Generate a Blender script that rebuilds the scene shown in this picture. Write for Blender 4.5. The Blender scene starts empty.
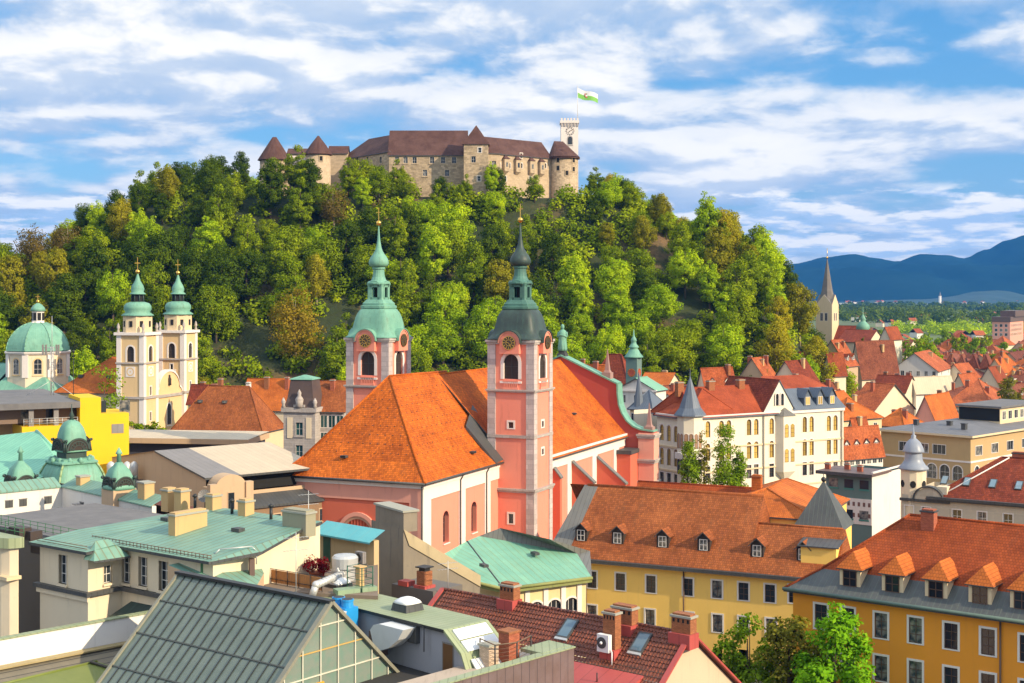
import bpy, math, random
import numpy as np
from mathutils import Vector, Matrix
R = math.radians
random.seed(11)
SC = bpy.context.scene
COL = SC.collection
F, CX, HZ, H = 1400.0, 512.0, 293.0, 46.0      # focal length (px), centre, horizon row, eye height (m)
cam = bpy.data.cameras.new("camera")
cam.sensor_width = 36.0
cam.lens = 36.0 * F / 1024.0
cam.shift_y = -(341.5 - HZ) / 1024.0
cam.clip_start = 0.5
cam.clip_end = 30000.0
camo = bpy.data.objects.new("camera", cam)
camo.location = (0, 0, H)
camo.rotation_euler = (R(90), 0, 0)
COL.objects.link(camo)
SC.camera = camo
SUN_AZ, SUN_EL = 57.0, 27.0                    # degrees: to the right of straight behind the camera, and up
sd = bpy.data.lights.new("sun", 'SUN')
sd.energy = 5.0
sd.angle = R(0.55)
sd.color = (1.0, 0.83, 0.58)
so = bpy.data.objects.new("sun", sd)
tosun = Vector((math.sin(R(SUN_AZ)) * math.cos(R(SUN_EL)), -math.cos(R(SUN_AZ)) * math.cos(R(SUN_EL)), math.sin(R(SUN_EL))))
so.rotation_euler = tosun.to_track_quat('Z', 'Y').to_euler()
so.location = tosun * 300
COL.objects.link(so)
vs = SC.view_settings
vs.view_transform = 'Standard'
vs.look = 'None'
vs.gamma = 1.0
vs.exposure = 0.24
vs.use_curve_mapping = False
SC.cycles.use_denoising = True
SC.cycles.max_bounces = 6
SC.cycles.diffuse_bounces = 3
SC.cycles.glossy_bounces = 2
SC.cycles.transmission_bounces = 3
SC.cycles.transparent_max_bounces = 6
SC.cycles.volume_bounces = 0
def C(r, g, b):
 def f(c):
  c /= 255.0
  return c / 12.92 if c <= 0.04045 else ((c + 0.055) / 1.055) ** 2.4
 return (f(r), f(g), f(b))
class NT:
 """small helper for node trees"""
 def __init__(s, tree):
  s.t = tree
  s.n = tree.nodes
  s.l = tree.links
 def node(s, typ, **kw):
  n = s.n.new(typ)
  for k, v in kw.items():
   setattr(n, k, v)
  return n
 def link(s, a, b):
  s.l.new(a, b)
 def put(s, sock, v):
  if isinstance(v, bpy.types.NodeSocket):
   s.l.new(v, sock)
  elif isinstance(v, (tuple, list)) and len(v) == 3 and sock.type == 'RGBA':
   sock.default_value = (v[0], v[1], v[2], 1)
  else:
   sock.default_value = v
 def math(s, op, a, b=0.0, c=None, clamp=False):
  n = s.node('ShaderNodeMath', operation=op, use_clamp=clamp)
  s.put(n.inputs[0], a); s.put(n.inputs[1], b)
  if c is not None: s.put(n.inputs[2], c)
  return n.outputs[0]
 def noise(s, vec, scale, detail=4.0, rough=0.55, dist=0.0, dim='3D'):
  n = s.node('ShaderNodeTexNoise', noise_dimensions=dim)
  if vec is not None: s.link(vec, n.inputs['Vector'])
  n.inputs['Scale'].default_value = scale
  n.inputs['Detail'].default_value = detail
  n.inputs['Roughness'].default_value = rough
  n.inputs['Distortion'].default_value = dist
  return n.outputs['Fac']
 def mapping(s, vec, scale=(1, 1, 1), loc=(0, 0, 0), rot=(0, 0, 0)):
  n = s.node('ShaderNodeMapping')
  s.link(vec, n.inputs['Vector'])
  n.inputs['Scale'].default_value = scale
  n.inputs['Location'].default_value = loc
  n.inputs['Rotation'].default_value = rot
  return n.outputs[0]
 def ramp(s, fac, stops, interp='LINEAR'):
  n = s.node('ShaderNodeValToRGB')
  n.color_ramp.interpolation = interp
  el = n.color_ramp.elements
  while len(el) < len(stops): el.new(0.5)
  for e, (p, c) in zip(el, stops):
   e.position = p
   e.color = (c, c, c, 1) if not isinstance(c, (tuple, list)) else (c[0], c[1], c[2], 1)
  s.link(fac, n.inputs[0])
  return n.outputs[0]
 def mix(s, fac, a, b, blend='MIX'):
  n = s.node('ShaderNodeMix', data_type='RGBA', blend_type=blend)
  s.put(n.inputs[0], fac); s.put(n.inputs[6], a); s.put(n.inputs[7], b)
  return n.outputs[2]
 def maprange(s, v, a, b, c=0.0, d=1.0, smooth=False):
  n = s.node('ShaderNodeMapRange')
  if smooth: n.interpolation_type = 'SMOOTHSTEP'
  s.put(n.inputs[0], v)
  for i, q in enumerate((a, b, c, d)): n.inputs[1 + i].default_value = q
  return n.outputs[0]
world = bpy.data.worlds.new("World")
SC.world = world
world.use_nodes = True
w = NT(world.node_tree)
w.n.clear()
wo = w.node('ShaderNodeOutputWorld')
bg = w.node('ShaderNodeBackground')
bg.inputs['Strength'].default_value = 0.15
sky = w.node('ShaderNodeTexSky', sky_type='NISHITA', sun_disc=False)
sky.sun_elevation = R(SUN_EL)
sky.sun_rotation = R(180.0 - SUN_AZ)
sky.air_density = 1.0
sky.dust_density = 0.4
sky.ozone_density = 3.0
tc = w.node('ShaderNodeTexCoord')
sp = w.node('ShaderNodeSeparateXYZ')
w.link(tc.outputs['Generated'], sp.inputs[0])
dx, dy, dz = sp.outputs
az = w.math('ARCTAN2', dx, dy)
el = w.math('MAXIMUM', dz, 0.0)
lv = w.math('LOGARITHM', w.math('ADD', el, 0.075), math.e)        # bands crowd together towards the horizon
cb = w.node('ShaderNodeCombineXYZ')
w.link(az, cb.inputs[0]); w.link(lv, cb.inputs[1])
P0 = w.mapping(cb.outputs[0], scale=(3.6, 3.0, 1), loc=(3.1, 1.7, 0))
wn = w.node('ShaderNodeTexNoise'); wn.inputs['Scale'].default_value = 1.6; wn.inputs['Detail'].default_value = 3
w.link(P0, wn.inputs['Vector'])
def cloud(offset):
 """cloud thickness at the point, or a little higher up"""
 src = w.mapping(cb.outputs[0], loc=offset)
 A = w.mapping(src, scale=(3.6, 3.0, 1), loc=(3.1, 1.7, 0))
 v1 = w.node('ShaderNodeVectorMath', operation='MULTIPLY_ADD')
 w.link(wn.outputs['Color'], v1.inputs[0]); v1.inputs[1].default_value = (0.22, 0.22, 0); w.link(A, v1.inputs[2])
 Bv = w.mapping(src, scale=(10.0, 5.4, 1), loc=(1.3, 9.2, 0))
 v2 = w.node('ShaderNodeVectorMath', operation='MULTIPLY_ADD')
 w.link(wn.outputs['Color'], v2.inputs[0]); v2.inputs[1].default_value = (0.55, 0.6, 0); w.link(Bv, v2.inputs[2])
 big = w.noise(v1.outputs[0], 1.0, 3.0, 0.5)
 mid = w.noise(v2.outputs[0], 1.0, 9.0, 0.55)
 return w.math('ADD', w.math('MULTIPLY', big, 0.66), w.math('MULTIPLY', mid, 0.45))
dens = cloud((0, 0, 0))
dens2 = cloud((0.006, 0.042, 0))
band = w.ramp(el, [(0.0, .5), (.030, .68), (.055, .72), (.074, .5), (.083, .36), (.10, .60), (.15, .68), (.22, .66)])
dens = w.math('ADD', dens, w.math('MULTIPLY', w.math('SUBTRACT', band, .5), .28))
dens2 = w.math('ADD', dens2, w.math('MULTIPLY', w.math('SUBTRACT', band, .5), .28))
cover = w.maprange(dens, 0.475, 0.60, 0, 1, True)
lit = w.maprange(w.math('SUBTRACT', dens, dens2), -0.04, 0.045, 0, 1, True)
thick = w.maprange(dens, 0.52, 0.72, 0, 1, True)
lit = w.math('ADD', w.math('MULTIPLY', lit, 0.62), w.math('MULTIPLY', thick, 0.38))
ccol = w.mix(lit, (2.5, 3.5, 5.1), (6.7, 6.65, 6.55))
hs = w.node('ShaderNodeHueSaturation')
hs.inputs['Saturation'].default_value = 1.45
hs.inputs['Value'].default_value = 0.92
w.link(sky.outputs[0], hs.inputs['Color'])
blue = w.mix(0.6, hs.outputs[0], (0.95, 2.5, 5.0))
wcol = w.mix(cover, blue, ccol)
def puff(off):
 return w.noise(w.mapping(cb.outputs[0], scale=(17, 9.5, 1), loc=(off[0] * 17 + 4.2, off[1] * 9.5 + 2.6, 0)), 1.0, 8.0, 0.55)
pm = w.ramp(el, [(0.0, .3), (.02, .62), (.035, .78), (.055, .72), (.068, .35), (.08, 0), (.2, 0)])
p1_ = w.math('ADD', puff((0, 0)), w.math('MULTIPLY', pm, .27)); p2_ = w.math('ADD', puff((.006, .05)), w.math('MULTIPLY', pm, .27))
c2 = w.math('MULTIPLY', w.maprange(p1_, .59, .69, 0, 1, True), w.maprange(pm, .05, .35, 0, 1, True))
l2 = w.maprange(w.math('SUBTRACT', p1_, p2_), -.07, .10, 0, 1, True)
wcol = w.mix(c2, wcol, w.mix(l2, (3.2, 4.3, 5.9), (7.0, 6.9, 6.7)))
hi = w.ramp(el, [(0.0, 1 / 1.45), (.2, 1 / 1.45), (.55, 1.0)])  # sky brightened above the frame, added as fill for shaded fronts
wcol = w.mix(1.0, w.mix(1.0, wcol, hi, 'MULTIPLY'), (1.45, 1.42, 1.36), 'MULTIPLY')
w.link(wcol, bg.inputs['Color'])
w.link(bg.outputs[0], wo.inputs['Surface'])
MATS = {}
def newmat(name):
 m = bpy.data.materials.new(name)
 m.use_nodes = True
 t = NT(m.node_tree)
 b = m.node_tree.nodes['Principled BSDF']
 return m, t, b
def uvc(t):
 return t.node('ShaderNodeTexCoord').outputs['UV']
def objc(t):
 return t.node('ShaderNodeTexCoord').outputs['Object']
def rnd(t):
 return t.node('ShaderNodeObjectInfo').outputs['Random']
def bump(t, b, h, strength=0.3, dist=0.05):
 n = t.node('ShaderNodeBump')
 n.inputs['Strength'].default_value = strength
 n.inputs['Distance'].default_value = dist
 t.link(h, n.inputs['Height'])
 t.link(n.outputs[0], b.inputs['Normal'])
def scale_c(c, k): return (c[0] * k, c[1] * k, c[2] * k)
def m_plain(key, col, rough=0.7, metal=0.0, var=0.1, nscale=1.5):
 if key in MATS: return MATS[key]
 m, t, b = newmat(key)
 n = t.noise(objc(t), nscale, 4, 0.6)
 t.put(b.inputs['Base Color'], t.mix(n, scale_c(col, 1 - var), scale_c(col, 1 + var)))
 b.inputs['Roughness'].default_value = rough
 b.inputs['Metallic'].default_value = metal
 MATS[key] = m
 return m
def m_plaster(key, col, dirt=0.25, dirtcol=(0.12, 0.1, 0.08), var=0.10):
 """painted render: cloudy patches, runs of dirt down the wall"""
 if key in MATS: return MATS[key]
 m, t, b = newmat(key)
 uv = uvc(t)
 n1 = t.noise(objc(t), 0.35, 5, 0.6)
 base = t.mix(n1, scale_c(col, 1 - var), scale_c(col, 1 + var * 0.6))
 runs = t.noise(t.mapping(uv, scale=(1.6, 0.16, 1)), 1.0, 5, 0.65)
 runs = t.maprange(runs, 0.55, 0.8, 0, dirt)
 base = t.mix(runs, base, dirtcol)
 spots = t.maprange(t.noise(uv, 0.8, 8, 0.7), 0.6, 0.85, 0, dirt * 0.8)
 base = t.mix(spots, base, scale_c(dirtcol, 1.4))
 t.put(b.inputs['Base Color'], base)
 b.inputs['Roughness'].default_value = 0.9
 bump(t, b, t.noise(uv, 9, 4, 0.6), 0.12, 0.03)
 MATS[key] = m
 return m
def m_tile(key, col, dark=0.55, tw=0.28, th=0.34, var=0.35, moss=0.25, mosscol=(0.10, 0.075, 0.045), rel=0.5, objvar=0.0):
 """clay roof: courses of tiles with their own tone, weathered in patches"""
 if key in MATS: return MATS[key]
 m, t, b = newmat(key)
 uv = uvc(t)
 br = t.node('ShaderNodeTexBrick')
 t.link(uv, br.inputs['Vector'])
 br.inputs['Scale'].default_value = 1.0
 br.inputs['Brick Width'].default_value = tw
 br.inputs['Row Height'].default_value = th
 br.inputs['Mortar Size'].default_value = 0.022
 br.inputs['Mortar Smooth'].default_value = 0.4
 br.inputs['Bias'].default_value = -0.1
 br.inputs['Color1'].default_value = (*scale_c(col, 1 - var), 1)
 br.inputs['Color2'].default_value = (*scale_c(col, 1 + var * 0.7), 1)
 br.inputs['Mortar'].default_value = (*scale_c(col, 1 - dark), 1)
 c = br.outputs['Color']
 p1 = t.noise(uv, 0.22, 6, 0.62)
 c = t.mix(t.maprange(p1, 0.35, 0.7, 0, 1), t.mix(1.0, c, (0.66, 0.60, 0.58), 'MULTIPLY'), t.mix(1.0, c, (1.12, 1.12, 1.08), 'MULTIPLY'))
 p3 = t.noise(uv, 0.07, 3, 0.5)
 c = t.mix(t.maprange(p3, 0.4, 0.65, 0, 0.5), c, t.mix(1.0, c, (0.82, 0.72, 0.66), 'MULTIPLY'))
 st = t.noise(t.mapping(uv, scale=(1.3, 0.22, 1)), 1.0, 6, 0.7)
 c = t.mix(t.maprange(st, 0.56, 0.82, 0, moss), c, mosscol)
 sp = t.noise(uv, 1.7, 5, 0.75)
 c = t.mix(t.maprange(sp, 0.62, 0.8, 0, moss * 1.3), c, scale_c(mosscol, 0.8))
 if objvar:
  c = t.mix(1.0, c, t.ramp(rnd(t), [(0.0, (1 - objvar, 1 - objvar * 1.25, 1 - objvar * 1.2)), (0.5, (1, 1, 1)), (1.0, (1 + objvar * 0.4, 1 + objvar * 0.7, 1 + objvar))]), 'MULTIPLY')
 t.put(b.inputs['Base Color'], c)
 b.inputs['Roughness'].default_value = 0.85
 b.inputs['Specular IOR Level'].default_value = 0.25
 wv = t.node('ShaderNodeSeparateXYZ'); t.link(uv, wv.inputs[0])
 row = t.math('FRACT', t.math('DIVIDE', wv.outputs[1], th))
 hgt = t.math('ADD', t.math('MULTIPLY', t.math('SUBTRACT', 1.0, row), 0.6), t.math('MULTIPLY', br.outputs['Fac'], -0.5))
 bump(t, b, hgt, rel, 0.06)
 MATS[key] = m
 return m
def m_pantile(key, col):
 """big interlocking tiles seen near: rounded rolls and deep course shadows"""
 if key in MATS: return MATS[key]
 m, t, b = newmat(key)
 uv = uvc(t)
 sp = t.node('ShaderNodeSeparateXYZ'); t.link(uv, sp.inputs[0])
 u = t.math('FRACT', t.math('DIVIDE', sp.outputs[0], 0.30))
 v = t.math('FRACT', t.math('DIVIDE', sp.outputs[1], 0.42))
 roll = t.math('SINE', t.math('MULTIPLY', u, math.pi))
 cell = t.node('ShaderNodeTexWhiteNoise', noise_dimensions='2D')
 cc = t.node('ShaderNodeCombineXYZ')
 t.link(t.math('FLOOR', t.math('DIVIDE', sp.outputs[0], 0.30)), cc.inputs[0])
 t.link(t.math('FLOOR', t.math('DIVIDE', sp.outputs[1], 0.42)), cc.inputs[1])
 t.link(cc.outputs[0], cell.inputs['Vector'])
 c = t.mix(cell.outputs['Value'], scale_c(col, 0.7), scale_c(col, 1.35))
 n = t.noise(uv, 0.3, 6, 0.65)
 c = t.mix(t.maprange(n, 0.42, 0.72, 0, 0.8), c, (0.055, 0.03, 0.022))
 t.put(b.inputs['Base Color'], c)
 b.inputs['Roughness'].default_value = 0.6
 h = t.math('ADD', t.math('MULTIPLY', roll, 0.7), t.math('MULTIPLY', t.math('SUBTRACT', 1.0, v), 1.0))
 bump(t, b, h, 0.9, 0.11)
 MATS[key] = m
 return m
def m_copper(key, col, col2, streak=(0.05, 0.05, 0.045), seam=0.0, rough=0.6, stain=0.5, seamdir=0, seamw=0.06, dk=0.55):
 """patinated sheet metal: blotches, runs, standing seams along the fall"""
 if key in MATS: return MATS[key]
 m, t, b = newmat(key)
 uv = uvc(t)
 n = t.noise(objc(t), 0.45, 7, 0.65)
 c = t.mix(t.maprange(n, 0.3, 0.72, 0, 1), col, col2)
 r = t.noise(t.mapping(uv, scale=(2.2, 0.2, 1)), 1.0, 6, 0.7)
 c = t.mix(t.maprange(r, 0.52, 0.8, 0, stain), c, streak)
 n2 = t.noise(uv, 1.6, 6, 0.7)
 c = t.mix(t.maprange(n2, 0.58, 0.8, 0, stain * 0.7), c, scale_c(col2, 1.5))
 if seam:
  sp = t.node('ShaderNodeSeparateXYZ'); t.link(uv, sp.inputs[0])
  fr = t.math('FRACT', t.math('DIVIDE', sp.outputs[seamdir], seam))
  ln = t.math('LESS_THAN', fr, seamw / seam)
  sheet = t.node('ShaderNodeTexWhiteNoise', noise_dimensions='1D')
  t.link(t.math('FLOOR', t.math('DIVIDE', sp.outputs[seamdir], seam)), sheet.inputs['W'])
  c = t.mix(t.math('MULTIPLY', sheet.outputs['Value'], 0.25), c, scale_c(col2, 0.75))
  c = t.mix(t.math('MULTIPLY', ln, dk), c, scale_c(streak, 0.8))
  bump(t, b, ln, 0.6, 0.05)
 t.put(b.inputs['Base Color'], c)
 b.inputs['Roughness'].default_value = rough
 b.inputs['Specular IOR Level'].default_value = 0.35
 MATS[key] = m
 return m
def m_stone(key, col, bw=0.9, bh=0.42, var=0.25, mort=0.35, stain=0.35, big=0.15):
 if key in MATS: return MATS[key]
 m, t, b = newmat(key)
 uv = uvc(t)
 br = t.node('ShaderNodeTexBrick')
 t.link(uv, br.inputs['Vector'])
 br.inputs['Scale'].default_value = 1.0
 br.inputs['Brick Width'].default_value = bw
 br.inputs['Row Height'].default_value = bh
 br.inputs['Mortar Size'].default_value = 0.02
 br.inputs['Color1'].default_value = (*scale_c(col, 1 - var), 1)
 br.inputs['Color2'].default_value = (*scale_c(col, 1 + var), 1)
 br.inputs['Mortar'].default_value = (*scale_c(col, 1 - mort), 1)
 c = br.outputs['Color']
 n = t.noise(uv, big, 8, 0.7)
 c = t.mix(t.maprange(n, 0.4, 0.75, 0, stain), c, scale_c(col, 0.42))
 n2 = t.noise(uv, 1.1, 6, 0.7)
 c = t.mix(t.maprange(n2, 0.5, 0.8, 0, stain), c, scale_c(col, 1.6))
 t.put(b.inputs['Base Color'], c)
 b.inputs['Roughness'].default_value = 0.92
 bump(t, b, t.noise(uv, 3.0, 6, 0.7), 0.4, 0.08)
 MATS[key] = m
 return m
def m_glass(key, col=(0.018, 0.024, 0.03), light=(0.26, 0.24, 0.20), part=0.38, rough=0.08):
 """window glass: dark, mirrors the sky; some rooms have pale curtains"""
 if key in MATS: return MATS[key]
 m, t, b = newmat(key)
 r = rnd(t)
 k = t.math('GREATER_THAN', r, 1 - part)
 k2 = t.math('MULTIPLY', k, t.maprange(t.noise(objc(t), 1.3, 2, 0.5), 0.35, 0.6))
 t.put(b.inputs['Base Color'], t.mix(k2, t.mix(r, scale_c(col, 0.7), scale_c(col, 2.0)), light))
 b.inputs['Roughness'].default_value = rough
 b.inputs['Specular IOR Level'].default_value = 0.6
 bump(t, b, t.noise(objc(t), 0.9, 2, 0.5), 0.06, 0.1)
 MATS[key] = m
 return m
def m_leaf(key, c1, c2, c3, objvar=0.2, trans=0.28):
 """foliage: tone varies leaf by leaf, clump by clump and tree by tree"""
 if key in MATS: return MATS[key]
 m, t, b = newmat(key)
 m.node_tree.nodes.remove(b)
 at = t.node('ShaderNodeAttribute'); at.attribute_name = 'tone'
 n = t.noise(objc(t), 0.35, 3, 0.6)
 k = t.math('ADD', t.math('MULTIPLY', at.outputs['Fac'], 0.6), t.math('MULTIPLY', t.maprange(n, 0.3, 0.7), 0.4))
 c = t.ramp(k, [(0.0, c1), (0.5, c2), (1.0, c3)])
 rr = rnd(t)
 c = t.mix(1.0, c, t.ramp(rr, [(0, (1 - objvar, 1 - objvar * 0.85, 1 - objvar * 0.5)), (0.5, (1, 1, 1)), (1, (1 + objvar, 1 + objvar * 0.6, 1 - objvar * 0.2))]), 'MULTIPLY')
 d = t.node('ShaderNodeBsdfDiffuse'); t.put(d.inputs['Color'], c)
 tr = t.node('ShaderNodeBsdfTranslucent'); t.put(tr.inputs['Color'], t.mix(1.0, c, (1.25, 1.25, 0.55), 'MULTIPLY'))
 mx = t.node('ShaderNodeMixShader'); mx.inputs[0].default_value = trans
 t.link(d.outputs[0], mx.inputs[1]); t.link(tr.outputs[0], mx.inputs[2])
 out = [q for q in t.n if q.type == 'OUTPUT_MATERIAL'][0]
 t.link(mx.outputs[0], out.inputs['Surface'])
 MATS[key] = m
 return m
class MB:
 def __init__(s):
  s.v = []; s.f = []; s.m = []; s.sm = []
 def add(s, pts):
  i = len(s.v); s.v.extend([tuple(p) for p in pts]); return i
 def poly(s, pts, m=0, sm=False):
  i = s.add(pts); s.f.append(tuple(range(i, i + len(pts)))); s.m.append(m); s.sm.append(sm)
 def quad(s, a, b, c, d, m=0, sm=False): s.poly((a, b, c, d), m, sm)
 def box(s, x0, x1, y0, y1, z0, z1, m=0, bottom=True, top=True):
  p = [(x0, y0, z0), (x1, y0, z0), (x1, y1, z0), (x0, y1, z0), (x0, y0, z1), (x1, y0, z1), (x1, y1, z1), (x0, y1, z1)]
  fs = [(0, 1, 5, 4), (1, 2, 6, 5), (2, 3, 7, 6), (3, 0, 4, 7)]
  if top: fs.append((4, 5, 6, 7))
  if bottom: fs.append((3, 2, 1, 0))
  for f in fs: s.poly([p[k] for k in f], m)
 def obox(s, c, u, v, w, m=0):
  """oriented box: centre and three half-axis vectors"""
  c, u, v, w = Vector(c), Vector(u), Vector(v), Vector(w)
  q = [c + a * u + b * v + d * w for d in (-1, 1) for a, b in ((-1, -1), (1, -1), (1, 1), (-1, 1))]
  for f in ((0, 1, 5, 4), (1, 2, 6, 5), (2, 3, 7, 6), (3, 0, 4, 7), (4, 5, 6, 7), (3, 2, 1, 0)):
   s.poly([q[k] for k in f], m)
 def prism(s, pts, z0, z1, m=0, mtop=None):
  """vertical prism over a plan polygon (counter-clockwise)"""
  n = len(pts)
  for i in range(n):
   a, b = pts[i], pts[(i + 1) % n]
   s.quad((a[0], a[1], z0), (b[0], b[1], z0), (b[0], b[1], z1), (a[0], a[1], z1), m)
  s.poly([(p[0], p[1], z1) for p in pts], m if mtop is None else mtop)
  s.poly([(p[0], p[1], z0) for p in reversed(pts)], m)
 def sweep(s, outline, o, u, w, d, m=0, caps=True, sm=False, mside=None):
  """outline (a,b) in the plane o + a*u + b*w, extruded by the vector d"""
  o, u, w, d = Vector(o), Vector(u), Vector(w), Vector(d)
  A = [o + u * a + w * b for a, b in outline]; B = [p + d for p in A]
  n = len(A)
  ms = m if mside is None else mside
  for i in range(n):
   j = (i + 1) % n
   s.quad(A[i], A[j], B[j], B[i], ms, sm)
  if caps:
   s.poly(A, m); s.poly(list(reversed(B)), m)
 def lathe(s, prof, c=(0, 0), n=16, m=0, sm=True, rot=0.0, cap=True, sq=None, yaw=0.0):
  """profile (r,z) turned round a vertical axis; sq = plan exponent for squarish plans"""
  rings = []
  for r, z in prof:
   ring = []
   for i in range(n):
    a = rot + 2 * math.pi * i / n
    ca, sa = math.cos(a), math.sin(a)
    k = 1.0 if sq is None else 1.0 / ((abs(ca) ** sq + abs(sa) ** sq) ** (1.0 / sq))
    x, y = r * k * ca, r * k * sa
    cy, sy = math.cos(yaw), math.sin(yaw)
    ring.append((c[0] + x * cy - y * sy, c[1] + x * sy + y * cy, z))
   rings.append(s.add(ring))
  for a, b in zip(rings[:-1], rings[1:]):
   for i in range(n):
    j = (i + 1) % n
    s.f.append((a + i, a + j, b + j, b + i)); s.m.append(m); s.sm.append(sm)
  if cap:
   s.f.append(tuple(rings[-1] + i for i in range(n))); s.m.append(m); s.sm.append(False)
   s.f.append(tuple(rings[0] + i for i in reversed(range(n)))); s.m.append(m); s.sm.append(False)
 def tube(s, p0, p1, r0, r1=None, n=8, m=0, sm=True):
  if r1 is None: r1 = r0
  p0, p1 = Vector(p0), Vector(p1)
  d = (p1 - p0).normalized()
  a = d.orthogonal().normalized(); b = d.cross(a)
  i0 = s.add([p0 + (a * math.cos(2 * math.pi * k / n) + b * math.sin(2 * math.pi * k / n)) * r0 for k in range(n)])
  i1 = s.add([p1 + (a * math.cos(2 * math.pi * k / n) + b * math.sin(2 * math.pi * k / n)) * r1 for k in range(n)])
  for k in range(n):
   j = (k + 1) % n
   s.f.append((i0 + k, i0 + j, i1 + j, i1 + k)); s.m.append(m); s.sm.append(sm)
  s.f.append(tuple(i1 + k for k in range(n))); s.m.append(m); s.sm.append(False)
  s.f.append(tuple(i0 + k for k in reversed(range(n)))); s.m.append(m); s.sm.append(False)
 def path(s, pts, r, n=6, m=0):
  for a, b in zip(pts[:-1], pts[1:]): s.tube(a, b, r, r, n, m)
 def ball(s, c, r, m=0, n=10, k=6, sz=1.0):
  s.lathe([(max(r * math.sin(math.pi * i / k), 1e-3), c[2] - r * sz * math.cos(math.pi * i / k)) for i in range(k + 1)], (c[0], c[1]), n, m)
 def wall(s, p0, p1, z0, z1, holes=(), depth=0.22, m=0, mr=None):
  """vertical wall from p0 to p1 (outside on the right hand), rectangular openings (u0,u1,za,zb) with reveals"""
  mr = m if mr is None else mr
  dx, dy = p1[0] - p0[0], p1[1] - p0[1]
  L = math.hypot(dx, dy); ux, uy = dx / L, dy / L
  nx, ny = uy, -ux
  hs = [(max(a, 0.01), min(b, L - 0.01), max(c, z0 + 0.01), min(d, z1 - 0.01)) for a, b, c, d in holes]
  hs = [h for h in hs if h[1] > h[0] and h[3] > h[2]]
  us = sorted(set([0.0, L] + [round(q, 4) for h in hs for q in h[:2]]))
  zs = sorted(set([z0, z1] + [round(q, 4) for h in hs for q in h[2:]]))
  def pt(u, z, d=0.0): return (p0[0] + ux * u - nx * d, p0[1] + uy * u - ny * d, z)
  for za, zb in zip(zs[:-1], zs[1:]):
   run = None
   for ua, ub in zip(us[:-1], us[1:]):
    cu, cz = (ua + ub) / 2, (za + zb) / 2
    hole = any(h[0] < cu < h[1] and h[2] < cz < h[3] for h in hs)
    if hole:
     if run is not None: s.quad(pt(run, za), pt(ua, za), pt(ua, zb), pt(run, zb), m); run = None
    elif run is None: run = ua
   if run is not None: s.quad(pt(run, za), pt(L, za), pt(L, zb), pt(run, zb), m)
  for a, b, c, d in hs:
   s.quad(pt(a, c), pt(a, c, depth), pt(a, d, depth), pt(a, d), mr)
   s.quad(pt(b, c, depth), pt(b, c), pt(b, d), pt(b, d, depth), mr)
   s.quad(pt(a, d), pt(a, d, depth), pt(b, d, depth), pt(b, d), mr)
   s.quad(pt(a, c, depth), pt(a, c), pt(b, c), pt(b, c, depth), mr)
 def mesh(s, name, mats):
  me = bpy.data.meshes.new(name)
  me.from_pydata(s.v, [], s.f)
  for m in mats: me.materials.append(m)
  me.polygons.foreach_set('material_index', s.m)
  me.polygons.foreach_set('use_smooth', s.sm)
  nl = len(me.loops)
  co = np.empty(len(me.vertices) * 3); me.vertices.foreach_get('co', co); co = co.reshape(-1, 3)
  vi = np.empty(nl, dtype=np.int32); me.loops.foreach_get('vertex_index', vi)
  npoly = len(me.polygons)
  nor = np.empty(npoly * 3); me.polygons.foreach_get('normal', nor); nor = nor.reshape(-1, 3)
  lt = np.empty(npoly, dtype=np.int32); me.polygons.foreach_get('loop_total', lt)
  fl = np.repeat(np.arange(npoly), lt)
  n = nor[fl]; c = co[vi]
  hx = np.stack([-n[:, 1], n[:, 0], np.zeros(nl)], 1)
  ln = np.linalg.norm(hx, axis=1)
  flat = ln < 0.02
  hx[flat] = (1, 0, 0); ln[flat] = 1
  hx /= ln[:, None]
  up = np.cross(n, hx)
  uv = np.stack([(c * hx).sum(1), (c * up).sum(1)], 1)
  uv[flat] = c[flat][:, :2]
  lay = me.uv_layers.new(name='UVMap')
  lay.data.foreach_set('uv', uv.astype(np.float32).ravel())
  me.update()
  return me
 def build(s, name, mats, parent=None, loc=None, rz=0.0):
  if not isinstance(mats, (list, tuple)): mats = [mats]
  return link(name, s.mesh(name, mats), parent, loc, rz)
def link(name, me, parent=None, loc=None, rz=0.0, scale=None):
 o = bpy.data.objects.new(name, me)
 COL.objects.link(o)
 if parent is not None: o.parent = parent
 if loc is not None: o.location = loc
 if rz: o.rotation_euler = (0, 0, rz)
 if scale is not None: o.scale = scale if isinstance(scale, (tuple, list)) else (scale,) * 3
 return o
def tag(o, label, cat, group=None, kind=None):
 o['label'] = label; o['category'] = cat
 if group: o['group'] = group
 if kind: o['kind'] = kind
 return o
def struct(o):
 o['kind'] = 'structure'; return o
def empty(name, loc, rz=0.0):
 o = bpy.data.objects.new(name, None)
 o.empty_display_size = 0.5
 COL.objects.link(o); o.location = loc; o.rotation_euler = (0, 0, rz)
 return o
def P(px, py, Y): return Vector(((px - CX) * Y / F, Y, H - (py - HZ) * Y / F))
def G(px, py, z):
 Y = (H - z) * F / (py - HZ); return Vector(((px - CX) * Y / F, Y, z))
def PX(p): return (CX + F * p[0] / p[1], HZ - F * (p[2] - H) / p[1])
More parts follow.
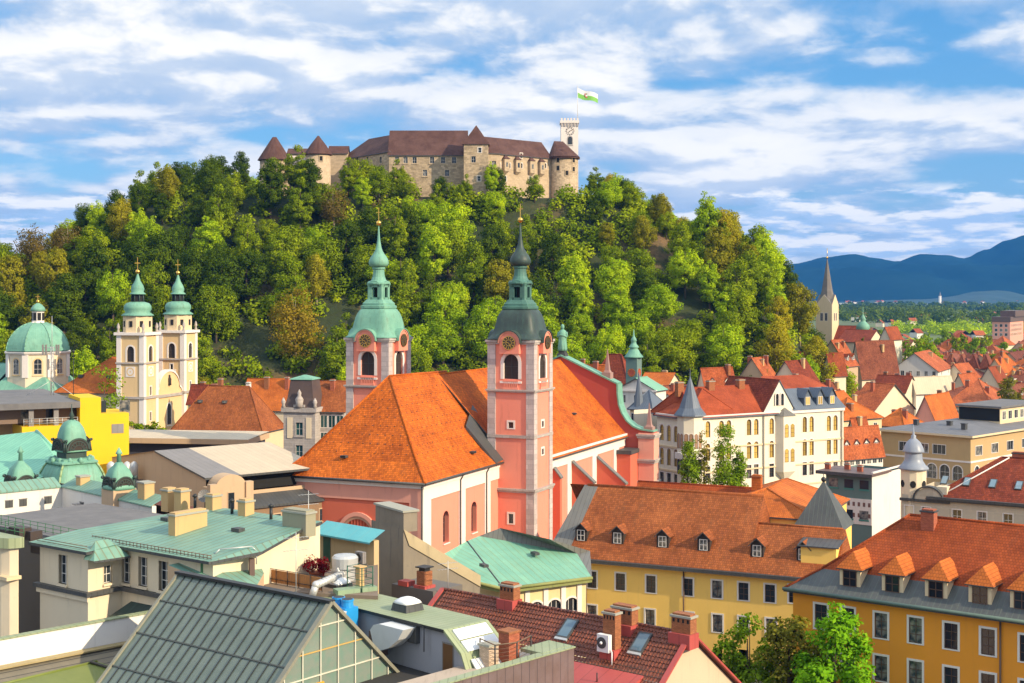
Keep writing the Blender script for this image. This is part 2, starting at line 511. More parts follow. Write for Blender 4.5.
class Bld:
 """a building: an Empty at its nearest corner. x runs along the left-hand face (negative = away), y along the right-hand face"""
 def __init__(s, name, label, cat, px, Y, th, group=None, z=0.0):
  s.O = ((px - CX) * Y / F, Y); s.th = th; a = R(th); s.z0 = z
  s.ex = (math.cos(a), -math.sin(a)); s.ey = (math.sin(a), math.cos(a))
  s.root = empty(name, (s.O[0], s.O[1], z), -a)
  tag(s.root, label, cat, group)
 def w(s, x, y): return (s.O[0] + x * s.ex[0] + y * s.ey[0], s.O[1] + x * s.ex[1] + y * s.ey[1])
 def xat(s, px, y=0.0):
  k = (px - CX) / F; o = s.w(0, y)
  return (k * o[1] - o[0]) / (s.ex[0] - k * s.ex[1])
 def yat(s, px, x=0.0):
  k = (px - CX) / F; o = s.w(x, 0)
  return (k * o[1] - o[0]) / (s.ey[0] - k * s.ey[1])
 def zat(s, py, x=0.0, y=0.0): return H - (py - HZ) * s.w(x, y)[1] / F - s.z0
 def world(s, x, y, z):
  q = s.w(x, y); return Vector((q[0], q[1], z + s.z0))
 def part(s, name, mb, mats, parent=None, loc=None, rz=0.0): return mb.build(name, mats, parent or s.root, loc, rz)
WCACHE = {}
def arch_out(w, h, n=8):
 """outline of an opening with a round head, from bottom left up and over"""
 r = w / 2
 pts = [(-r, 0)]
 for i in range(n + 1):
  a = math.pi - math.pi * i / n
  pts.append((r * math.cos(a), h - r + r * math.sin(a)))
 pts.append((r, 0))
 return pts
def win_mesh(w, h, arch, sur, msur, mgl, nx, nz, mmun, mwall, rec, sill):
 key = (round(w, 2), round(h, 2), arch, sur, msur.name, mgl.name, nx, nz, mmun.name, mwall.name, rec, sill)
 if key in WCACHE: return WCACHE[key]
 f = MB()
 if arch:
  inn = arch_out(w, h); out = arch_out(w + 2 * sur, h + sur)
  r = w / 2
  for a, b in zip(inn[1:-2], inn[2:-1]):
   cx = -r if (a[0] + b[0]) < 0 else r
   f.poly([(cx, -0.004, h), (a[0], -0.004, a[1]), (b[0], -0.004, b[1])], 1)
 else:
  inn = [(-w / 2, 0), (-w / 2, h), (w / 2, h), (w / 2, 0)]
  out = [(-w / 2 - sur, -sur * 0.6), (-w / 2 - sur, h + sur), (w / 2 + sur, h + sur), (w / 2 + sur, -sur * 0.6)]
 if sur > 0:
  q = -0.06
  n = len(inn)
  rng = range(n) if not arch else range(n - 1)
  for i in rng:
   j = (i + 1) % n
   f.quad((inn[i][0], q, inn[i][1]), (inn[j][0], q, inn[j][1]), (out[j][0], q, out[j][1]), (out[i][0], q, out[i][1]), 0)
   f.quad((out[i][0], q, out[i][1]), (out[j][0], q, out[j][1]), (out[j][0], 0.02, out[j][1]), (out[i][0], 0.02, out[i][1]), 0)
   f.quad((inn[i][0], q, inn[i][1]), (inn[j][0], q, inn[j][1]), (inn[j][0], rec - 0.02, inn[j][1]), (inn[i][0], rec - 0.02, inn[i][1]), 0)
 if sill:
  f.box(-w / 2 - sur - 0.06, w / 2 + sur + 0.06, -0.2, 0.03, -sur - 0.14, -sur * 0.62, 0)
 if not f.f: f.box(-w / 2, w / 2, rec - 0.03, rec - 0.012, 0, 0.06, 0)
 p = MB()
 p.poly([(a, rec - 0.03, b) for a, b in inn], 0)
 b = 0.055
 y = rec - 0.075
 if mmun is not None:
  for i in range(nx + 1):
   x = -w / 2 + w * i / nx
   x = min(max(x, -w / 2 + b / 2), w / 2 - b / 2)
   zt = h
   if arch and abs(x) < w / 2: zt = h - w / 2 + math.sqrt(max((w / 2) ** 2 - x * x, 0))
   p.box(x - b / 2, x + b / 2, y, rec - 0.031, 0, max(zt, 0.1), 1)
  for k in range(nz + 1):
   z = min(max(h * k / nz, b / 2), h - b / 2)
   if arch and z > h - w / 2: continue
   p.box(-w / 2, w / 2, y + 0.004, rec - 0.032, z - b / 2, z + b / 2, 1)
 WCACHE[key] = (f.mesh('window', [msur, mwall]), p.mesh('pane', [mgl, mmun]))
 return WCACHE[key]
class WS:
 """a window style"""
 def __init__(s, w, h, sur=0.2, msur=None, mgl=None, nx=2, nz=3, mmun=None, mwall=None, arch=False, rec=0.22, sill=True):
  s.__dict__.update(locals())
 def add(s, parent, p0, p1, u, z, name='window', label=None):
  fm, pm = win_mesh(s.w, s.h, s.arch, s.sur, s.msur, s.mgl, s.nx, s.nz, s.mmun, s.mwall, s.rec, s.sill)
  dx, dy = p1[0] - p0[0], p1[1] - p0[1]; L = math.hypot(dx, dy)
  o = link(name, fm, parent, (p0[0] + dx / L * u, p0[1] + dy / L * u, z), math.atan2(dy, dx))
  q = link('pane', pm, o)
  if label: o['label'] = label
  return o
def facade(mb, parent, p0, p1, z0, z1, wins, m=0, mr=None, depth=0.22):
 """wall with openings; wins = [(style,u,z)], u = middle, z = sill"""
 hs = [(u - st.w / 2, u + st.w / 2, z, z + st.h) for st, u, z in wins]
 mb.wall(p0, p1, z0, z1, hs, depth, m, mr)
 for st, u, z in wins:
  if z0 < z and z + st.h < z1: st.add(parent, p0, p1, u, z)
def simple_windows(parent, p0, p1, us, zs, w, h, mfr, mgl, name='window'):
 """small distant windows: a frame and glass standing 3 cm proud in one mesh each"""
 key = ('s', round(w, 2), round(h, 2), mfr.name, mgl.name)
 if key not in WCACHE:
  q = MB()
  q.box(-w / 2 - .14, w / 2 + .14, -0.03, 0.05, -0.14, h + .14, 0)
  q.box(-w / 2, w / 2, -0.036, 0.0, 0, h, 1)
  q.box(-0.04, 0.04, -0.05, 0, 0, h, 0)
  WCACHE[key] = q.mesh(name, [mfr, mgl])
 dx, dy = p1[0] - p0[0], p1[1] - p0[1]; L = math.hypot(dx, dy)
 for u in us:
  for z in zs:
   link(name, WCACHE[key], parent, (p0[0] + dx / L * u, p0[1] + dy / L * u, z), math.atan2(dy, dx))
def roof(mb, x0, x1, y0, y1, z, rise, axis='x', h0=0.0, h1=0.0, ov=0.4, m=0, mf=1, th=0.2, cap=True):
 """pitched roof over a rectangle; h0/h1 = run of the hips at the two ends (0 = gable). Returns a height function"""
 if axis == 'x': T = lambda a, b, c: (a, b, c); a0, a1, b0, b1 = x0, x1, y0, y1
 else: T = lambda a, b, c: (b, a, c); a0, a1, b0, b1 = y0, y1, x0, x1
 half = (b1 - b0) / 2; sl = rise / half; bm = (b0 + b1) / 2
 zo = z - ov * sl; zr = z + rise
 A0, A1, B0, B1 = a0 - ov, a1 + ov, b0 - ov, b1 + ov
 r0 = A0 if h0 == 0 else a0 + h0
 r1 = A1 if h1 == 0 else a1 - h1
 mb.quad(T(A0, B0, zo), T(A1, B0, zo), T(r1, bm, zr), T(r0, bm, zr), m)
 mb.quad(T(A1, B1, zo), T(A0, B1, zo), T(r0, bm, zr), T(r1, bm, zr), m)
 if h0: mb.poly([T(A0, B1, zo), T(A0, B0, zo), T(r0, bm, zr)], m)
 if h1: mb.poly([T(A1, B0, zo), T(A1, B1, zo), T(r1, bm, zr)], m)
 def strip(p, q, d):
  mb.quad(T(*p), T(*q), T(q[0], q[1], q[2] - d), T(p[0], p[1], p[2] - d), mf)
 strip((A0, B0, zo), (A1, B0, zo), th); strip((A1, B1, zo), (A0, B1, zo), th)
 for A, hh, r in ((A0, h0, r0), (A1, h1, r1)):
  if hh: strip((A, B0, zo), (A, B1, zo), th)
  else: strip((A, B0, zo), (A, bm, zr), th); strip((A, B1, zo), (A, bm, zr), th)
 if h0 and h1: mb.quad(T(A0, B0, zo - th), T(A1, B0, zo - th), T(A1, B1, zo - th), T(A0, B1, zo - th), mf)
 else:
  mb.quad(T(A0, B0, zo - th), T(A1, B0, zo - th), T(r1, bm, zr - th), T(r0, bm, zr - th), mf)
  mb.quad(T(A1, B1, zo - th), T(A0, B1, zo - th), T(r0, bm, zr - th), T(r1, bm, zr - th), mf)
 if cap:                                       # ridge and hip tiles
  def rid(p, q):
   p, q = Vector(T(*p)), Vector(T(*q))
   if (q - p).length > 0.2: mb.tube(p, q, 0.13, 0.13, 6, m)
  rid((r0, bm, zr), (r1, bm, zr))
  if h0: rid((A0, B0, zo), (r0, bm, zr)); rid((A0, B1, zo), (r0, bm, zr))
  if h1: rid((A1, B0, zo), (r1, bm, zr)); rid((A1, B1, zo), (r1, bm, zr))
 def hz(x, y):
  a, b = (x, y) if axis == 'x' else (y, x)
  hgt = rise * (1 - abs(b - bm) / half)
  if h0 and a < a0 + h0: hgt = min(hgt, rise * (a - a0) / h0)
  if h1 and a > a1 - h1: hgt = min(hgt, rise * (a1 - a) / h1)
  return z + hgt
 return hz
def gable_tri(mb, x0, x1, y0, y1, z, rise, axis, end, m=0):
 """wall triangle under a gable"""
 if axis == 'x':
  x = x0 if end == 0 else x1
  mb.poly([(x, y0, z), (x, y1, z), (x, (y0 + y1) / 2, z + rise)], m)
 else:
  y = y0 if end == 0 else y1
  mb.poly([(x0, y, z), (x1, y, z), ((x0 + x1) / 2, y, z + rise)], m)
CHC = {}
def chimney(parent, x, y, z, w, d, h, mb_mat, cap_mat, name='chimney', pots=0):
 key = (round(w, 2), round(d, 2), round(h, 2), mb_mat.name, cap_mat.name, pots)
 if key not in CHC:
  q = MB()
  q.box(-w / 2, w / 2, -d / 2, d / 2, -0.8, h, 0)
  q.box(-w / 2 - .1, w / 2 + .1, -d / 2 - .1, d / 2 + .1, h + 0.002, h + .16, 1)
  q.box(-w / 2 + .06, w / 2 - .06, -d / 2 + .06, d / 2 - .06, h + .162, h + .3, 0)
  for i in range(pots):
   q.tube(((i + .5) / pots * w - w / 2, 0, h + .3), ((i + .5) / pots * w - w / 2, 0, h + .75), 0.13, 0.11, 8, 0)
  CHC[key] = q.mesh(name, [mb_mat, cap_mat])
 return link(name, CHC[key], parent, (x, y, z))
M_tile_church = m_tile('church_tile', (0.66, 0.155, 0.014), moss=0.6, mosscol=(0.17, 0.07, 0.03), var=0.3)
M_tile_yellow = m_tile('monastery_tile', (0.40, 0.122, 0.036), moss=0.5, mosscol=(0.13, 0.08, 0.04), var=0.26)
M_tile_orange = m_tile('mansion_tile', (0.38, 0.078, 0.018), moss=0.25, mosscol=(0.14, 0.07, 0.035), var=0.18)
M_tile_bright = m_tile('bright_tile', (0.64, 0.175, 0.032), moss=0.1, var=0.15)  # bright orange tile with little moss
M_tile_town = m_tile('town_tile', (0.50, 0.125, 0.04), moss=0.4, mosscol=(0.13, 0.08, 0.05), var=0.3, objvar=0.35)
M_tile_old = m_tile('old_tile', (0.30, 0.095, 0.05), moss=0.55, mosscol=(0.10, 0.07, 0.05), var=0.35, objvar=0.25)
M_tile_castle = m_tile('castle_tile', (0.135, 0.07, 0.058), moss=0.2, mosscol=(0.08, 0.05, 0.04), var=0.15)
M_tile_red = m_tile('dark_red_tile', (0.27, 0.055, 0.025), moss=0.3, var=0.3, tw=0.35, th=0.45, rel=0.8)
M_tile_white = m_tile('gothic_tile', (0.42, 0.085, 0.03), moss=0.15, var=0.12)
M_pantile = m_pantile('pantile', (0.20, 0.050, 0.022))
M_pink = m_plaster('salmon_plaster', (0.80, 0.27, 0.18), dirt=0.38, dirtcol=(0.36, 0.13, 0.08))
M_pinklight = m_plaster('pale_pink_plaster', (0.76, 0.34, 0.245), dirt=0.3)
M_red = m_plaster('red_plaster', (0.62, 0.14, 0.075), dirt=0.12, dirtcol=(0.2, 0.05, 0.03))  # salmon in grazing light put into the colour; also red shutter slats
M_whitest = m_plaster('white_trim', (0.78, 0.70, 0.63), dirt=0.18)
M_quoin = m_stone('quoin_stone', (0.50, 0.43, 0.40), bw=1.6, bh=0.75, var=0.18, stain=0.3, big=0.5)
M_greystone = m_stone('grey_stone', (0.42, 0.37, 0.33), bw=1.1, bh=0.5, var=0.12, stain=0.3)
M_castle = m_stone('castle_stone', (0.44, 0.33, 0.21), bw=1.1, bh=0.6, var=0.3, stain=0.55, big=0.12)
M_castlepl = m_stone('castle_plaster', (0.49, 0.37, 0.24), bw=1.4, bh=0.7, var=0.12, mort=0.15, stain=0.4, big=0.10)
M_yellow = m_plaster('yellow_plaster', (0.93, 0.60, 0.14), dirt=0.12)
M_ochre = m_plaster('ochre_plaster', (0.78, 0.30, 0.020), dirt=0.10)
M_cream = m_plaster('cream_plaster', (0.72, 0.60, 0.42), dirt=0.25)
M_cream2 = m_plaster('warm_cream_plaster', (0.70, 0.54, 0.33), dirt=0.25)
M_cath = m_plaster('cathedral_plaster', (0.72, 0.50, 0.25), dirt=0.2)
M_white = m_plaster('white_plaster', (0.72, 0.67, 0.60), dirt=0.3)
M_whitegoth = m_plaster('ivory_plaster', (0.78, 0.70, 0.54), dirt=0.2)
M_beige = m_plaster('beige_plaster', (0.52, 0.36, 0.22), dirt=0.2)
M_grey = m_plaster('grey_plaster', (0.33, 0.33, 0.36), dirt=0.35)
M_concrete = m_plaster('stained_concrete', (0.25, 0.21, 0.155), dirt=0.8, dirtcol=(0.07, 0.065, 0.06), var=0.35)
M_brightyel = m_plaster('vivid_yellow', (0.80, 0.47, 0.010), dirt=0.05)
M_green = m_plaster('green_grey_plaster', (0.13, 0.20, 0.18), dirt=0.2)
M_copper = m_copper('green_copper', (0.24, 0.56, 0.38), (0.18, 0.46, 0.32), seam=0.75, stain=0.35)
M_copperdome = m_copper('dome_copper', (0.20, 0.41, 0.29), (0.12, 0.29, 0.215), stain=0.75, streak=(0.085, 0.10, 0.065))
M_copperroof = m_copper('roof_copper', (0.22, 0.38, 0.28), (0.13, 0.27, 0.215), seam=0.75, stain=0.6, streak=(0.20, 0.19, 0.10), seamw=0.12, dk=.7)
M_copperlight = m_copper('pale_copper', (0.22, 0.45, 0.30), (0.16, 0.37, 0.265), seam=0.8, stain=0.5, streak=(0.28, 0.24, 0.07))
M_copperdark = m_copper('black_copper', (0.030, 0.040, 0.038), (0.05, 0.085, 0.07), stain=0.5, streak=(0.09, 0.2, 0.155), rough=0.5)
M_lead = m_copper('dark_sheet', (0.055, 0.058, 0.06), (0.085, 0.085, 0.082), seam=0.6, stain=0.4, streak=(0.03, 0.03, 0.03), rough=0.5)
M_leadgrey = m_copper('grey_sheet', (0.15, 0.145, 0.13), (0.20, 0.19, 0.165), seam=0.6, stain=0.4, streak=(0.07, 0.06, 0.05), rough=0.5)
M_slate = m_copper('slate_sheet', (0.060, 0.065, 0.065), (0.10, 0.105, 0.10), seam=0.55, stain=0.5, streak=(0.14, 0.18, 0.15), rough=0.55)
M_slateblue = m_copper('blue_slate', (0.10, 0.125, 0.16), (0.145, 0.175, 0.22), seam=0.5, stain=0.2, streak=(0.06, 0.07, 0.09), rough=0.45)
M_greenglass = m_copper('greenhouse_sheet', (0.105, 0.14, 0.115), (0.165, 0.20, 0.165), stain=0.65, streak=(0.055, 0.065, 0.05), rough=0.27)
M_olivesheet = m_copper('olive_sheet', (0.26, 0.31, 0.17), (0.33, 0.37, 0.22), seam=0.55, stain=0.25, streak=(0.14, 0.16, 0.09), rough=0.5)
M_grasssheet = m_copper('moss_green_sheet', (0.14, 0.17, 0.03), (0.18, 0.21, 0.045), stain=0.25, streak=(0.07, 0.09, 0.02), rough=0.5)
M_redsheet = m_copper('red_sheet', (0.40, 0.07, 0.06), (0.47, 0.09, 0.075), seam=1.3, stain=0.2, streak=(0.2, 0.04, 0.03), rough=0.5)
M_brownsheet = m_copper('brown_sheet', (0.12, 0.075, 0.06), (0.16, 0.10, 0.085), stain=0.3, streak=(0.06, 0.04, 0.04), rough=0.5)
M_flatroof = m_copper('flat_roof_felt', (0.13, 0.125, 0.125), (0.19, 0.18, 0.175), stain=0.4, streak=(0.06, 0.06, 0.06), rough=0.85)
M_paleroof = m_copper('pale_ribbed_sheet', (0.60, 0.49, 0.34), (0.53, 0.43, 0.30), seam=0.9, stain=0.2, streak=(0.3, 0.25, 0.18), rough=0.6, dk=0.35)
M_greyroof = m_copper('grey_ribbed_sheet', (0.20, 0.185, 0.175), (0.25, 0.23, 0.215), seam=0.9, stain=0.2, streak=(0.1, 0.09, 0.09), rough=0.6, dk=0.4)
M_glass = m_glass('window_glass')
M_glassgreen = m_glass('green_tinted_glass', (0.10, 0.15, 0.12), (0.2, 0.24, 0.2), 0.3, 0.12)
M_glassyel = m_glass('drawn_yellow_blinds', (0.40, 0.26, 0.05), (0.55, 0.36, 0.08), 0.5, 0.35)
M_skylight = m_glass('skylight_glass', (0.10, 0.16, 0.20), (0.16, 0.22, 0.26), 0.4, 0.03)
M_dark = m_plain('dark_void', (0.012, 0.011, 0.010), 0.9)
M_louvre = m_plain('louvre_wood', (0.035, 0.024, 0.018), 0.8)
M_wframe = m_plain('white_window_paint', (0.72, 0.68, 0.62), 0.5, var=0.06)
M_bframe = m_plain('brown_window_paint', (0.10, 0.05, 0.03), 0.5)
M_dframe = m_plain('dark_window_paint', (0.05, 0.05, 0.05), 0.5)
M_gold = m_plain('gilding', (0.85, 0.50, 0.10), 0.25, 1.0, var=0.05)
M_clock = m_plain('clock_black', (0.05, 0.03, 0.02), 0.5)
M_brick = m_stone('brick', (0.36, 0.13, 0.05), bw=0.28, bh=0.09, var=0.3, stain=0.3)
M_brickred = m_stone('red_brick', (0.42, 0.12, 0.06), bw=0.28, bh=0.09, var=0.3, stain=0.3)
M_chimpl = m_plaster('chimney_plaster', (0.55, 0.36, 0.16), dirt=0.4)
M_capstone = m_plain('cap_stone', (0.34, 0.33, 0.27), 0.9)
M_steel = m_plain('galvanised_steel', (0.52, 0.52, 0.50), 0.4, 0.35)
M_iron = m_plain('dark_iron', (0.03, 0.03, 0.03), 0.5, 0.3)
M_rail = m_plain('rusty_rail', (0.16, 0.10, 0.06), 0.7)
M_greenrail = m_plain('green_rail', (0.05, 0.16, 0.07), 0.6)
M_blueplastic = m_plain('blue_plastic', (0.02, 0.27, 0.62), 0.35)
M_plastic = m_plain('white_plastic', (0.75, 0.75, 0.73), 0.4, var=0.04)
M_wood = m_plain('brown_door_wood', (0.14, 0.06, 0.015), 0.6)
M_woodlight = m_plain('orange_board', (0.42, 0.19, 0.06), 0.7, var=0.25)
M_bark = m_plain('bark', (0.085, 0.06, 0.042), 0.9, var=0.3)
M_barkpale = m_plain('pale_bark', (0.28, 0.22, 0.13), 0.9, var=0.3)
M_redleafm = None
B = Bld('church', 'salmon pink twin towered church with steep orange tile roof', 'church', 533.5, 210.0, 23.0)
CH = B
TW = 7.33
ws_bel = WS(2.4, 3.75, 0.5, M_whitest, M_louvre, 2, 2, M_dframe, M_pink, True, 0.35, True)
ws_small = WS(0.8, 0.9, 0.28, M_whitest, M_glass, 1, 1, M_dframe, M_pink, False, 0.3, False)
ws_smallt = WS(0.75, 1.45, 0.28, M_whitest, M_glass, 1, 2, M_dframe, M_pink, False, 0.3, False)
ARC = [(math.cos(a), math.sin(a)) for a in [math.pi * i / 14 for i in range(15)]]
def church_tower(x1, dome_mat, label_dome, quoin, trim2):
 """square tower whose nearest corner is at (x1,0)"""
 x0 = x1 - TW; cx, cy = x1 - TW / 2, TW / 2
 t = MB()
 c4 = [(x0, 0), (x1, 0), (x1, TW), (x0, TW)]
 tw = t
 wins = [[(ws_bel, TW / 2, 33.0), (ws_small, TW / 2, 25.6), (ws_smallt, TW / 2, 11.2)],
   [(ws_bel, TW / 2, 33.0), (ws_small, TW / 2, 25.6), (ws_small, TW / 2, 21.4)],
   [(ws_bel, TW / 2, 33.0)], [(ws_bel, TW / 2, 33.0), (ws_small, TW / 2, 25.6)]]
 tower = B.part('tower', MB_tower(tw, c4, wins), [M_pink])
 for k in range(4):
  for st, u, z in wins[k]: st.add(tower, c4[k], c4[(k + 1) % 4], u, z)
 q = MB()
 for (px_, py_) in c4:
  sx = 1 if px_ == x1 else -1; sy = 1 if py_ == TW else -1
  q.box(min(px_ + sx * .16, px_ - sx * 1.15), max(px_ + sx * .16, px_ - sx * 1.15), min(py_ + sy * .16, py_ - sy * 1.15), max(py_ + sy * .16, py_ - sy * 1.15), 0.0, 38.7, 0)
 B.part('corner_pilasters', q, [quoin], tower)
 def ring(*rs):
  c = MB()
  for z, h, o in rs: c.box(x0 - o, x1 + o, -o, TW + o, z, z + h, 0)
  B.part('string_course', c, [M_greystone], tower)
 ring((31.2, .22, .45), (31.0, .201, .3)); ring((24.1, .45, .22)); ring((16.2, .3, .45), (15.9, .301, .3)); ring((38.55, .35, .45), (38.25, .301, .3))
 for k in range(4):
  a, b = c4[k], c4[(k + 1) % 4]
  d = Vector((b[0] - a[0], b[1] - a[1], 0)).normalized(); n = Vector((d.y, -d.x, 0))
  mid = Vector(((a[0] + b[0]) / 2, (a[1] + b[1]) / 2, 0))
  bl = MB()
  o = mid + n * 0.02
  bl.obox(o + Vector((0, 0, 31.6)) + n * .1, d * 1.25, n * .1, Vector((0, 0, .16)))
  bl.obox(o + Vector((0, 0, 32.72)) + n * .1, d * 1.25, n * .12, Vector((0, 0, .1)))
  for i in range(8):
   bl.obox(o + d * (-1.05 + .3 * i) + n * .1 + Vector((0, 0, 32.2)), d * .09, n * .08, Vector((0, 0, .45)))
  B.part('balustrade', bl, [M_pink], tower)
  g = MB()
  zc = 38.45; r = 1.95
  o = mid + n * 0.78 + Vector((0, 0, zc))
  g.sweep([(x * 1.6, y * 1.6) for x, y in ARC], o - n * 0.05, d, Vector((0, 0, 1)), -n * 2.6, 0)
  ringo = [(x * r, y * r) for x, y in ARC] + [(x * 1.6, y * 1.6) for x, y in reversed(ARC)]
  for i in range(14):
   (xa, ya), (xb, yb) = ARC[i], ARC[i + 1]
   g.poly([o + n * .05 + d * xa * 1.6 + Vector((0, 0, ya * 1.6)), o + n * .05 + d * xb * 1.6 + Vector((0, 0, yb * 1.6)), o + n * .05 + d * xb * r + Vector((0, 0, yb * r)), o + n * .05 + d * xa * r + Vector((0, 0, ya * r))], 1)
  g.obox(o - n * .6 + Vector((0, 0, -.8)), d * 1.6, n * .58, Vector((0, 0, .81)), 0)
  gl = B.part('clock_gable', g, [M_pink, M_pinklight], tower)
  cap = MB()
  for i in range(14):
   (xa, ya), (xb, yb) = ARC[i], ARC[i + 1]
   p = [o + n * .2 + d * xa * r + Vector((0, 0, ya * r)), o + n * .2 + d * xb * r + Vector((0, 0, yb * r))]
   p2 = [q_ - n * 2.6 for q_ in p]
   cap.quad(p[0], p[1], p2[1], p2[0], 0)
   pe = [o + n * .2 + d * xa * (r - .14) + Vector((0, 0, ya * (r - .14))), o + n * .2 + d * xb * (r - .14) + Vector((0, 0, yb * (r - .14)))]
   cap.quad(p[0], p[1], pe[1], pe[0], 0)
  B.part('gable_cover', cap, [dome_mat], tower)
  ck = MB()
  oc = mid + n * 0.92 + Vector((0, 0, 38.5))
  circ = [(math.cos(2 * math.pi * i / 24), math.sin(2 * math.pi * i / 24)) for i in range(24)]
  ck.sweep([(x * 1.02, y * 1.02) for x, y in circ], oc, d, Vector((0, 0, 1)), -n * .12, 0)
  for i in range(12):
   an = math.pi * i / 6
   ck.obox(oc + n * .02 + d * math.sin(an) * .78 + Vector((0, 0, math.cos(an) * .78)), (d * math.cos(an) - Vector((0, 0, math.sin(an)))) * .05, n * .02, (d * math.sin(an) + Vector((0, 0, math.cos(an)))) * .15, 1)
  for i in range(24):
   (xa, ya), (xb, yb) = circ[i], circ[(i + 1) % 24]
   ck.quad(oc + n * .025 + d * xa * .95 + Vector((0, 0, ya * .95)), oc + n * .025 + d * xb * .95 + Vector((0, 0, yb * .95)), oc + n * .025 + d * xb * 1.03 + Vector((0, 0, yb * 1.03)), oc + n * .025 + d * xa * 1.03 + Vector((0, 0, ya * 1.03)), 1)
   ck.quad(oc + n * .024 + d * xa * .42 + Vector((0, 0, ya * .42)), oc + n * .024 + d * xb * .42 + Vector((0, 0, yb * .42)), oc + n * .024 + d * xb * .5 + Vector((0, 0, yb * .5)), oc + n * .024 + d * xa * .5 + Vector((0, 0, ya * .5)), 1)
  for an, ln in ((R(150), .8), (R(-75), .55)):
   v = d * math.sin(an) + Vector((0, 0, math.cos(an))); u = d * math.cos(an) - Vector((0, 0, math.sin(an)))
   ck.obox(oc + n * .06 + v * ln * .45, u * .04, n * .015, v * ln * .55, 1)
  B.part('clock_face', ck, [M_clock, M_gold], tower)
 dm = MB()
 dm.lathe([(4.3, 38.92), (4.28, 39.05), (3.95, 39.3), (3.6, 39.8), (3.38, 40.5), (3.2, 41.3), (3.02, 42.1), (2.75, 42.8), (2.45, 43.3), (2.2, 43.55)], (cx, cy), 40, 0, True, sq=7)
 dome = B.part('bell_roof', dm, [dome_mat]); dome['label'] = label_dome
 e = MB()
 e.lathe([(2.2, 43.5), (2.35, 43.6), (2.35, 43.95), (2.1, 44.05), (2.1, 44.35), (1.85, 44.6), (1.62, 44.95)], (cx, cy), 24, 0, False, sq=7)
 B.part('roof_cornice', e, [trim2], dome)
 la = MB()
 for a in range(4):                                   # four corner piers round dark openings
  an = math.pi / 4 + a * math.pi / 2
  ox, oy = cx + 1.5 * math.cos(an), cy + 1.5 * math.sin(an)
  la.lathe([(.42, 44.9), (.36, 45.2), (.36, 47.0), (.5, 47.4)], (ox, oy), 6, 0, False)
 for a in range(4):
  an = a * math.pi / 2
  nn = Vector((math.cos(an), math.sin(an), 0)); dd = Vector((-nn.y, nn.x, 0))
  o = Vector((cx, cy, 44.9)) + nn * 1.25
  la.obox(o + dd * .72 + Vector((0, 0, 1.2)), dd * .22, nn * .12, Vector((0, 0, 1.2)))
  la.obox(o - dd * .72 + Vector((0, 0, 1.2)), dd * .22, nn * .12, Vector((0, 0, 1.2)))
  la.obox(o + Vector((0, 0, 2.3)), dd * .9, nn * .12, Vector((0, 0, .28)))
  la.obox(o + Vector((0, 0, .2)), dd * .9, nn * .12, Vector((0, 0, .2)))
  la.sweep([(x * 1.0, y * .6) for x, y in ARC], Vector((cx, cy, 47.35)) + nn * 1.62, dd, Vector((0, 0, 1)), -nn * 1.0, 0)
 la.lathe([(.6, 44.9), (.6, 47.4)], (cx, cy), 8, 1, False)
 la.lathe([(1.45, 47.3), (1.85, 47.45), (1.85, 47.65), (1.5, 47.8), (1.2, 48.1), (1.0, 48.6), (.92, 49.2), (.9, 49.7), (1.05, 49.85), (1.05, 50.1), (.9, 50.2)], (cx, cy), 16, 0, False)
 lan = B.part('lantern', la, [trim2, M_dark], dome)
 on = MB()
 on.lathe([(.95, 50.15), (1.45, 50.35), (1.62, 50.75), (1.55, 51.25), (1.3, 51.75), (.95, 52.2), (.62, 52.75), (.42, 53.4), (.28, 54.3), (.17, 55.4), (.08, 56.7)], (cx, cy), 16, 0, True)
 B.part('onion_spire', on, [dome_mat], dome)
 fi = MB()
 fi.ball((cx, cy, 57.2), .42, 0, 12, 8)
 fi.obox((cx, cy, 58.6), (.05, 0, 0), (0, .05, 0), (0, 0, 1.1)); fi.obox((cx, cy, 58.9), (.42, 0, 0), (0, .05, 0), (0, 0, .05))
 B.part('gilt_finial', fi, [M_gold], dome)
def MB_tower(t, c4, wins):
 for k in range(4):
  a, b = c4[k], c4[(k + 1) % 4]
  t.wall(a, b, 0, 38.9, [(u - st.w / 2, u + st.w / 2, z, z + st.h) for st, u, z in wins[k]], 0.35)
 t.poly([(p[0], p[1], 38.9) for p in c4])
 return t
church_tower(0.0, M_copperdark, 'blackened copper bell roof', M_quoin, m_copper('part_black_copper', (0.05, 0.11, 0.09), (0.09, 0.22, 0.17), stain=0.5, streak=(0.03, 0.04, 0.035)))
church_tower(-24.6, M_copperdome, 'pale green copper bell roof', M_quoin, M_copperdome)
X0, X1, Y0 = -27.1, -5.8, -25.5
ZE, ZR = 20.75, 34.0
ws_choir = WS(1.9, 4.5, 0.0, M_whitest, M_glass, 2, 5, M_dframe, M_pink, True, 0.75, True)
cw = MB()
yw = [B.yat(446, X1) , B.yat(474, X1)]
zs_ = B.zat(543, X1, yw[0])
winr = [(ws_choir, y - Y0, zs_) for y in yw]
cw.wall((X1, Y0), (X1, 2), 0, ZE, [(u - .95, u + .95, z, z + 4.5) for st, u, z in winr], 0.75, 0)
cw.wall((X0, 2), (X0, Y0), 0, ZE, (), .2, 0)
cw.wall((X0, Y0), (X1, Y0), 0, ZE, (), .2, 1)
choir = B.part('choir_wall', cw, [M_pink, M_red])  # front wall's red has the grazing light painted in
for st, u, z in winr: st.add(choir, (X1, Y0), (X1, 2), u, z)
tr = MB()                                                # frames and pilasters in pale stone
xa = X1
for pa, pb in ((423.0, 430), (458.5, 464.5), (484, 489.5)):
 ya, yb = B.yat(pa, X1), B.yat(pb, X1)
 if pa < 424: ya = Y0 - .15
 tr.box(X1, X1 + .18, ya, yb, 0, 17.9, 0)
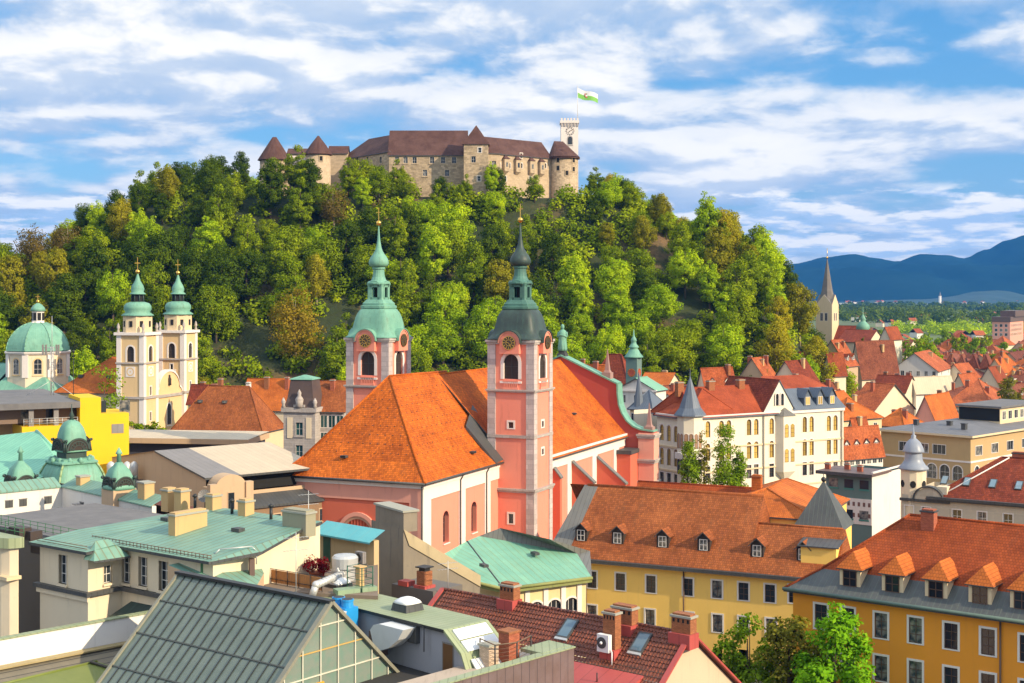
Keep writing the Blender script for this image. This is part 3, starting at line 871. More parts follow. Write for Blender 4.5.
tr.box(X1, X1 + .2, Y0 - .15, 1.5, 17.9, 19.6, 0)
B.part('pilasters', tr, [M_whitest], choir)
co = MB()
for (za, zb, o) in ((19.6, 19.95, .35), (19.95, 20.25, .5), (20.25, 20.5, .7)):
 co.box(X1, X1 + o, Y0 - o, 2, za, zb, 0)
 co.box(X0 - o, X1 + o, Y0 - o, Y0, za, zb, 0)
B.part('cornice', co, [M_whitest], choir)
bd = MB()
bd.box(X0 - .1, X0 + 1.9, Y0 - .18, Y0, 0, 19.6, 0)
bd.box(X1 - 1.9, X1 + .01, Y0 - .18, Y0, 0, 19.6, 0)
bd.box(X0 + 1.9, X1 - 1.9, Y0 - .18, Y0, 17.6, 19.6, 0)
B.part('panel_border', bd, [M_pinklight], choir)  # pink puts bounced light into the colour of the white trim
axc = B.xat(358, Y0); ztop = B.zat(512, axc, Y0); r = 3.1
aw = MB()
for i in range(14):
 (xa, ya), (xb, yb) = ARC[i], ARC[i + 1]
 for r0, r1, q, mm in ((r - .55, r, -.25, 0), (r - .95, r - .55, -.14, 1)):
  aw.quad((axc + xa * r0, Y0 + q, ztop - r + ya * r0), (axc + xb * r0, Y0 + q, ztop - r + yb * r0), (axc + xb * r1, Y0 + q, ztop - r + yb * r1), (axc + xa * r1, Y0 + q, ztop - r + ya * r1), mm)
  aw.quad((axc + xa * r1, Y0 + q, ztop - r + ya * r1), (axc + xb * r1, Y0 + q, ztop - r + yb * r1), (axc + xb * r1, Y0, ztop - r + yb * r1), (axc + xa * r1, Y0, ztop - r + ya * r1), mm)
aw.box(axc - r, axc - r + .55, Y0 - .25, Y0, ztop - r - 3, ztop - r, 0); aw.box(axc + r - .55, axc + r, Y0 - .25, Y0, ztop - r - 3, ztop - r, 0)
arch = B.part('arched_window', aw, [M_pinklight, m_plaster('pale_brown_trim', (0.5, 0.27, 0.17), dirt=.1)], choir)
pn = MB()
pn.sweep([(x * (r - .95), y * (r - .95)) for x, y in ARC], (axc, Y0 - .03, ztop - r), (1, 0, 0), (0, 0, 1), (0, .05, 0), 0)
for i in range(-4, 5): pn.box(axc + i * .48 - .05, axc + i * .48 + .05, Y0 - .09, Y0 - .035, ztop - r - 2, ztop - r + math.sqrt(max((r - .95) ** 2 - (i * .48) ** 2, 0.01)), 1)
B.part('red_shutter', pn, [m_plain('oxide_red_paint', (0.36, 0.05, 0.012), .6), M_red], arch)
cr = MB()
o = .85
xm = (X0 + X1) / 2
ya_ = -14.9
def bell(p, q):   # points from eave p to ridge q with a kick at the eaves
 p, q = Vector(p), Vector(q)
 k = p.lerp(q, .22); k.z -= .55
 return p, k, q
e0, e1 = (X0 - o, Y0 - o, 20.45), (X1 + o, Y0 - o, 20.45)
e2, e3 = (X1 + o, 3.5, 20.45), (X0 - o, 3.5, 20.45)
ra, rb = (xm, ya_, ZR), (xm, 4.0, 33.7)
def strips(pA, pB, qA, qB):
 a, b = bell(pA, qA), bell(pB, qB)
 cr.quad(a[0], b[0], b[1], a[1], 0); cr.quad(a[1], b[1], b[2], a[2], 0)
strips(e1, e2, ra, rb); strips(e3, e0, rb, ra)
a, b = bell(e0, ra), bell(e1, ra)
cr.quad(a[0], b[0], b[1], a[1], 0); cr.poly([a[1], b[1], Vector(ra)], 0)
for e in (e0, e1):
 k = bell(e, ra); cr.tube(k[0], k[1], .16, .16, 6, 0); cr.tube(k[1], k[2], .16, .16, 6, 0)
cr.tube(ra, rb, .16, .16, 6, 0)
croof = B.part('choir_roof', cr, [M_tile_church])
gt = MB()
for p, q in ((e0, e1), (e1, e2), (e3, e0)):
 p, q = Vector(p) - Vector((0, 0, .12)), Vector(q) - Vector((0, 0, .12))
 gt.tube(p, q, .17, .17, 8, 0)
gt.box(X0 - o, X1 + o, Y0 - o, 2, 20.15, 20.3, 0)
for y in (B.yat(462, X1 + .5), B.yat(488, X1 + .5)): gt.tube((X1 + .32, y, 5), (X1 + .32, y, 19.4), .09, .09, 6, 0); gt.tube((X1 + .32, y, 19.4), (X1 + o, y, 20.3), .09, .09, 6, 0)
gt.tube((X1 + .1, Y0 - .4, 5), (X1 + .1, Y0 - .4, 20.1), .1, .1, 6, 0)
B.part('gutter', gt, [M_lead], croof)
for px_, py_, side in ((344, 458, 'f'), (473, 455, 'r')):
 q = MB()
 q.box(-.45, .45, -.35, .35, 0, .32, 0); q.box(-.36, .36, -.36, -.352, .04, .26, 1)
 if side == 'f':
  zt = 23.2; yy = Y0 - o + (zt - 20.45) / (ZR - 20.45) * (ya_ - Y0 + o); xx = B.xat(px_, yy)
  B.part('roof_light', q, [M_lead, M_dark], croof, (xx, yy, zt - .15))
 else:
  zt = 22.6; xx = X1 + o - (zt - 20.45) / (ZR - 20.45) * (X1 + o - xm); yy = B.yat(px_, xx)
  B.part('roof_light', q, [M_lead, M_dark], croof, (xx, yy, zt - .2), R(90))
sg = MB()
def guards(p0, p1, q0, q1, n, rows):
 p0, p1, q0, q1 = map(Vector, (p0, p1, q0, q1))
 nn = (p1 - p0).cross(q0 - p0).normalized()
 if nn.z < 0: nn = -nn
 for r_ in range(rows):
  t = .08 + .84 * r_ / rows
  a, b = p0.lerp(q0, t), p1.lerp(q1, t)
  m_ = max(int(n * (b - a).length / (p1 - p0).length), 1)
  for i in range(m_):
   c = a.lerp(b, (i + .5 + .5 * (r_ % 2)) / (m_ + .5)) + nn * .06
   u = (b - a).normalized(); sg.obox(c, u * .07, u.cross(nn) * .035, nn * .05)
ke, kr = bell(e0, ra)[1], bell(e1, ra)[1]; kq = bell(e2, rb)[1]
guards(ke, kr, ra, ra, 15, 8); guards(kr, kq, ra, rb, 17, 9)
B.part('snow_guards', sg, [M_lead], croof)
sd_ = MB()
slope = (ZR - 20.45) / (X1 + o - xm)
def onroof(x, y, d=.12): return (x, y, 20.45 + (X1 + o - x) * slope + d)
sd_.quad(onroof(-4.9, -2.6), onroof(-4.9, 1, .5), onroof(-11.5, 3.2, .5), onroof(-9.6, -3.4), 0)
sd_.quad(onroof(-4.9, -2.6), onroof(-9.6, -3.4), onroof(-9.6, -3.4, -.4), onroof(-4.9, -2.6, -.4), 0)
B.part('saddle_roof', sd_, [M_lead], croof)
NX0, NX1, NY1 = -28.9, -3.5, 53.5
NE, NR = 20.2, 33.4
nm = (NX0 + NX1) / 2
nw = MB()
nw.wall((NX1, 5), (NX1, NY1), 0, NE, (), .2, 0); nw.wall((NX0, NY1), (NX0, 5), 0, NE, (), .2, 0)
nw.wall((NX0, 2), (NX1, 2), 0, NE, (), .2, 0)
nave = B.part('nave_wall', nw, [M_pink])
np_ = MB()
for pa, pb in ((566.5, 571), (591.5, 596.5), (613, 618)):
 np_.box(NX1, NX1 + .2, B.yat(pa, NX1), B.yat(pb, NX1), 0, 17.6, 0)
np_.box(NX1, NX1 + .22, 7.4, NY1, 17.6, 19.2, 0)
for za, zb, oo in ((19.2, 19.5, .4), (19.5, 19.9, .6)): np_.box(NX1, NX1 + oo, 7.4, NY1, za, zb, 0)
B.part('pilasters', np_, [M_whitest], nave)
nr = MB()
roof(nr, NX0, NX1, 1.0, NY1 - .3, NE, NR - NE, 'y', 0, 0, .8, 0, 1, .25)
nroof = B.part('nave_roof', nr, [M_tile_church, M_lead])
for px_, zt in ((574, 24.5),):
 q = MB(); q.box(-.45, .45, -.35, .35, 0, .32, 0); q.box(-.36, .36, -.36, -.352, .04, .26, 1)
 xx = NX1 + .8 - (zt - 19.4) / ((NR - NE) / 12.7); B.part('roof_light', q, [M_lead, M_dark], nroof, (xx, B.yat(px_, xx), zt), R(90))
for (pa, qa, pb, qb) in ((571.5, 461, 594, 483), (596.5, 456.5, 626, 484), (553.5, 467, 561, 478)):
 yy = B.yat(pa, NX1); za = B.zat(qa, NX1, yy); xb = B.xat(pb, yy); zb = B.zat(qb, xb, yy)
 b = MB()
 b.sweep([(NX1, 0), (NX1, za), (xb, zb), (xb, 0)], (0, yy - .45, 0), (1, 0, 0), (0, 0, 1), (0, .9, 0), 0)
 bt = B.part('buttress', b, [M_red])  # red paints the salmon wall's grazing light into the buttress
 k = MB()
 k.sweep([(NX1, za + .02), (NX1, za + .3), (xb + .2, zb + .2), (xb + .2, zb - .08)], (0, yy - .62, 0), (1, 0, 0), (0, 0, 1), (0, 1.24, 0), 0)
 B.part('coping', k, [M_leadgrey], bt)
half = [(0, 34.0), (8.7, 30.1), (11.2, 29.0), (11.25, 27.2), (11.5, 25.2), (12.1, 23.6), (13.1, 22.1), (14.4, 21.1), (15.8, 20.6), (18.4, 20.3)]
out = [(nm + a, z) for a, z in half]; outl = [(nm - a, z) for a, z in reversed(half)]
fm = MB()
fm.sweep(outl + out[1:] + [(nm + 18.4, 0), (nm - 18.4, 0)], (0, NY1, 0), (1, 0, 0), (0, 0, 1), (0, 2.2, 0), 0)
front = B.part('facade_gable', fm, [m_plaster('brick_red_plaster', (0.42, 0.075, 0.05), dirt=.15)])
cp = MB()
pts = outl + out[1:]
for (a0, z0), (a1, z1) in zip(pts[:-1], pts[1:]):
 dv = Vector((a1 - a0, 0, z1 - z0)); nv = Vector((-dv.z, 0, dv.x)).normalized() * .14
 c_ = Vector(((a0 + a1) / 2, NY1 + 1.1, (z0 + z1) / 2)) + nv * 1.05
 cp.obox(c_, dv / 2 * 1.02, (0, 1.4, 0), nv)
B.part('coping', cp, [M_copperdome], front)
for ax in (nm + 9.0, nm + 17.2, nm - 9.0, nm - 17.2):
 zb = 30.3 if abs(ax - nm) < 12 else 20.4
 ob = MB()
 ob.box(ax - .85, ax + .85, NY1 + .3, NY1 + 2.0, zb - .4, zb + .8, 0)
 ob.lathe([(.75 * 1.2, zb + .8), (.6, zb + 1.2), (.06, zb + 5.2)], (ax, NY1 + 1.15), 4, 0, False, rot=math.pi / 4)
 B.part('obelisk', ob, [m_plaster('obelisk_stone', (0.34, 0.2, 0.17), dirt=.3)], front)
pr = MB()
px0, px1 = nm + 15.6, nm + 18.6
pr.box(px0, px1, NY1 - .6, NY1 + 2.6, 0, 20.1, 0)
for za in (19.9, 15.3, 11.3):
 pr.box(px0 - .35, px1 + .35, NY1 - .95, NY1 + 2.95, za - .35, za, 1)
 pr.box(px0 - .18, px1 + .18, NY1 - .8, NY1 + 2.8, za - .75, za - .352, 1)
B.part('corner_pier', pr, [M_pinklight, M_greystone], front)
lb = MB()
lb.box(NX1 + .01, nm + 15.5, NY1 - 5, NY1 - .01, 0, 16.6, 0)
lb.box(NX1 + .25, nm + 15.8, NY1 - 5.3, NY1 - .02, 16.6, 17.3, 1)
B.part('stair_block', lb, [M_red, M_lead], front)
sp_ = B.world(nm, NY1 + 1.1, 34.0)
st = empty('statue', sp_, -R(23))
tag(st, 'green copper statue of a robed woman standing on the church gable', 'statue')
q = MB(); q.box(-.8, .8, -.8, .8, 0, .5); q.box(-.6, .6, -.6, .6, .5, 1.0); q.build('plinth', [M_lead], st)
q = MB()
q.lathe([(.85, 1.0), (.9, 1.4), (.78, 2.4), (.72, 3.2), (.86, 3.9), (.8, 4.4), (.62, 4.8), (.3, 5.02), (.24, 5.15)], (0, 0), 14, 0, True)
q.lathe([(.2, 5.1), (.3, 5.25), (.36, 5.5), (.33, 5.8), (.2, 6.0), (.02, 6.08)], (0, -.05), 12, 0, True)
for sx in (-1, 1):
 q.tube((sx * .75, 0, 4.55), (sx * .95, -.2, 3.7), .24, .2, 8); q.tube((sx * .95, -.2, 3.7), (sx * .2, -.85, 3.95), .2, .13, 8); q.ball((sx * .14, -.9, 4.0), .15, 0, 8, 5)
for i in range(9):
 an = 2 * math.pi * i / 9; q.tube((math.cos(an) * .84, math.sin(an) * .84, 1.05), (math.cos(an) * .66, math.sin(an) * .66, 3.2), .12, .08, 5)
q.build('robed_figure', [M_copperdome], st)
from mathutils import noise as mnoise
def hill_h(x, y):
 dxr = max(0.0, x - 34) / 150.0
 dxr = dxr + max(0.0, x - 97 - (y - 540) * .12) / 55.0
 dxl = max(0.0, -124 - x) / 152.0
 fy = 506.0 + 5 * math.sin(x * 0.021 + 1.0)
 dyf = max(0.0, fy - y) / 102.0
 dyb = max(0.0, y - 600) / 170.0
 u = math.sqrt((dxr + dxl) ** 2 + max(dyf, dyb) ** 2)
 u = min(u, 1.0)
 s = 1 - u
 s = s * (1 - 0.25 * (1 - s) * s * 2)
 s = s + 0.06 * math.sin(s * math.pi)
 n = mnoise.fractal(Vector((x * 0.012, y * 0.012, 3.3)), 1.0, 2.0, 4) * 5.0
 return max(81.5 * s + n * math.sin(math.pi * min(max(s, 0), 1)) , 0.0)
def build_hill():
 x0, x1, y0, y1, st = -620, 260, 384, 790, 6
 nx, ny = int((x1 - x0) / st) + 1, int((y1 - y0) / st) + 1
 m = MB()
 vs_ = [(x0 + i * st, y0 + j * st, hill_h(x0 + i * st, y0 + j * st) - 0.5) for j in range(ny) for i in range(nx)]
 m.v = vs_
 for j in range(ny - 1):
  for i in range(nx - 1):
   a = j * nx + i
   m.f.append((a, a + 1, a + nx + 1, a + nx)); m.m.append(0); m.sm.append(True)
 mt, t, b = newmat('hill_soil')
 g = t.node('ShaderNodeNewGeometry').outputs['Position']
 n1 = t.noise(g, 0.03, 6, 0.65); n2 = t.noise(g, 0.4, 6, 0.7)
 c = t.ramp(n1, [(0.35, (0.02, 0.04, 0.008)), (0.52, (0.05, 0.06, 0.014)), (0.63, (0.24, 0.14, 0.06)), (0.72, (0.09, 0.10, 0.02))])
 c = t.mix(t.maprange(n2, .35, .7), t.mix(1.0, c, (.6, .6, .6), 'MULTIPLY'), c)
 t.put(b.inputs['Base Color'], c); b.inputs['Roughness'].default_value = .95
 bump(t, b, n2, .8, .6)
 struct(m.build('hill', [mt]))
build_hill()
rng = np.random.default_rng(5)
def leaf_mesh(name, centers, radii, tones, n, size, mat, crown_c, flat=0.8, shell=0.45, up=0.25, clump_w=0.55):
 """many small leaf sprays through the volume of clumps; normals follow the clumps so light models the crown"""
 centers = np.asarray(centers, float); radii = np.asarray(radii, float); tones = np.asarray(tones, float)
 wgt = radii ** 2; wgt = wgt / wgt.sum()
 k = rng.choice(len(centers), n, p=wgt)
 d = rng.normal(size=(n, 3)); d /= np.linalg.norm(d, axis=1)[:, None]
 rr = radii[k] * (shell + (1.08 - shell) * rng.random(n) ** 0.6)
 c = centers[k] + d * rr[:, None] * np.array([1, 1, flat])
 cd = c - np.asarray(crown_c); cd /= (np.linalg.norm(cd, axis=1)[:, None] + 1e-6)
 out = d * clump_w + cd * (1 - clump_w) + np.array([0, 0, up]); out /= np.linalg.norm(out, axis=1)[:, None]
 nn = out + rng.normal(size=(n, 3)) * 0.55; nn /= np.linalg.norm(nn, axis=1)[:, None]
 t1 = np.cross(nn, rng.normal(size=(n, 3))); t1 /= np.linalg.norm(t1, axis=1)[:, None]
 t2 = np.cross(nn, t1)
 sz = size * (0.6 + 0.8 * rng.random(n))
 a = t1 * sz[:, None] * 0.5; b = t2 * sz[:, None] * 0.36
 v = np.stack([c - a, c - b * 0.9 + a * 0.1, c + a, c + b * 0.9 + a * 0.1], 1).reshape(-1, 3)
 me = bpy.data.meshes.new(name)
 me.vertices.add(4 * n); me.vertices.foreach_set('co', v.astype(np.float32).ravel())
 me.loops.add(4 * n); me.polygons.add(n)
 idx = np.arange(4 * n, dtype=np.int32)
 gn = np.cross(v.reshape(n, 4, 3)[:, 1] - v.reshape(n, 4, 3)[:, 0], v.reshape(n, 4, 3)[:, 2] - v.reshape(n, 4, 3)[:, 0])
 flip = (gn * out).sum(1) < 0
 idx = idx.reshape(n, 4); idx[flip] = idx[flip][:, ::-1]
 me.loops.foreach_set('vertex_index', idx.ravel())
 me.polygons.foreach_set('loop_start', np.arange(0, 4 * n, 4, dtype=np.int32))
 me.polygons.foreach_set('use_smooth', np.ones(n, dtype=bool))
 me.update(calc_edges=True)
 at = me.attributes.new('tone', 'FLOAT', 'POINT')
 tn = np.clip(tones[k] + rng.normal(size=n) * 0.13, 0, 1)
 at.data.foreach_set('value', np.repeat(tn, 4).astype(np.float32))
 nv = np.repeat(out + rng.normal(size=(n, 3)) * 0.22, 4, axis=0)
 nv /= np.linalg.norm(nv, axis=1)[:, None]
 me.normals_split_custom_set_from_vertices(nv.tolist())
 me.materials.append(mat)
 return me
def tree_variant(h, r, mat, bark, shape='round', n=2300, leaf=0.75, blobs=34, gap=0.0, trunk_r=0.32):
 """returns (trunk mesh, crown mesh); base at the origin"""
 cs, rs, ts = [], [], []
 base = h * (0.12 if shape in ('round', 'tall') else 0.10)
 cz = (h + base) / 2; hz = (h - base) / 2
 for i in range(blobs):
  for _ in range(40):
   u = rng.uniform(-1, 1, 3)
   l = np.linalg.norm(u)
   if not 0.25 < l < 1: continue
   break
  if shape == 'poplar': p = np.array([u[0] * r, u[1] * r, cz + u[2] * hz]) ; br = r * rng.uniform(.4, .62)
  elif shape == 'conifer':
   z = base + (h - base) * rng.random() ** 1.2
   q = r * (1 - (z - base) / (h - base)) ; an = rng.uniform(0, 6.28)
   p = np.array([math.cos(an) * q * .7, math.sin(an) * q * .7, z]); br = max(q * .45, .35)
  else:
   w = 0.74
   p = np.array([u[0] * r * w, u[1] * r * w, cz + u[2] * hz * .86 - (abs(u[0]) + abs(u[1])) * hz * .16]); br = r * rng.uniform(.12, .30)
   if shape == 'sparse': br = r * rng.uniform(.16, .27)
  cs.append(p); rs.append(br); ts.append(min(max(rng.normal(.5, .2), 0), 1))
 crown = leaf_mesh('crown', cs, rs, ts, n, leaf, mat, (0, 0, cz - hz * .3), 0.78)
 t = MB()
 rt = trunk_r * h / 14
 lean = rng.uniform(-.03, .03, 2) * h
 mid = (lean[0], lean[1], h * .45)
 t.tube((0, 0, -1.0), (lean[0] * .4, lean[1] * .4, h * .22), rt, rt * .78, 8)
 t.tube((lean[0] * .4, lean[1] * .4, h * .22), mid, rt * .78, rt * .52, 7)
 t.tube(mid, (lean[0], lean[1], h * .82), rt * .52, rt * .12, 6)
 if shape not in ('poplar', 'conifer'):
  for i in rng.choice(len(cs), min(9, len(cs)), replace=False):
   z0 = h * rng.uniform(.22, .55)
   f = min(z0 / (h * .45), 1)
   t.tube((lean[0] * f, lean[1] * f, z0), cs[i], rt * .38, rt * .07, 5)
 return t.mesh('trunk', [bark]), crown
L_mid = m_leaf('leaf_mid', (0.071, 0.117, 0.005), (0.195, 0.269, 0.008), (0.427, 0.491, 0.015))
L_bright = m_leaf('leaf_bright', (0.134, 0.234, 0.008), (0.329, 0.468, 0.012), (0.610, 0.702, 0.020), objvar=.22)
L_dark = m_leaf('leaf_dark', (0.027, 0.056, 0.005), (0.078, 0.126, 0.008), (0.171, 0.234, 0.012), objvar=.2)
L_yellow = m_leaf('leaf_yellow', (0.159, 0.164, 0.010), (0.317, 0.292, 0.016), (0.512, 0.433, 0.030), objvar=.2)
L_rusty = m_leaf('leaf_rusty', (0.10, 0.085, 0.02), (0.17, 0.125, 0.028), (0.25, 0.18, 0.045), objvar=.2)
TREES = {}
for kind, mat, bark in (('mid', L_mid, M_bark), ('bright', L_bright, M_bark), ('dark', L_dark, M_bark), ('yellow', L_yellow, M_barkpale), ('rusty', L_rusty, M_barkpale)):
 TREES[kind] = []
 for v in range(3 if kind in ('mid', 'bright') else 2):
  shp = 'sparse' if kind == 'rusty' else ('round', 'tall', 'round')[v]
  hh, rr = ((19, 7.4), (21, 6.0), (16, 7.8))[v]
  TREES[kind].append((hh, rr) + tree_variant(hh, rr, mat, bark, shp, n=9500 if shp != 'sparse' else 4000, leaf=0.54, blobs=95))
ADJ = {'mid': 'fresh green', 'bright': 'bright light green', 'dark': 'deep dark green', 'yellow': 'yellowish green', 'rusty': 'thin rusty brown'}
def put_tree(kind, v, loc, s, rz, label, group, name='leafy_tree'):
 hh, rr, tm, cm = TREES[kind][v % len(TREES[kind])]
 e = empty(name, loc, rz); tag(e, label, 'tree', group)
 o = link('trunk', tm, e, scale=s); c = link('crown', cm, e, scale=s)
 return e
def hill_place(px, py):
 if py > 330: return 'at the foot of the castle hill'
 if px < 130: return 'on the far low shoulder of the castle hill'
 if px < 330: return 'on the slope under the round castle towers'
 if px < 545: return 'on the slope under the castle palace'
 if px < 660: return 'on the rocky slope beside the great round tower'
 return 'on the hill side falling towards the plain'
def visible_from_eye(p):
 """is the point above the hill's own skyline as seen from the camera"""
 for k in range(1, 30):
  f = 1 - k * 0.012
  q = (p[0] * f, p[1] * f, H + (p[2] - H) * f)
  if q[1] < 395: break
  if q[2] < hill_h(q[0], q[1]) - 1.0: return False
 return True
def plant_hill():
 random.seed(21)
 pts = []
 cand = []
 y = 410.0
 while y < 640:
  x = -300.0
  while x < 175:
   cand.append((x + random.uniform(-5, 5), y + random.uniform(-4.5, 4.5)))
   x += 11.8
  y += 10.8
 n = 0
 for x, y in cand:
  z = hill_h(x, y)
  if z < 2.0: continue
  s = random.uniform(.7, 1.15)
  top = (x, y, z + 17 * s)
  px, py = PX(top)
  if px < 270 and y > 480: s *= .78
  if not (-25 < px < 1040): continue
  bx = 475
  px0, py0 = PX((x, y, z))
  if -100 < x < 36 and 516 < y < 600: continue
  if y > 600 and -100 < x < 36: continue
  if 258 < px < 334 and y < 432: continue
  if not visible_from_eye((x, y, z + 14 * s)): continue
  if 540 < px < 586 and py < 205: continue
  if 586 <= px < 700 and py < 215: s *= .68
  if 335 < px < 604 and py < 190:
   s *= 0.62 if 388 < px < 545 else .8
   pass
  if 245 < px <= 335 and py < 160: s *= .8
  bare = mnoise.noise(Vector((x * .03, y * .03, z * .03 + 7)))
  if bare > .43 and px > 330 and py > 238: continue
  big = mnoise.noise(Vector((x * .018 + 4, y * .018, 1)))
  r = random.random()
  if px < 250: ks = (('dark', .50 + big * .3), ('mid', .32), ('bright', .14), ('yellow', .06))
  elif px < 560: ks = (('mid', .48), ('bright', .22 + big * .2), ('dark', .18), ('yellow', .08), ('rusty', .01))
  else: ks = (('bright', .34), ('mid', .34), ('yellow', .16 + big * .2), ('dark', .12), ('rusty', .01))
  kind = ks[0][0]; acc = 0
  for kname, wgt in ks:
   acc += max(wgt, .02)
   if r < acc: kind = kname; break
  if 20 < px < 75 and py < 265: kind = random.choice(('yellow', 'rusty', 'bright'))
  sc = (s * random.uniform(.9, 1.1), s * random.uniform(.9, 1.1), s * random.uniform(.9, 1.15))
  size = 'tall' if s > 1.12 else ('low' if s < .9 else 'full')
  pl = hill_place(px, py)
  put_tree(kind, random.randrange(3), (x, y, z - .3), sc, random.uniform(0, 6.28), f'{size} {ADJ[kind]} tree {pl}', f'{ADJ[kind]} trees {pl}')
  n += 1
 print('hill trees', n)
plant_hill()
gx = P(296, 385, 428).x
e = empty('pale_branching_tree', (gx, 428, hill_h(gx, 428) - 1), .4); tag(e, 'tall golden brown tree with pale bare branches at the hill foot behind grey mansion', 'tree')
tm, cm = tree_variant(50.5 - hill_h(gx, 428), 10.5, m_leaf('leaf_gold', (0.19, 0.14, 0.012), (0.32, 0.23, 0.018), (0.46, 0.34, 0.03), objvar=0), M_barkpale, 'sparse', 7000, .62, 120, trunk_r=.2)
link('trunk', tm, e); link('crown', cm, e)
def plant_undergrowth():
 """bushes and saplings that cover the slope between the trees: one uncounted mass"""
 cs, rs, ts = [], [], []
 random.seed(3)
 for _ in range(4200):
  x = random.uniform(-330, 150); y = random.uniform(405, 640)
  z = hill_h(x, y)
  if z < 1.0 or (-98 < x < 34 and 517 < y < 600): continue
  if mnoise.noise(Vector((x * .03, y * .03, z * .03 + 7))) > .47 and x > -60: continue
  if not visible_from_eye((x, y, z + 2)): continue
  r = random.uniform(1.8, 4.4)
  cs.append((x, y, z + r * .35)); rs.append(r); ts.append(random.random())
 me = leaf_mesh('undergrowth', cs, rs, ts, 260000, 1.05, L_mid, (-30, 620, -60), .85, .3, .4, .7)
 o = link('undergrowth', me)
 tag(o, 'green bushes and saplings covering the castle hill slope', 'undergrowth', kind='stuff')
plant_undergrowth()
K = Bld('castle', 'long stone castle with brown roofs and round towers crowning the wooded hill', 'castle', 475, 520.0, 0.0, z=70.0)
def kx(px, Y): return (px - CX) * Y / F - K.O[0]
def kz(py, Y): return ZY(py, Y) - 70.0
def ZY(py, Y): return H - (py - HZ) * Y / F
def kpart(name, mb, mats, parent=None, loc=None, rz=0): return mb.build(name, mats, parent or K.root, loc, rz)
ws_k = WS(1.6, 2.3, .3, M_castlepl, M_glass, 2, 2, M_wframe, M_castle, False, .4, True)
ws_ks = WS(1.2, 1.8, .25, M_whitest, M_glass, 1, 2, M_wframe, M_castle, False, .4, False)
def round_tower(px0, px1, Y, ztop_py, apex_py, apex_px, flat=.12, wins=(), base=-14.0, mat=None):
 xc = (kx(px0, Y) + kx(px1, Y)) / 2; r = (kx(px1, Y) - kx(px0, Y)) / 2; yc = Y - K.O[1]
 z1 = kz(ztop_py, Y - r * .6); za = kz(apex_py, Y)
 t = MB(); t.lathe([(r * 1.03, base), (r * .96, z1)], (xc, yc), 32, 0, True)
 tw = kpart('round_tower', t, [mat or M_castle])
 q = MB(); ax = kx(apex_px, Y)
 q.lathe([(r * 1.12, z1 - .3), (r * 1.1, z1 - .05), (r * .62, z1 + (za - z1) * .5), (r * flat, za)], (xc, yc), 28, 0, True)
 kpart('cone_roof', q, [M_tile_castle], tw)
 for dpx, py in wins:
  x = kx(dpx, Y - r) - xc
  a = math.asin(max(-.95, min(.95, x / r)))
  wn_ = MB(); wn_.box(-.55, .55, -.06, .25, 0, 1.7, 0); wn_.box(-.8, .8, -.03, .2, -.3, 1.95, 1)
  kpart('window', wn_, [M_dark, M_castlepl], tw, (xc + math.sin(a) * r * .985, yc - math.cos(a) * r * .985, kz(py, Y - r)), a)
 return tw
round_tower(259.5, 289.5, 530, 159, 137.2, 275, .14, ((268, 170), (282, 170)), mat=M_castle)
round_tower(305.5, 331, 532, 153.5, 135.8, 317.5, .06, ((321, 160.5),), mat=M_castlepl)
round_tower(549.5, 578.5, 548, 157.5, 150.0, 560, .5, ((558, 162), (558, 170), (567, 175), (574, 162), (574, 171), (572, 191), (562, 193)))
def kblock(name, pxa, Ya, pxb, Yb, depth, py_e, py_r, wall, hips=(0, 0), rows=(), base=-14, ov=.5, rows_style=None):
 """a wing along the line (pxa,Ya)-(pxb,Yb); its front faces the camera"""
 a = Vector((kx(pxa, Ya), Ya - K.O[1])); b = Vector((kx(pxb, Yb), Yb - K.O[1]))
 d = b - a; L = d.length; ang = math.atan2(d.y, d.x)
 z1 = kz(py_e, (Ya + Yb) / 2); zr = kz(py_r, (Ya + Yb) / 2 + depth / 2)
 m = MB()
 wins = []
 for px_list, py in rows:
  for px_ in px_list:
   t_ = (px_ - pxa) / (pxb - pxa)
   Yw = Ya + (Yb - Ya) * t_
   u = (Vector((kx(px_, Yw), Yw - K.O[1])) - a).length
   wins.append((rows_style or ws_k, u, kz(py, Yw)))
 m.wall((0, 0), (L, 0), base, z1, [(u - st.w / 2, u + st.w / 2, z, z + st.h) for st, u, z in wins], .4)
 m.wall((L, 0), (L, depth), base, z1); m.wall((L, depth), (0, depth), base, z1); m.wall((0, depth), (0, 0), base, z1)
 if not hips[0]: gable_tri(m, 0, L, 0, depth, z1, zr - z1, 'x', 0)
 if not hips[1]: gable_tri(m, 0, L, 0, depth, z1, zr - z1, 'x', 1)
 o = kpart(name, m, [wall], None, (a.x, a.y, 0), ang)
 for st, u, z in wins: st.add(o, (0, 0), (L, 0), u, z)
 q = MB(); roof(q, 0, L, 0, depth, z1, zr - z1, 'x', hips[0], hips[1], ov, 0, 1, .25, False)
 kpart('roof', q, [M_tile_castle, M_lead], o)
 return o, L, z1
kblock('palace_wing', 389, 520, 466, 520, 17, 153.8, 130.5, M_castle, (0, 0), (((397, 405.5, 414.5, 432, 443, 454), 163.2), ((399, 425, 447), 176)))
kblock('north_wing', 341, 552, 389.5, 521, 15, 154.5, 137.5, M_castle, (9, 8), (((358, 368, 381), 163), ))
kblock('curtain_range', 288, 540, 308, 540, 7, 153, 148.5, M_castlepl, (0, 0))
kblock('curtain_range', 329, 545, 347, 545, 7, 152.5, 146, M_castlepl, (0, 0))
for px_ in (289, 294, 299, 304):
 q = MB(); q.box(-.75, .75, -.5, .5, -6, 1.6); kpart('buttress', q, [M_whitest], None, (kx(px_, 534), 534 - K.O[1], kz(160, 534)))
kblock('chapel_wing', 486, 524, 500, 526, 12, 152, 138, M_castlepl, (0, 0), (((494,), 167),))
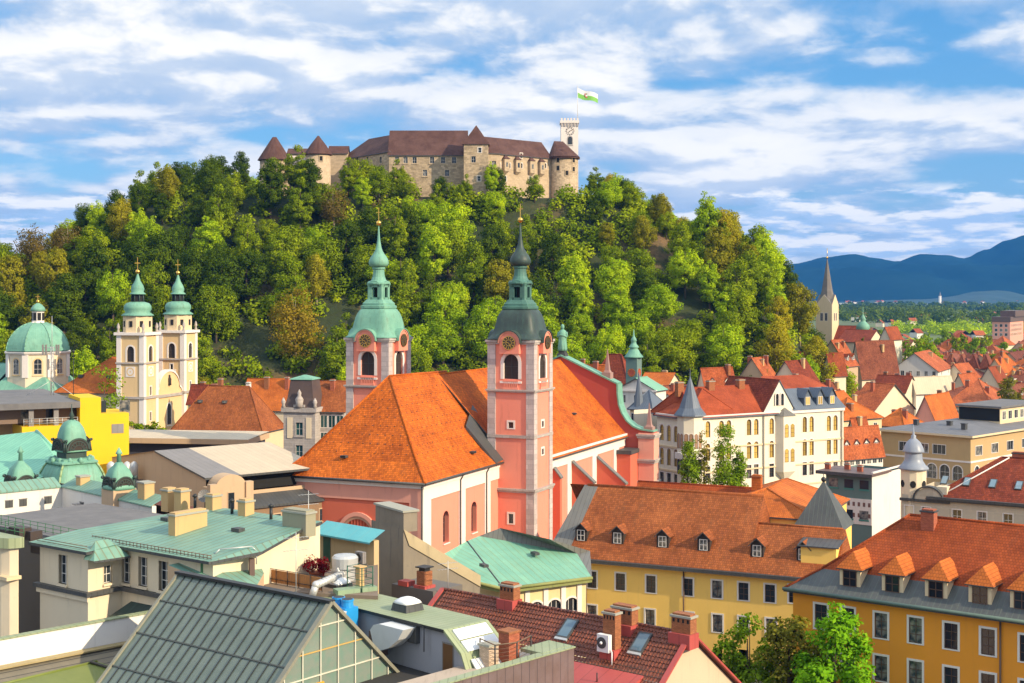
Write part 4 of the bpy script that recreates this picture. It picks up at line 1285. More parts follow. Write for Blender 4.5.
o_, L_, z_ = kblock('south_wing', 487, 524, 551, 546, 12, 154.5, 139.5, M_castlepl, (0, 0), (((498, 521), 158), ((499, 509, 521, 533, 545), 168), ((505, 530), 181)), rows_style=ws_ks)
for t_ in (.27, .45, .67, .83):                              # oriel bays with their own little roofs
 q = MB(); q.box(-1.2, 1.2, -1.3, .1, -5.2, -.6)
 q.poly([(-1.2, -1.3, -5.2), (1.2, -1.3, -5.2), (.6, 0, -6.4), (-.6, 0, -6.4)]); q.poly([(-1.2, -1.3, -5.2), (-.6, 0, -6.4), (-1.2, 0, -5.2)]); q.poly([(1.2, -1.3, -5.2), (1.2, 0, -5.2), (.6, 0, -6.4)])
 ol = kpart('oriel', q, [M_castlepl], o_, (L_ * t_, 0, z_ - 1.6))
 q = MB(); q.poly([(-1.5, -1.6, -.6), (1.5, -1.6, -.6), (0, -.1, 1.2)]); q.poly([(-1.5, -1.6, -.6), (0, -.1, 1.2), (-1.5, .1, -.6)]); q.poly([(1.5, -1.6, -.6), (1.5, .1, -.6), (0, -.1, 1.2)])
 kpart('roof', q, [M_tile_castle], ol)
 ws_o = MB(); ws_o.box(-.5, .5, -.05, .0, 0, 1.8); kpart('window', ws_o, [M_glass], ol, (0, -1.3, -3.6))
t = MB(); xa, xb = kx(463.8, 512), kx(488, 512); ya = 512 - K.O[1]; zt = kz(143.5, 512)
w9 = xb - xa
wins = [(ws_k, kx(473.5, 512) - xa, kz(162.5, 512)), (ws_ks, kx(479.8, 512) - xa, kz(152.5, 512)), (ws_ks, kx(479, 512) - xa, kz(181, 512))]
t.wall((xa, ya), (xb, ya), -14, zt, [(u - st.w / 2, u + st.w / 2, z, z + st.h) for st, u, z in wins], .4)
for p, q_ in (((xb, ya), (xb, ya + w9)), ((xb, ya + w9), (xa, ya + w9)), ((xa, ya + w9), (xa, ya))): t.wall(p, q_, -14, zt)
tw = kpart('square_tower', t, [M_castle])
for st, u, z in wins: st.add(tw, (xa, ya), (xb, ya), u, z)
q = MB(); za = kz(125.5, 512 + w9 / 2); xm_, ym_ = (xa + xb) / 2, ya + w9 / 2
q.lathe([(w9 / 2 * 1.12 * 1.414, zt - .3), (w9 / 2 * 1.08 * 1.414, zt), (.15, za)], (xm_, ym_), 4, 0, False, rot=math.pi / 4)
kpart('pyramid_roof', q, [M_tile_castle], tw)
q = MB(); zz = kz(157.5, 548); ra_ = (kx(554, 552), 552 - K.O[1], kz(141, 552)); rb_ = (kx(563, 552), 552 - K.O[1], kz(141.5, 552))
ring = []
for i in range(17):
 a = math.pi + math.pi * 1.2 * i / 16 - .1
 ring.append((kx(564, 548) + math.cos(a) * 6.3, 548 - K.O[1] + math.sin(a) * 6.3, zz))
for a, b in zip(ring[:-1], ring[1:]):
 q.quad(a, b, rb_ if a[0] > kx(560, 548) else ra_, rb_ if a[0] > kx(560, 548) else ra_)
q.poly([ring[0], ra_, (ra_[0], ra_[1] + 3, ra_[2])])
mid = [i for i, a in enumerate(ring) if a[0] <= kx(560, 548)]
q.poly([ra_, ring[mid[-1] + 1] if mid[-1] + 1 < 17 else ring[-1], rb_])
q.f = [f for f in q.f]
kpart('lean_roof', q, [M_tile_castle])
t = MB(); Yt = 560; xa, xb = kx(561, Yt), kx(578.3, Yt); ya = Yt - K.O[1]; w9 = xb - xa; zt = kz(123, Yt)
t.box(xa, xb, ya, ya + w9, -14, zt)
vt = kpart('viewing_tower', t, [M_whitest])
q = MB(); o2 = .35
q.box(xa - o2, xb + o2, ya - o2, ya + w9 + o2, zt, zt + 1.0)
kpart('parapet', q, [M_whitest], vt)
n_ = 6
for i in range(n_):                                            # corbels and merlons
 u = (i + .5) / n_ * (w9 + 2 * o2) - o2
 q = MB(); q.box(-.3, .3, -.35, 0, -1.3, .02); kpart('corbel', q, [M_greystone], vt, (xa + u, ya, zt))
 q = MB(); q.box(-.36, .36, 0, .4, 0, .95); kpart('merlon', q, [M_whitest], vt, (xa + u, ya - o2, zt + 1.0))
 kpart('merlon', q, [M_whitest], vt, (xb + o2 - .2, ya + .4 + u, zt + 1.0), R(90))
circ = [(math.cos(2 * math.pi * i / 20), math.sin(2 * math.pi * i / 20)) for i in range(20)]
q = MB()
oc = Vector((kx(570, Yt), ya - .08, kz(131, Yt)))
for i in range(12):
 an = math.pi * i / 6; v = Vector((math.sin(an), 0, math.cos(an))); u = Vector((math.cos(an), 0, -math.sin(an)))
 q.obox(oc + v * 1.45, u * .14, Vector((0, .05, 0)), v * .28)
for an, ln in ((R(60), 1.1), (R(-130), .8)):
 v = Vector((math.sin(an), 0, math.cos(an))); u = Vector((math.cos(an), 0, -math.sin(an)))
 q.obox(oc + v * ln * .45, u * .12, Vector((0, .06, 0)), v * ln * .55)
kpart('clock_dial', q, [M_clock], vt)
WS(1.7, 3.2, .35, M_greystone, M_glass, 2, 2, M_dframe, M_whitest, True, .02, True).add(vt, (xa, ya), (xb, ya), kx(570, Yt) - xa, kz(144.5, Yt))
fe = empty('flag', (K.O[0] + kx(577.6, 562), 562, ZY(118, 562)), 0)
tag(fe, 'white and green flag flying from the pole on the white castle tower', 'flag')
q = MB(); hp = 31 * 562 / F; q.tube((0, 0, -2), (0, 0, hp), .14, .08, 8); q.ball((0, 0, hp + .1), .2); q.build('pole', [M_wframe], fe)
q = MB()
Lf, hf, nn_ = 8.6, 3.9, 16
def fp(i, k, dy):
 u = i / nn_
 return (u * Lf * .95, .45 * math.sin(u * 7.5) * u + dy, hp - .2 - u * 2.9 - .35 * math.sin(u * 6.0) - hf * k * (1 - .12 * u))
for i in range(nn_):
 for k0, k1, mm in ((0, .5, 0), (.5, 1, 1)):
  for dy in (0, .05):
   q.quad(fp(i, k0, dy), fp(i + 1, k0, dy), fp(i + 1, k1, dy), fp(i, k1, dy), mm, True)
cl = q.build('cloth', [m_plain('flag_white', (.8, .8, .78), .8, var=.03), m_plain('flag_green', (.22, .52, .10), .8, var=.05)], fe)
q = MB()                                                      # small arms: red shield with a white tower and green dragon on it
c0 = Vector(fp(7, .5, -.06));
q.poly([c0 + Vector(v) for v in ((-.75, 0, .9), (.75, 0, .9), (.75, 0, -.2), (0, -.0, -1.0), (-.75, 0, -.2))], 0)
q.poly([c0 + Vector(v) for v in ((-.4, -.02, .45), (.4, -.02, .45), (.4, -.02, -.3), (-.4, -.02, -.3))], 1)
q.poly([c0 + Vector(v) for v in ((-.3, -.04, .85), (.35, -.04, .7), (.1, -.04, .4), (-.25, -.04, .42))], 2)
q.build('coat_of_arms', [m_plain('shield_red', (.6, .1, .05)), m_plain('shield_white', (.75, .75, .72)), m_plain('shield_green', (.1, .3, .05))], cl)
M_yb = Bld('yellow_building', 'long yellow building with brown tiled roof and six small dormers below the church', 'building', 800.5, 170.0, 25.0)
B = M_yb
xl = B.xat(583.0); xr = 4.0
ze = 11.45
zr = 20.6; dep = 17.0
ws_y = WS(1.25, 2.15, .2, M_wframe, M_glass, 2, 3, M_bframe, M_yellow, False, .2, False)
cols = [592, 620.5, 651, 688, 717, 743.5, 770]
cols2 = [592, 620, 650, 688.5, 717.5, 743.5, 771]
wn = []
for row_y, arr in ((588.5, cols), (622.5, cols2), (655.5, cols2)):
 for p in arr:
  x = B.xat(p); q = row_y + (p - 600) * .081
  wn.append((ws_y, x - xl, B.zat(q, x)))
wn.append((ws_y, B.xat(794) - xl, B.zat(603, B.xat(794))))
mb = MB()
facade(mb, B.root, (xl, 0), (xr, 0), 0, ze, []) if False else None
mb.wall((xl, 0), (xr, 0), 0, ze, [(u - .625, u + .625, z, z + 2.15) for st, u, z in wn], .2)
mb.wall((xr, 0), (xr, dep), 0, ze); mb.wall((xr, dep), (xl - 6, dep), 0, ze); mb.wall((xl - 6, dep), (xl - 6, 0), 0, ze); mb.wall((xl - 6, 0), (xl, 0), 0, ze)
wall = B.part('wall', mb, [M_yellow])
for st, u, z in wn:
 if z > .3: st.add(wall, (xl, 0), (xr, 0), u, z)
q = MB(); q.box(xl, xr, -.25, -.002, ze - .5, ze - .02); B.part('cornice', q, [M_cream2], wall)
q = MB()
for p in (684, 586.5): q.tube((B.xat(p), -.18, 0), (B.xat(p), -.18, ze), .1, .1, 6)
B.part('downpipe', q, [M_bframe], wall)
xs = B.xat(747)                       # where the high roof ends
rf = MB()
def slope2(x0, x1, zrr, half, metal_from=None):
 zo = ze + .15
 if metal_from is not None:
  rf.quad((x0, -.5, zo), (metal_from, -.5, zo), (metal_from + 1.2, half, zrr), (x0 + 2.2, half, zrr), 1)
  rf.quad((metal_from, -.5, zo), (x1, -.5, zo), (x1, half, zrr), (metal_from + 1.2, half, zrr), 0)
 else: rf.quad((x0, -.5, zo), (x1, -.5, zo), (x1, half, zrr), (x0, half, zrr), 0)
 rf.quad((x1, half * 2, zo), (x0, half * 2, zo), (x0, half, zrr), (x1, half, zrr), 0)
 rf.poly([(x1, -.5, zo), (x1, half * 2, zo), (x1, half, zrr)], 0)
 rf.quad((x0, -.5, zo), (x1, -.5, zo), (x1, -.5, zo - .3), (x0, -.5, zo - .3), 2)
 rf.poly([(x0, -.5, zo), (x0 + (2.2 if metal_from is not None else 0), half, zrr), (x0, half * 2, zo)], 1)
zrh = B.zat(488, B.xat(640, 8), 8.0)
zrl = B.zat(526, B.xat(800, 5.5), 5.5)
slope2(B.xat(545, -.5), xs, zrh, 8.0, B.xat(566, -.5))
slope2(xs - .01, xr + .3, zrl, 5.5)
rf.tube((B.xat(588, 8), 8, zrh), (xs, 8, zrh), .2, .2, 6, 0); rf.tube((xs, 5.5, zrl), (xr, 5.5, zrl), .16, .16, 6, 0)
yroof = B.part('roof', rf, [M_tile_yellow, M_leadgrey, M_lead])
q = MB(); q.box(B.xat(548, -.6), xr, -.95, -.35, ze - .3, ze + .12); B.part('gutter', q, [M_lead], yroof)
def dormer(par, x, y0, z0, w, h, d, mwall, mroof, mg, style='gable', rr=.9, mfr=None, glaze=(1, 2)):
 """front at y0 (facing -y); sill height z0; returns the dormer part"""
 q = MB()
 if style == 'gable':
  q.box(-w / 2, w / 2, 0, d, 0, h, 0)
  q.poly([(-w / 2, 0, h), (w / 2, 0, h), (0, 0, h + rr)], 0)
 else: q.box(-w / 2, w / 2, 0, d, 0, h, 0)
 o = q.build('dormer', [mwall], par, (x, y0, z0))
 r = MB(); ov = .28
 if style == 'gable':
  zo = h - ov * rr / (w / 2)
  for sx in (-1, 1):
   r.quad((sx * (w / 2 + ov), -ov, zo), (sx * (w / 2 + ov), d, zo), (0, d + .6, h + rr), (0, -ov, h + rr), 0)
   r.quad((sx * (w / 2 + ov), -ov, zo), (0, -ov, h + rr), (0, -ov, h + rr - .14), (sx * (w / 2 + ov), -ov, zo - .14), 1)
 else:
  zo = h - .05; dd = d + .5
  a, b_, c, e = (-w / 2 - ov, -ov, zo), (w / 2 + ov, -ov, zo), (w / 2 + ov, dd, zo), (-w / 2 - ov, dd, zo)
  t0, t1 = (0, w / 2 * .75, h + rr), (0, dd, h + rr)
  r.poly([a, b_, t0], 0); r.quad(b_, c, t1, t0, 0); r.quad(e, a, t0, t1, 0)
  r.quad(a, b_, (b_[0], b_[1], zo - .12), (a[0], a[1], zo - .12), 1); r.quad(b_, c, (c[0], c[1], zo - .12), (b_[0], b_[1], zo - .12), 1)
  r.quad(a, e, (e[0], e[1], zo - .12), (a[0], a[1], zo - .12), 1)
 r.build('dormer_roof', [mroof, M_lead], o)
 ww, wh = w * .62, h * .76
 g = MB(); g.box(-ww / 2, ww / 2, -.05, 0, 0, wh, 0)
 for i in range(glaze[0] + 1):
  xx = -ww / 2 + ww * i / glaze[0]; g.box(xx - .04, xx + .04, -.09, -.051, 0, wh, 1)
 for i in range(glaze[1] + 1):
  zz = wh * i / glaze[1]; g.box(-ww / 2 - .04, ww / 2 + .04, -.088, -.052, zz - .035, zz + .035, 1)
 g.build('window', [mg, mfr or M_dframe], o, (0, 0, h * .12))
 return o
for p, r_ in ((581, 534), (617.5, 537.5), (662.5, 541), (703.5, 546), (757, 549.5), (803, 559)):
 hi = zrh if p < 740 else zrl; half = 8.0 if p < 740 else 5.5
 sl = (hi - ze - .15) / (half + .5)
 y0 = 1.4; x = B.xat(p, y0)
 z0 = ze + .15 + (y0 + .5) * sl - .1
 dormer(yroof, x, y0, z0, 1.6, 1.75, 2.6, M_louvre, M_tile_yellow, M_glass, 'gable', .75, M_wframe, (2, 2))  # near-black walls: shade of the dormer fronts put into the colour
q = MB(); xx = B.xat(820, 3.2); q.box(xx - 1.9, xx + 2.4, 1.2, 5.4, zrl - 4.4, zrl - 1.6, 0); q.quad((xx - 2.3, .9, zrl - 1.6), (xx + 2.8, .9, zrl - 1.6), (xx + 2.8, 5.6, zrl - .9), (xx - 2.3, 5.6, zrl - .9), 1); q.quad((xx - 2.3, .9, zrl - 1.6), (xx + 2.8, .9, zrl - 1.6), (xx + 2.8, .9, zrl - 1.75), (xx - 2.3, .9, zrl - 1.75), 1)
B.part('roof_hatch', q, [M_yellow, M_lead], yroof)
B2 = Bld('monastery_range', 'low red tiled range behind the yellow building, seen as a thin strip of roof', 'building', 748, 190.0, 25.0)
q = MB(); q.box(B2.xat(628) , 2, 0, 10, 0, 14, 0); B2.part('wall', q, [M_yellow])
q = MB(); zt = B2.zat(484, -10, 5); roof(q, B2.xat(628), 2, 0, 10, zt - 5, 5, 'x', 0, 0, .3, 0, 1); rr = B2.part('roof', q, [M_tile_orange, M_lead])
chimney(rr, B2.xat(757, 4), 4, zt - 1.5, 1.3, 1.0, 3.2, M_tile_bright, M_brick)
B3 = Bld('monastery_wing', 'wing with bright orange tile slope behind the yellow building', 'building', 823, 184.0, 25.0)
w3 = 15.5
zE = B3.zat(514); zR = B3.zat(482, -w3 / 2, 8)
q = MB(); q.box(-w3, 0, -4, 15, 0, zE, 0); B3.part('wall', q, [M_yellow])
q = MB(); roof(q, -w3, 0, -4, 15, zE, zR - zE, 'y', 5, 3, .4, 0, 1); B3.part('roof', q, [M_tile_bright, M_lead])
B4 = Bld('stair_tower', 'dark pyramid roof of small stair tower rising between the orange roofs', 'tower', 842, 178.0, 25.0)
zA = B4.zat(481, -3, 3); zB = B4.zat(528)
q = MB(); q.box(-6, 0, 0, 6, 0, zB - .1, 0); B4.part('wall', q, [M_yellow])
q = MB(); q.lathe([(4.7, zB - .3), (4.4, zB), (.06, zA)], (-3, 3), 4, 0, False, rot=math.pi / 4); pr_ = B4.part('pyramid_roof', q, [M_slate])
q = MB(); q.ball((-3, 3, zA + .2), .35, 0, 8, 6); q.tube((-3, 3, zA), (-3, 3, zA + 1.2), .05); B4.part('finial', q, [M_iron], pr_)
B = Bld('ochre_building', 'deep orange building with white window frames, slate lower roof and dormers with bright tiled caps', 'building', 1064, 122.2, 37.0)
A = B
kx0 = B.xat(793)
ze = B.zat(587, kx0)
dep = 17.0
ws_o = WS(1.25, 2.35, .2, M_wframe, M_glass, 2, 3, M_bframe, M_ochre, False, .16, False)
wn = []
for p, q in ((821, 611), (848, 613), (881, 638), (915.5, 643), (951, 649), (988, 655), (1027, 662)):
 x = B.xat(p)
 if p < 860: z = B.zat(632.5 + (p - 848) * .14, x)
 else: z = B.zat(q, x)
 for k in range(3): wn.append((ws_o, x - kx0, z - 4.05 * k))
mb = MB()
mb.wall((kx0, 0), (0, 0), 0, ze, [(u - .625, u + .625, z, z + 2.35) for st, u, z in wn], .18)
mb.wall((0, 0), (0, dep), 0, ze); mb.wall((0, dep), (kx0, dep), 0, ze); mb.wall((kx0, dep), (kx0, 0), 0, ze)
wall = B.part('wall', mb, [M_ochre])
for st, u, z in wn:
 if z > .3: st.add(wall, (kx0, 0), (0, 0), u, z)
q = MB(); q.box(kx0 - .2, .2, -.3, 0, ze - .45, ze - .15); B.part('cornice', q, [M_cream2], wall)
q = MB(); q.tube((B.xat(1001), -.2, 0), (B.xat(1001), -.2, ze), .1, .1, 6); B.part('downpipe', q, [M_bframe], wall)
zr = B.zat(514, B.xat(905, dep / 2), dep / 2)
yb = 2.6; zb = ze + (zr - ze) * .34
rf = MB()
hp = 8.6
e0, e1, e2, e3 = (kx0 - .7, -.7, ze - .1), (.7, -.7, ze - .1), (.7, dep + .7, ze - .1), (kx0 - .7, dep + .7, ze - .1)
r0, r1 = (kx0 + hp, dep / 2, zr), (-6, dep / 2, zr)
def lerp3(a, b, t): return tuple(a[i] + (b[i] - a[i]) * t for i in range(3))
ks = .30
sag = Vector((0, 0, -.25))
k0, k1, k2, k3 = [tuple(Vector(lerp3(e, r, ks)) + sag) for e, r in ((e0, r0), (e1, r1), (e2, r1), (e3, r0))]
rf.quad(e0, e1, k1, k0, 1); rf.quad(k0, k1, r1, r0, 0)
rf.quad(e2, e3, k3, k2, 0); rf.quad(k2, k3, r0, r1, 0)
hm = lerp3(e0, k0, .35), lerp3(e3, k3, .35)
rf.quad(e3, e0, k0, k3, 0); rf.poly([k3, k0, r0], 0)
rf.quad(e1, e2, k2, k1, 0); rf.poly([k1, k2, r1], 0)
for a, b in ((k0, r0), (r0, r1), (e0, k0)): rf.tube(a, b, .14, .14, 6, 0)
rf.quad(e0, e1, (e1[0], e1[1], e1[2] - .3), (e0[0], e0[1], e0[2] - .3), 1); rf.quad(e3, e0, (e0[0], e0[1], e0[2] - .3), (e3[0], e3[1], e3[2] - .3), 1)
oroof = B.part('roof', rf, [M_tile_orange, M_slate])
q = MB(); q.tube((e0[0], e0[1] - .1, e0[2]), (e1[0], e1[1] - .1, e1[2]), .17, .17, 8); B.part('gutter', q, [m_copper('gutter_green', (.08, .13, .11), (.12, .17, .14))], oroof)
q = MB(); zz = zr - 4; chimney(oroof, B.xat(929, dep / 2 - 1), dep / 2 - 1, zr - 1.2, 1.3, 1.0, 1.8, M_brickred, M_lead)
for p in (850, 892.5, 936, 980, 1022, 1066):
 y0 = .55; x = B.xat(p, y0)
 z0 = ze - .1 + (y0 + .7) * (k0[2] - e0[2]) / (k0[1] - e0[1]) - .25
 dormer(oroof, x, y0, z0, 2.1, 1.95, 3.2, M_cream2, M_tile_bright, M_glass, 'hip', 1.5, M_bframe, (2, 2))
B = Bld('annex_building', 'low yellow annex with pale green copper roof at the foot of the church tower', 'building', 500, 157.0, 62.0)
yl = B.yat(586); xl = B.xat(430)
ze = B.zat(589)
z2 = B.zat(567, 0, B.yat(583))
ws_a = WS(1.9, 2.4, .22, M_whitest, M_glass, 3, 3, M_wframe, M_yellow, True, .25, True)
mb = MB(); wn = []
for p in (536.5, 554.5, 571.5):
 y = B.yat(p); wn.append((ws_a, y, ze - 4.3))
mb.wall((0, 0), (0, yl), 0, ze, [(u - .95, u + .95, z, z + 2.4) for st, u, z in wn], .25)
mb.wall((-13, 0), (0, 0), 0, ze); mb.wall((0, yl), (-13, yl), 0, ze); mb.wall((-13, yl), (-13, 0), 0, ze)
wall = B.part('wall', mb, [m_plaster('pale_yellow_plaster', (.72, .58, .30), dirt=.3)])
for st, u, z in wn: st.add(wall, (0, 0), (0, yl), u, z)
q = MB()
for p in (527, 545.5, 563, 579): y = B.yat(p); q.box(.001, .16, y - .3, y + .3, 0, ze - .3)
B.part('pilasters', q, [M_whitest], wall)
def LC(p): return ((p.x - B.O[0]) * B.ex[0] + (p.y - B.O[1]) * B.ex[1], (p.x - B.O[0]) * B.ey[0] + (p.y - B.O[1]) * B.ey[1], p.z)
E1 = LC(P(504, 584.5, 156)); E2 = (.7, yl + .4, ze + .25); E1 = (E1[0], E1[1], ze + .2)
A_, M1, M2 = LC(G(467, 541, 15.9)), LC(G(479, 536, 16.2)), LC(G(577, 553.5, 14.6))
B_, C_ = LC(G(500, 528, 17.2)), LC(G(549, 539, 16.6)); E0 = LC(G(440, 574, 14.2)); E4 = LC(G(440, 556, 15.5)); E3 = LC(G(590, 551, 14.8))
rf = MB()
rf.poly([E1, E2, M2, M1, A_], 0); rf.poly([E0, E1, A_, E4], 0); rf.poly([M1, M2, E3, C_, B_], 2); rf.poly([M2, E2, E3], 2)
rf.tube(A_, E1, .09, .09, 5, 3)
rf.tube(E1, E2, .2, .2, 6, 1); rf.tube(E0, E1, .2, .2, 6, 1)
for a, b in ((E1, E2), (E0, E1)): rf.quad(a, b, (b[0], b[1], b[2] - .5), (a[0], a[1], a[2] - .5), 1)
aroof = B.part('roof', rf, [M_copperlight, m_copper('mossy_gutter', (.2, .22, .06), (.27, .28, .1)), M_leadgrey, M_lead])
for px_, py_ in ((484, 565), (535, 553)):
 q = MB(); q.box(-.6, .6, -.3, .3, -.2, .12, 0); B.part('roof_hatch', q, [M_lead], aroof, LC(G(px_, py_, 15.05)))
HOUSES = []
def house(label, px, pl, pr, ye, yr, ze, th=45, axis='x', hips=(0, 0), wall=None, rmat=None, rows=0, cols=(0, 0), chim=2, name='town_house', cat='house', group=None, Y=None, ww=1.1, wh=1.7, winmats=None, ov=.45, dorm=0, first=1.4):
 """px = nearest corner, pl/pr = ends of its left and right faces, ye/yr = eave and ridge rows, ze = eave height in metres"""
 Y = Y or (H - ze) * F / (ye - HZ)
 ze = H - (ye - HZ) * Y / F
 b = Bld(name, label, cat, px, Y, th, group)
 w = min(max(-b.xat(pl), 3.5), 34) if pl is not None else 10
 d = min(max(b.yat(pr), 3.5), 34) if pr is not None else 10
 if axis == 'x': zr = b.zat(yr, 0 if not hips[1] else -w / 2, d / 2)
 else: zr = b.zat(yr, -w / 2, 0 if not hips[0] else d / 2)
 rise = max(zr - ze, 1.0)
 run = (d if axis == 'x' else w) / 2
 wall = wall or M_cream; rmat = rmat or M_tile_town
 m = MB()
 for p0, p1 in (((-w, 0), (0, 0)), ((0, 0), (0, d)), ((0, d), (-w, d)), ((-w, d), (-w, 0))): m.wall(p0, p1, 0, ze)
 for k in (0, 1):
  if not hips[k]: gable_tri(m, -w, 0, 0, d, ze, rise, axis, k)
 wl = b.part('wall', m, [wall])
 h0, h1 = [(run * (hh if hh is not True else 1.0)) if hh else 0 for hh in hips]
 if axis == 'x' and h0 + h1 > w: h0, h1 = h0 * w / (h0 + h1) * .98, h1 * w / (h0 + h1) * .98
 if axis == 'y' and h0 + h1 > d: h0, h1 = h0 * d / (h0 + h1) * .98, h1 * d / (h0 + h1) * .98
 q = MB(); hz = roof(q, -w, 0, 0, d, ze, rise, axis, h0, h1, ov, 0, 1, .2)
 rf = b.part('roof', q, [rmat, M_lead])
 if rows:
  zs = [ze - first - wh - k * 3.5 for k in range(rows)]
  zs = [z for z in zs if z > .5]
  fr, gl = winmats or (M_wframe, M_glass)
  if cols[0]: simple_windows(wl, (-w, 0), (0, 0), [w * (i + .5) / cols[0] for i in range(cols[0])], zs, ww, wh, fr, gl)
  if cols[1]: simple_windows(wl, (0, 0), (0, d), [d * (i + .5) / cols[1] for i in range(cols[1])], zs, ww, wh, fr, gl)
 rs = random.Random(int(px * 7 + ye * 13))
 for i in range(chim):
  if axis == 'x': x, y = -w * (i + rs.uniform(.3, .7)) / chim, d / 2 + rs.choice((-1, 1)) * d * .14
  else: x, y = -w / 2 + rs.choice((-1, 1)) * w * .14, d * (i + rs.uniform(.3, .7)) / chim
  chimney(rf, x, y, hz(x, y), rs.choice((.9, 1.2, 1.5)), .8, rs.choice((1.2, 1.7, 2.2)), rs.choice((M_brickred, M_chimpl, M_brick)), M_capstone)
 for i in range(dorm):
  if axis == 'y': x, y = -w * .14, d * (i + .5) / dorm; rz = R(90)
  else: x, y = -w * (i + .5) / dorm, d * .14; rz = 0
  o = dormer(rf, 0, 0, 0, 1.5, 1.5, 2.4, M_white, rmat, M_glass, 'gable', .8, M_wframe, (2, 2))
  o.location = (x if axis == 'x' else -.6, .6 if axis == 'x' else y, hz(x, y) - .9); o.rotation_euler = (0, 0, rz)
 HOUSES.append((b.O[0], b.O[1], max(w, d)))
 return b, wl, rf, hz, w, d, ze, zr
GT = 'tiled houses crowding below the castle hill'
house('low house with bright orange roof strip beside the clock turret', 668, 640, 680, 384, 373, 20, 30, 'x', wall=M_cream, chim=1, group=GT, rmat=M_tile_bright)
house('tall house with broad dark red roof behind the clock turret', 628, 590, 640, 384, 354, 22, 30, 'x', (1, 1), rmat=M_tile_red, chim=0, group=GT)
house('house with bright orange roof seen left of the stone obelisk', 604, 572, 612, 380, 365, 22, 30, 'x', rmat=M_tile_bright, chim=2, group=GT, Y=345)
house('pale orange roofed house with two white dormers above the ivory gothic mansion', 706, 697, 736, 389, 368, 20, 62, 'y', chim=2, dorm=2, group=GT)
house('house with plain beige gable wall and orange roof near the pointed ivory gable', 767, 737, 779, 381, 358, 20, 32, 'y', wall=M_beige, chim=3, group=GT)
house('dark red roofed house with one sunlit side right of the beige gable', 800, 771, 820, 384, 361, 20, 45, 'y', rmat=M_tile_red, chim=2, group=GT)
house('narrow house with sunlit orange roof, first of three in a row below the wood', 803, 796, 817, 371, 352, 21, 60, 'y', chim=1, group=GT)
house('narrow house with sunlit orange roof, middle of three in a row below the wood', 817, 810, 831, 371, 352, 21, 60, 'y', chim=1, group=GT)
house('narrow house with sunlit orange roof, last of three in a row below the wood', 831, 824, 846, 372, 353, 21, 60, 'y', chim=1, group=GT)
house('large house with long orange roof and shadowed dormers below the spired church', 847, 816, 858, 365, 340, 21, 38, 'y', wall=M_beige, chim=2, dorm=2, group=GT)
house('large house with steep weathered brown tiled slope facing the sun', 862, 850, 899, 375, 341, 17, 62, 'y', rmat=M_tile_old, chim=2, group=GT)
house('house with row of dark roofs behind the weathered brown slope', 905, 868, 925, 352, 340, 16, 30, 'x', rmat=M_tile_old, chim=2, group=GT)
house('white gabled house with a row of six attic windows', 938, 891, 952, 371, 353, 17, 26, 'y', wall=M_white, rows=1, cols=(6, 2), first=.2, chim=1, group=GT)
house('cream house with bright blank gable wall and dark red side roof', 873, 847, 914, 411, 384, 15, 52, 'x', wall=M_cream, rows=2, cols=(2, 5), chim=1, group=GT, first=2.4)
house('house with pale grey sheet roof between two orange roofed houses', 916, 909, 954, 391, 377, 14, 64, 'y', rmat=M_paleroof, wall=M_white, chim=1, group=GT)
house('large house with wide hipped orange roof behind the grey office block', 990, 945, 1010, 407, 379, 12, 30, 'x', (1, 1), chim=2, rows=1, cols=(5, 2), group=GT)
house('small house with bright orange pyramid roof beside the grey office block', 904, 876, 925, 426, 408, 13, 45, 'x', (1, 1), rmat=M_tile_bright, chim=2, group=GT, wall=M_white)
house('narrow house with pink gable and stepped orange roofs', 935, 915, 958, 419, 396, 13, 36, 'y', wall=M_pinklight, chim=2, group=GT, rmat=M_tile_bright)
house('pale yellow house with tall hipped orange roof standing clear of its neighbours', 969, 937, 984, 347, 332, 12, 35, 'x', (1, 1), wall=M_cream2, rows=1, cols=(4, 2), chim=2, group=GT)
house('house with brown gable opening under a wide orange roof', 1000, 977, 1011, 386, 367, 12, 35, 'y', chim=1, rows=1, cols=(1, 1), group=GT)
house('dark red house squeezed in front of the weathered brown slope', 905, 872, 918, 392, 376, 14, 36, 'x', rmat=M_tile_red, chim=3, group=GT)
house('orange roofed house right of the grey sheet roof', 968, 950, 984, 392, 374, 13, 50, 'y', chim=2, group=GT)
house('house with orange roof and pair of chimneys by the white gabled house', 966, 942, 980, 378, 364, 13, 40, 'y', chim=2, group=GT)
for i, pxx in enumerate((954, 966, 978, 990)):
 house('steep dark red roofed house in a row of four alike beyond the white gable', pxx, pxx - 11, pxx + 4, 367, 354, 12.5, 30, 'y', (1, 0), rmat=M_tile_old, chim=1, group='row of four dark red steep roofs')
house('small house with red roof in front of the cream gabled house', 858, 845, 872, 446, 418, 12, 50, 'y', rmat=M_tile_town, chim=1, group=GT, Y=305)
house('white house with red roof and four little white dormers', 843.5, 838, 883, 454, 428, 11.5, 58, 'y', wall=M_white, rows=1, cols=(0, 7), chim=0, dorm=4, first=.8, group=GT)
GF = 'small tiled houses of the far old town'
rs = random.Random(77)
KINDS_ = [('orange', M_tile_town), ('rusty red', M_tile_old), ('bright orange', M_tile_bright)]
PLACE = lambda px: 'by the right edge' if px > 975 else ('behind the white gabled house' if px > 905 else 'below the spired church')
cnt = 0
Yc = 430.0
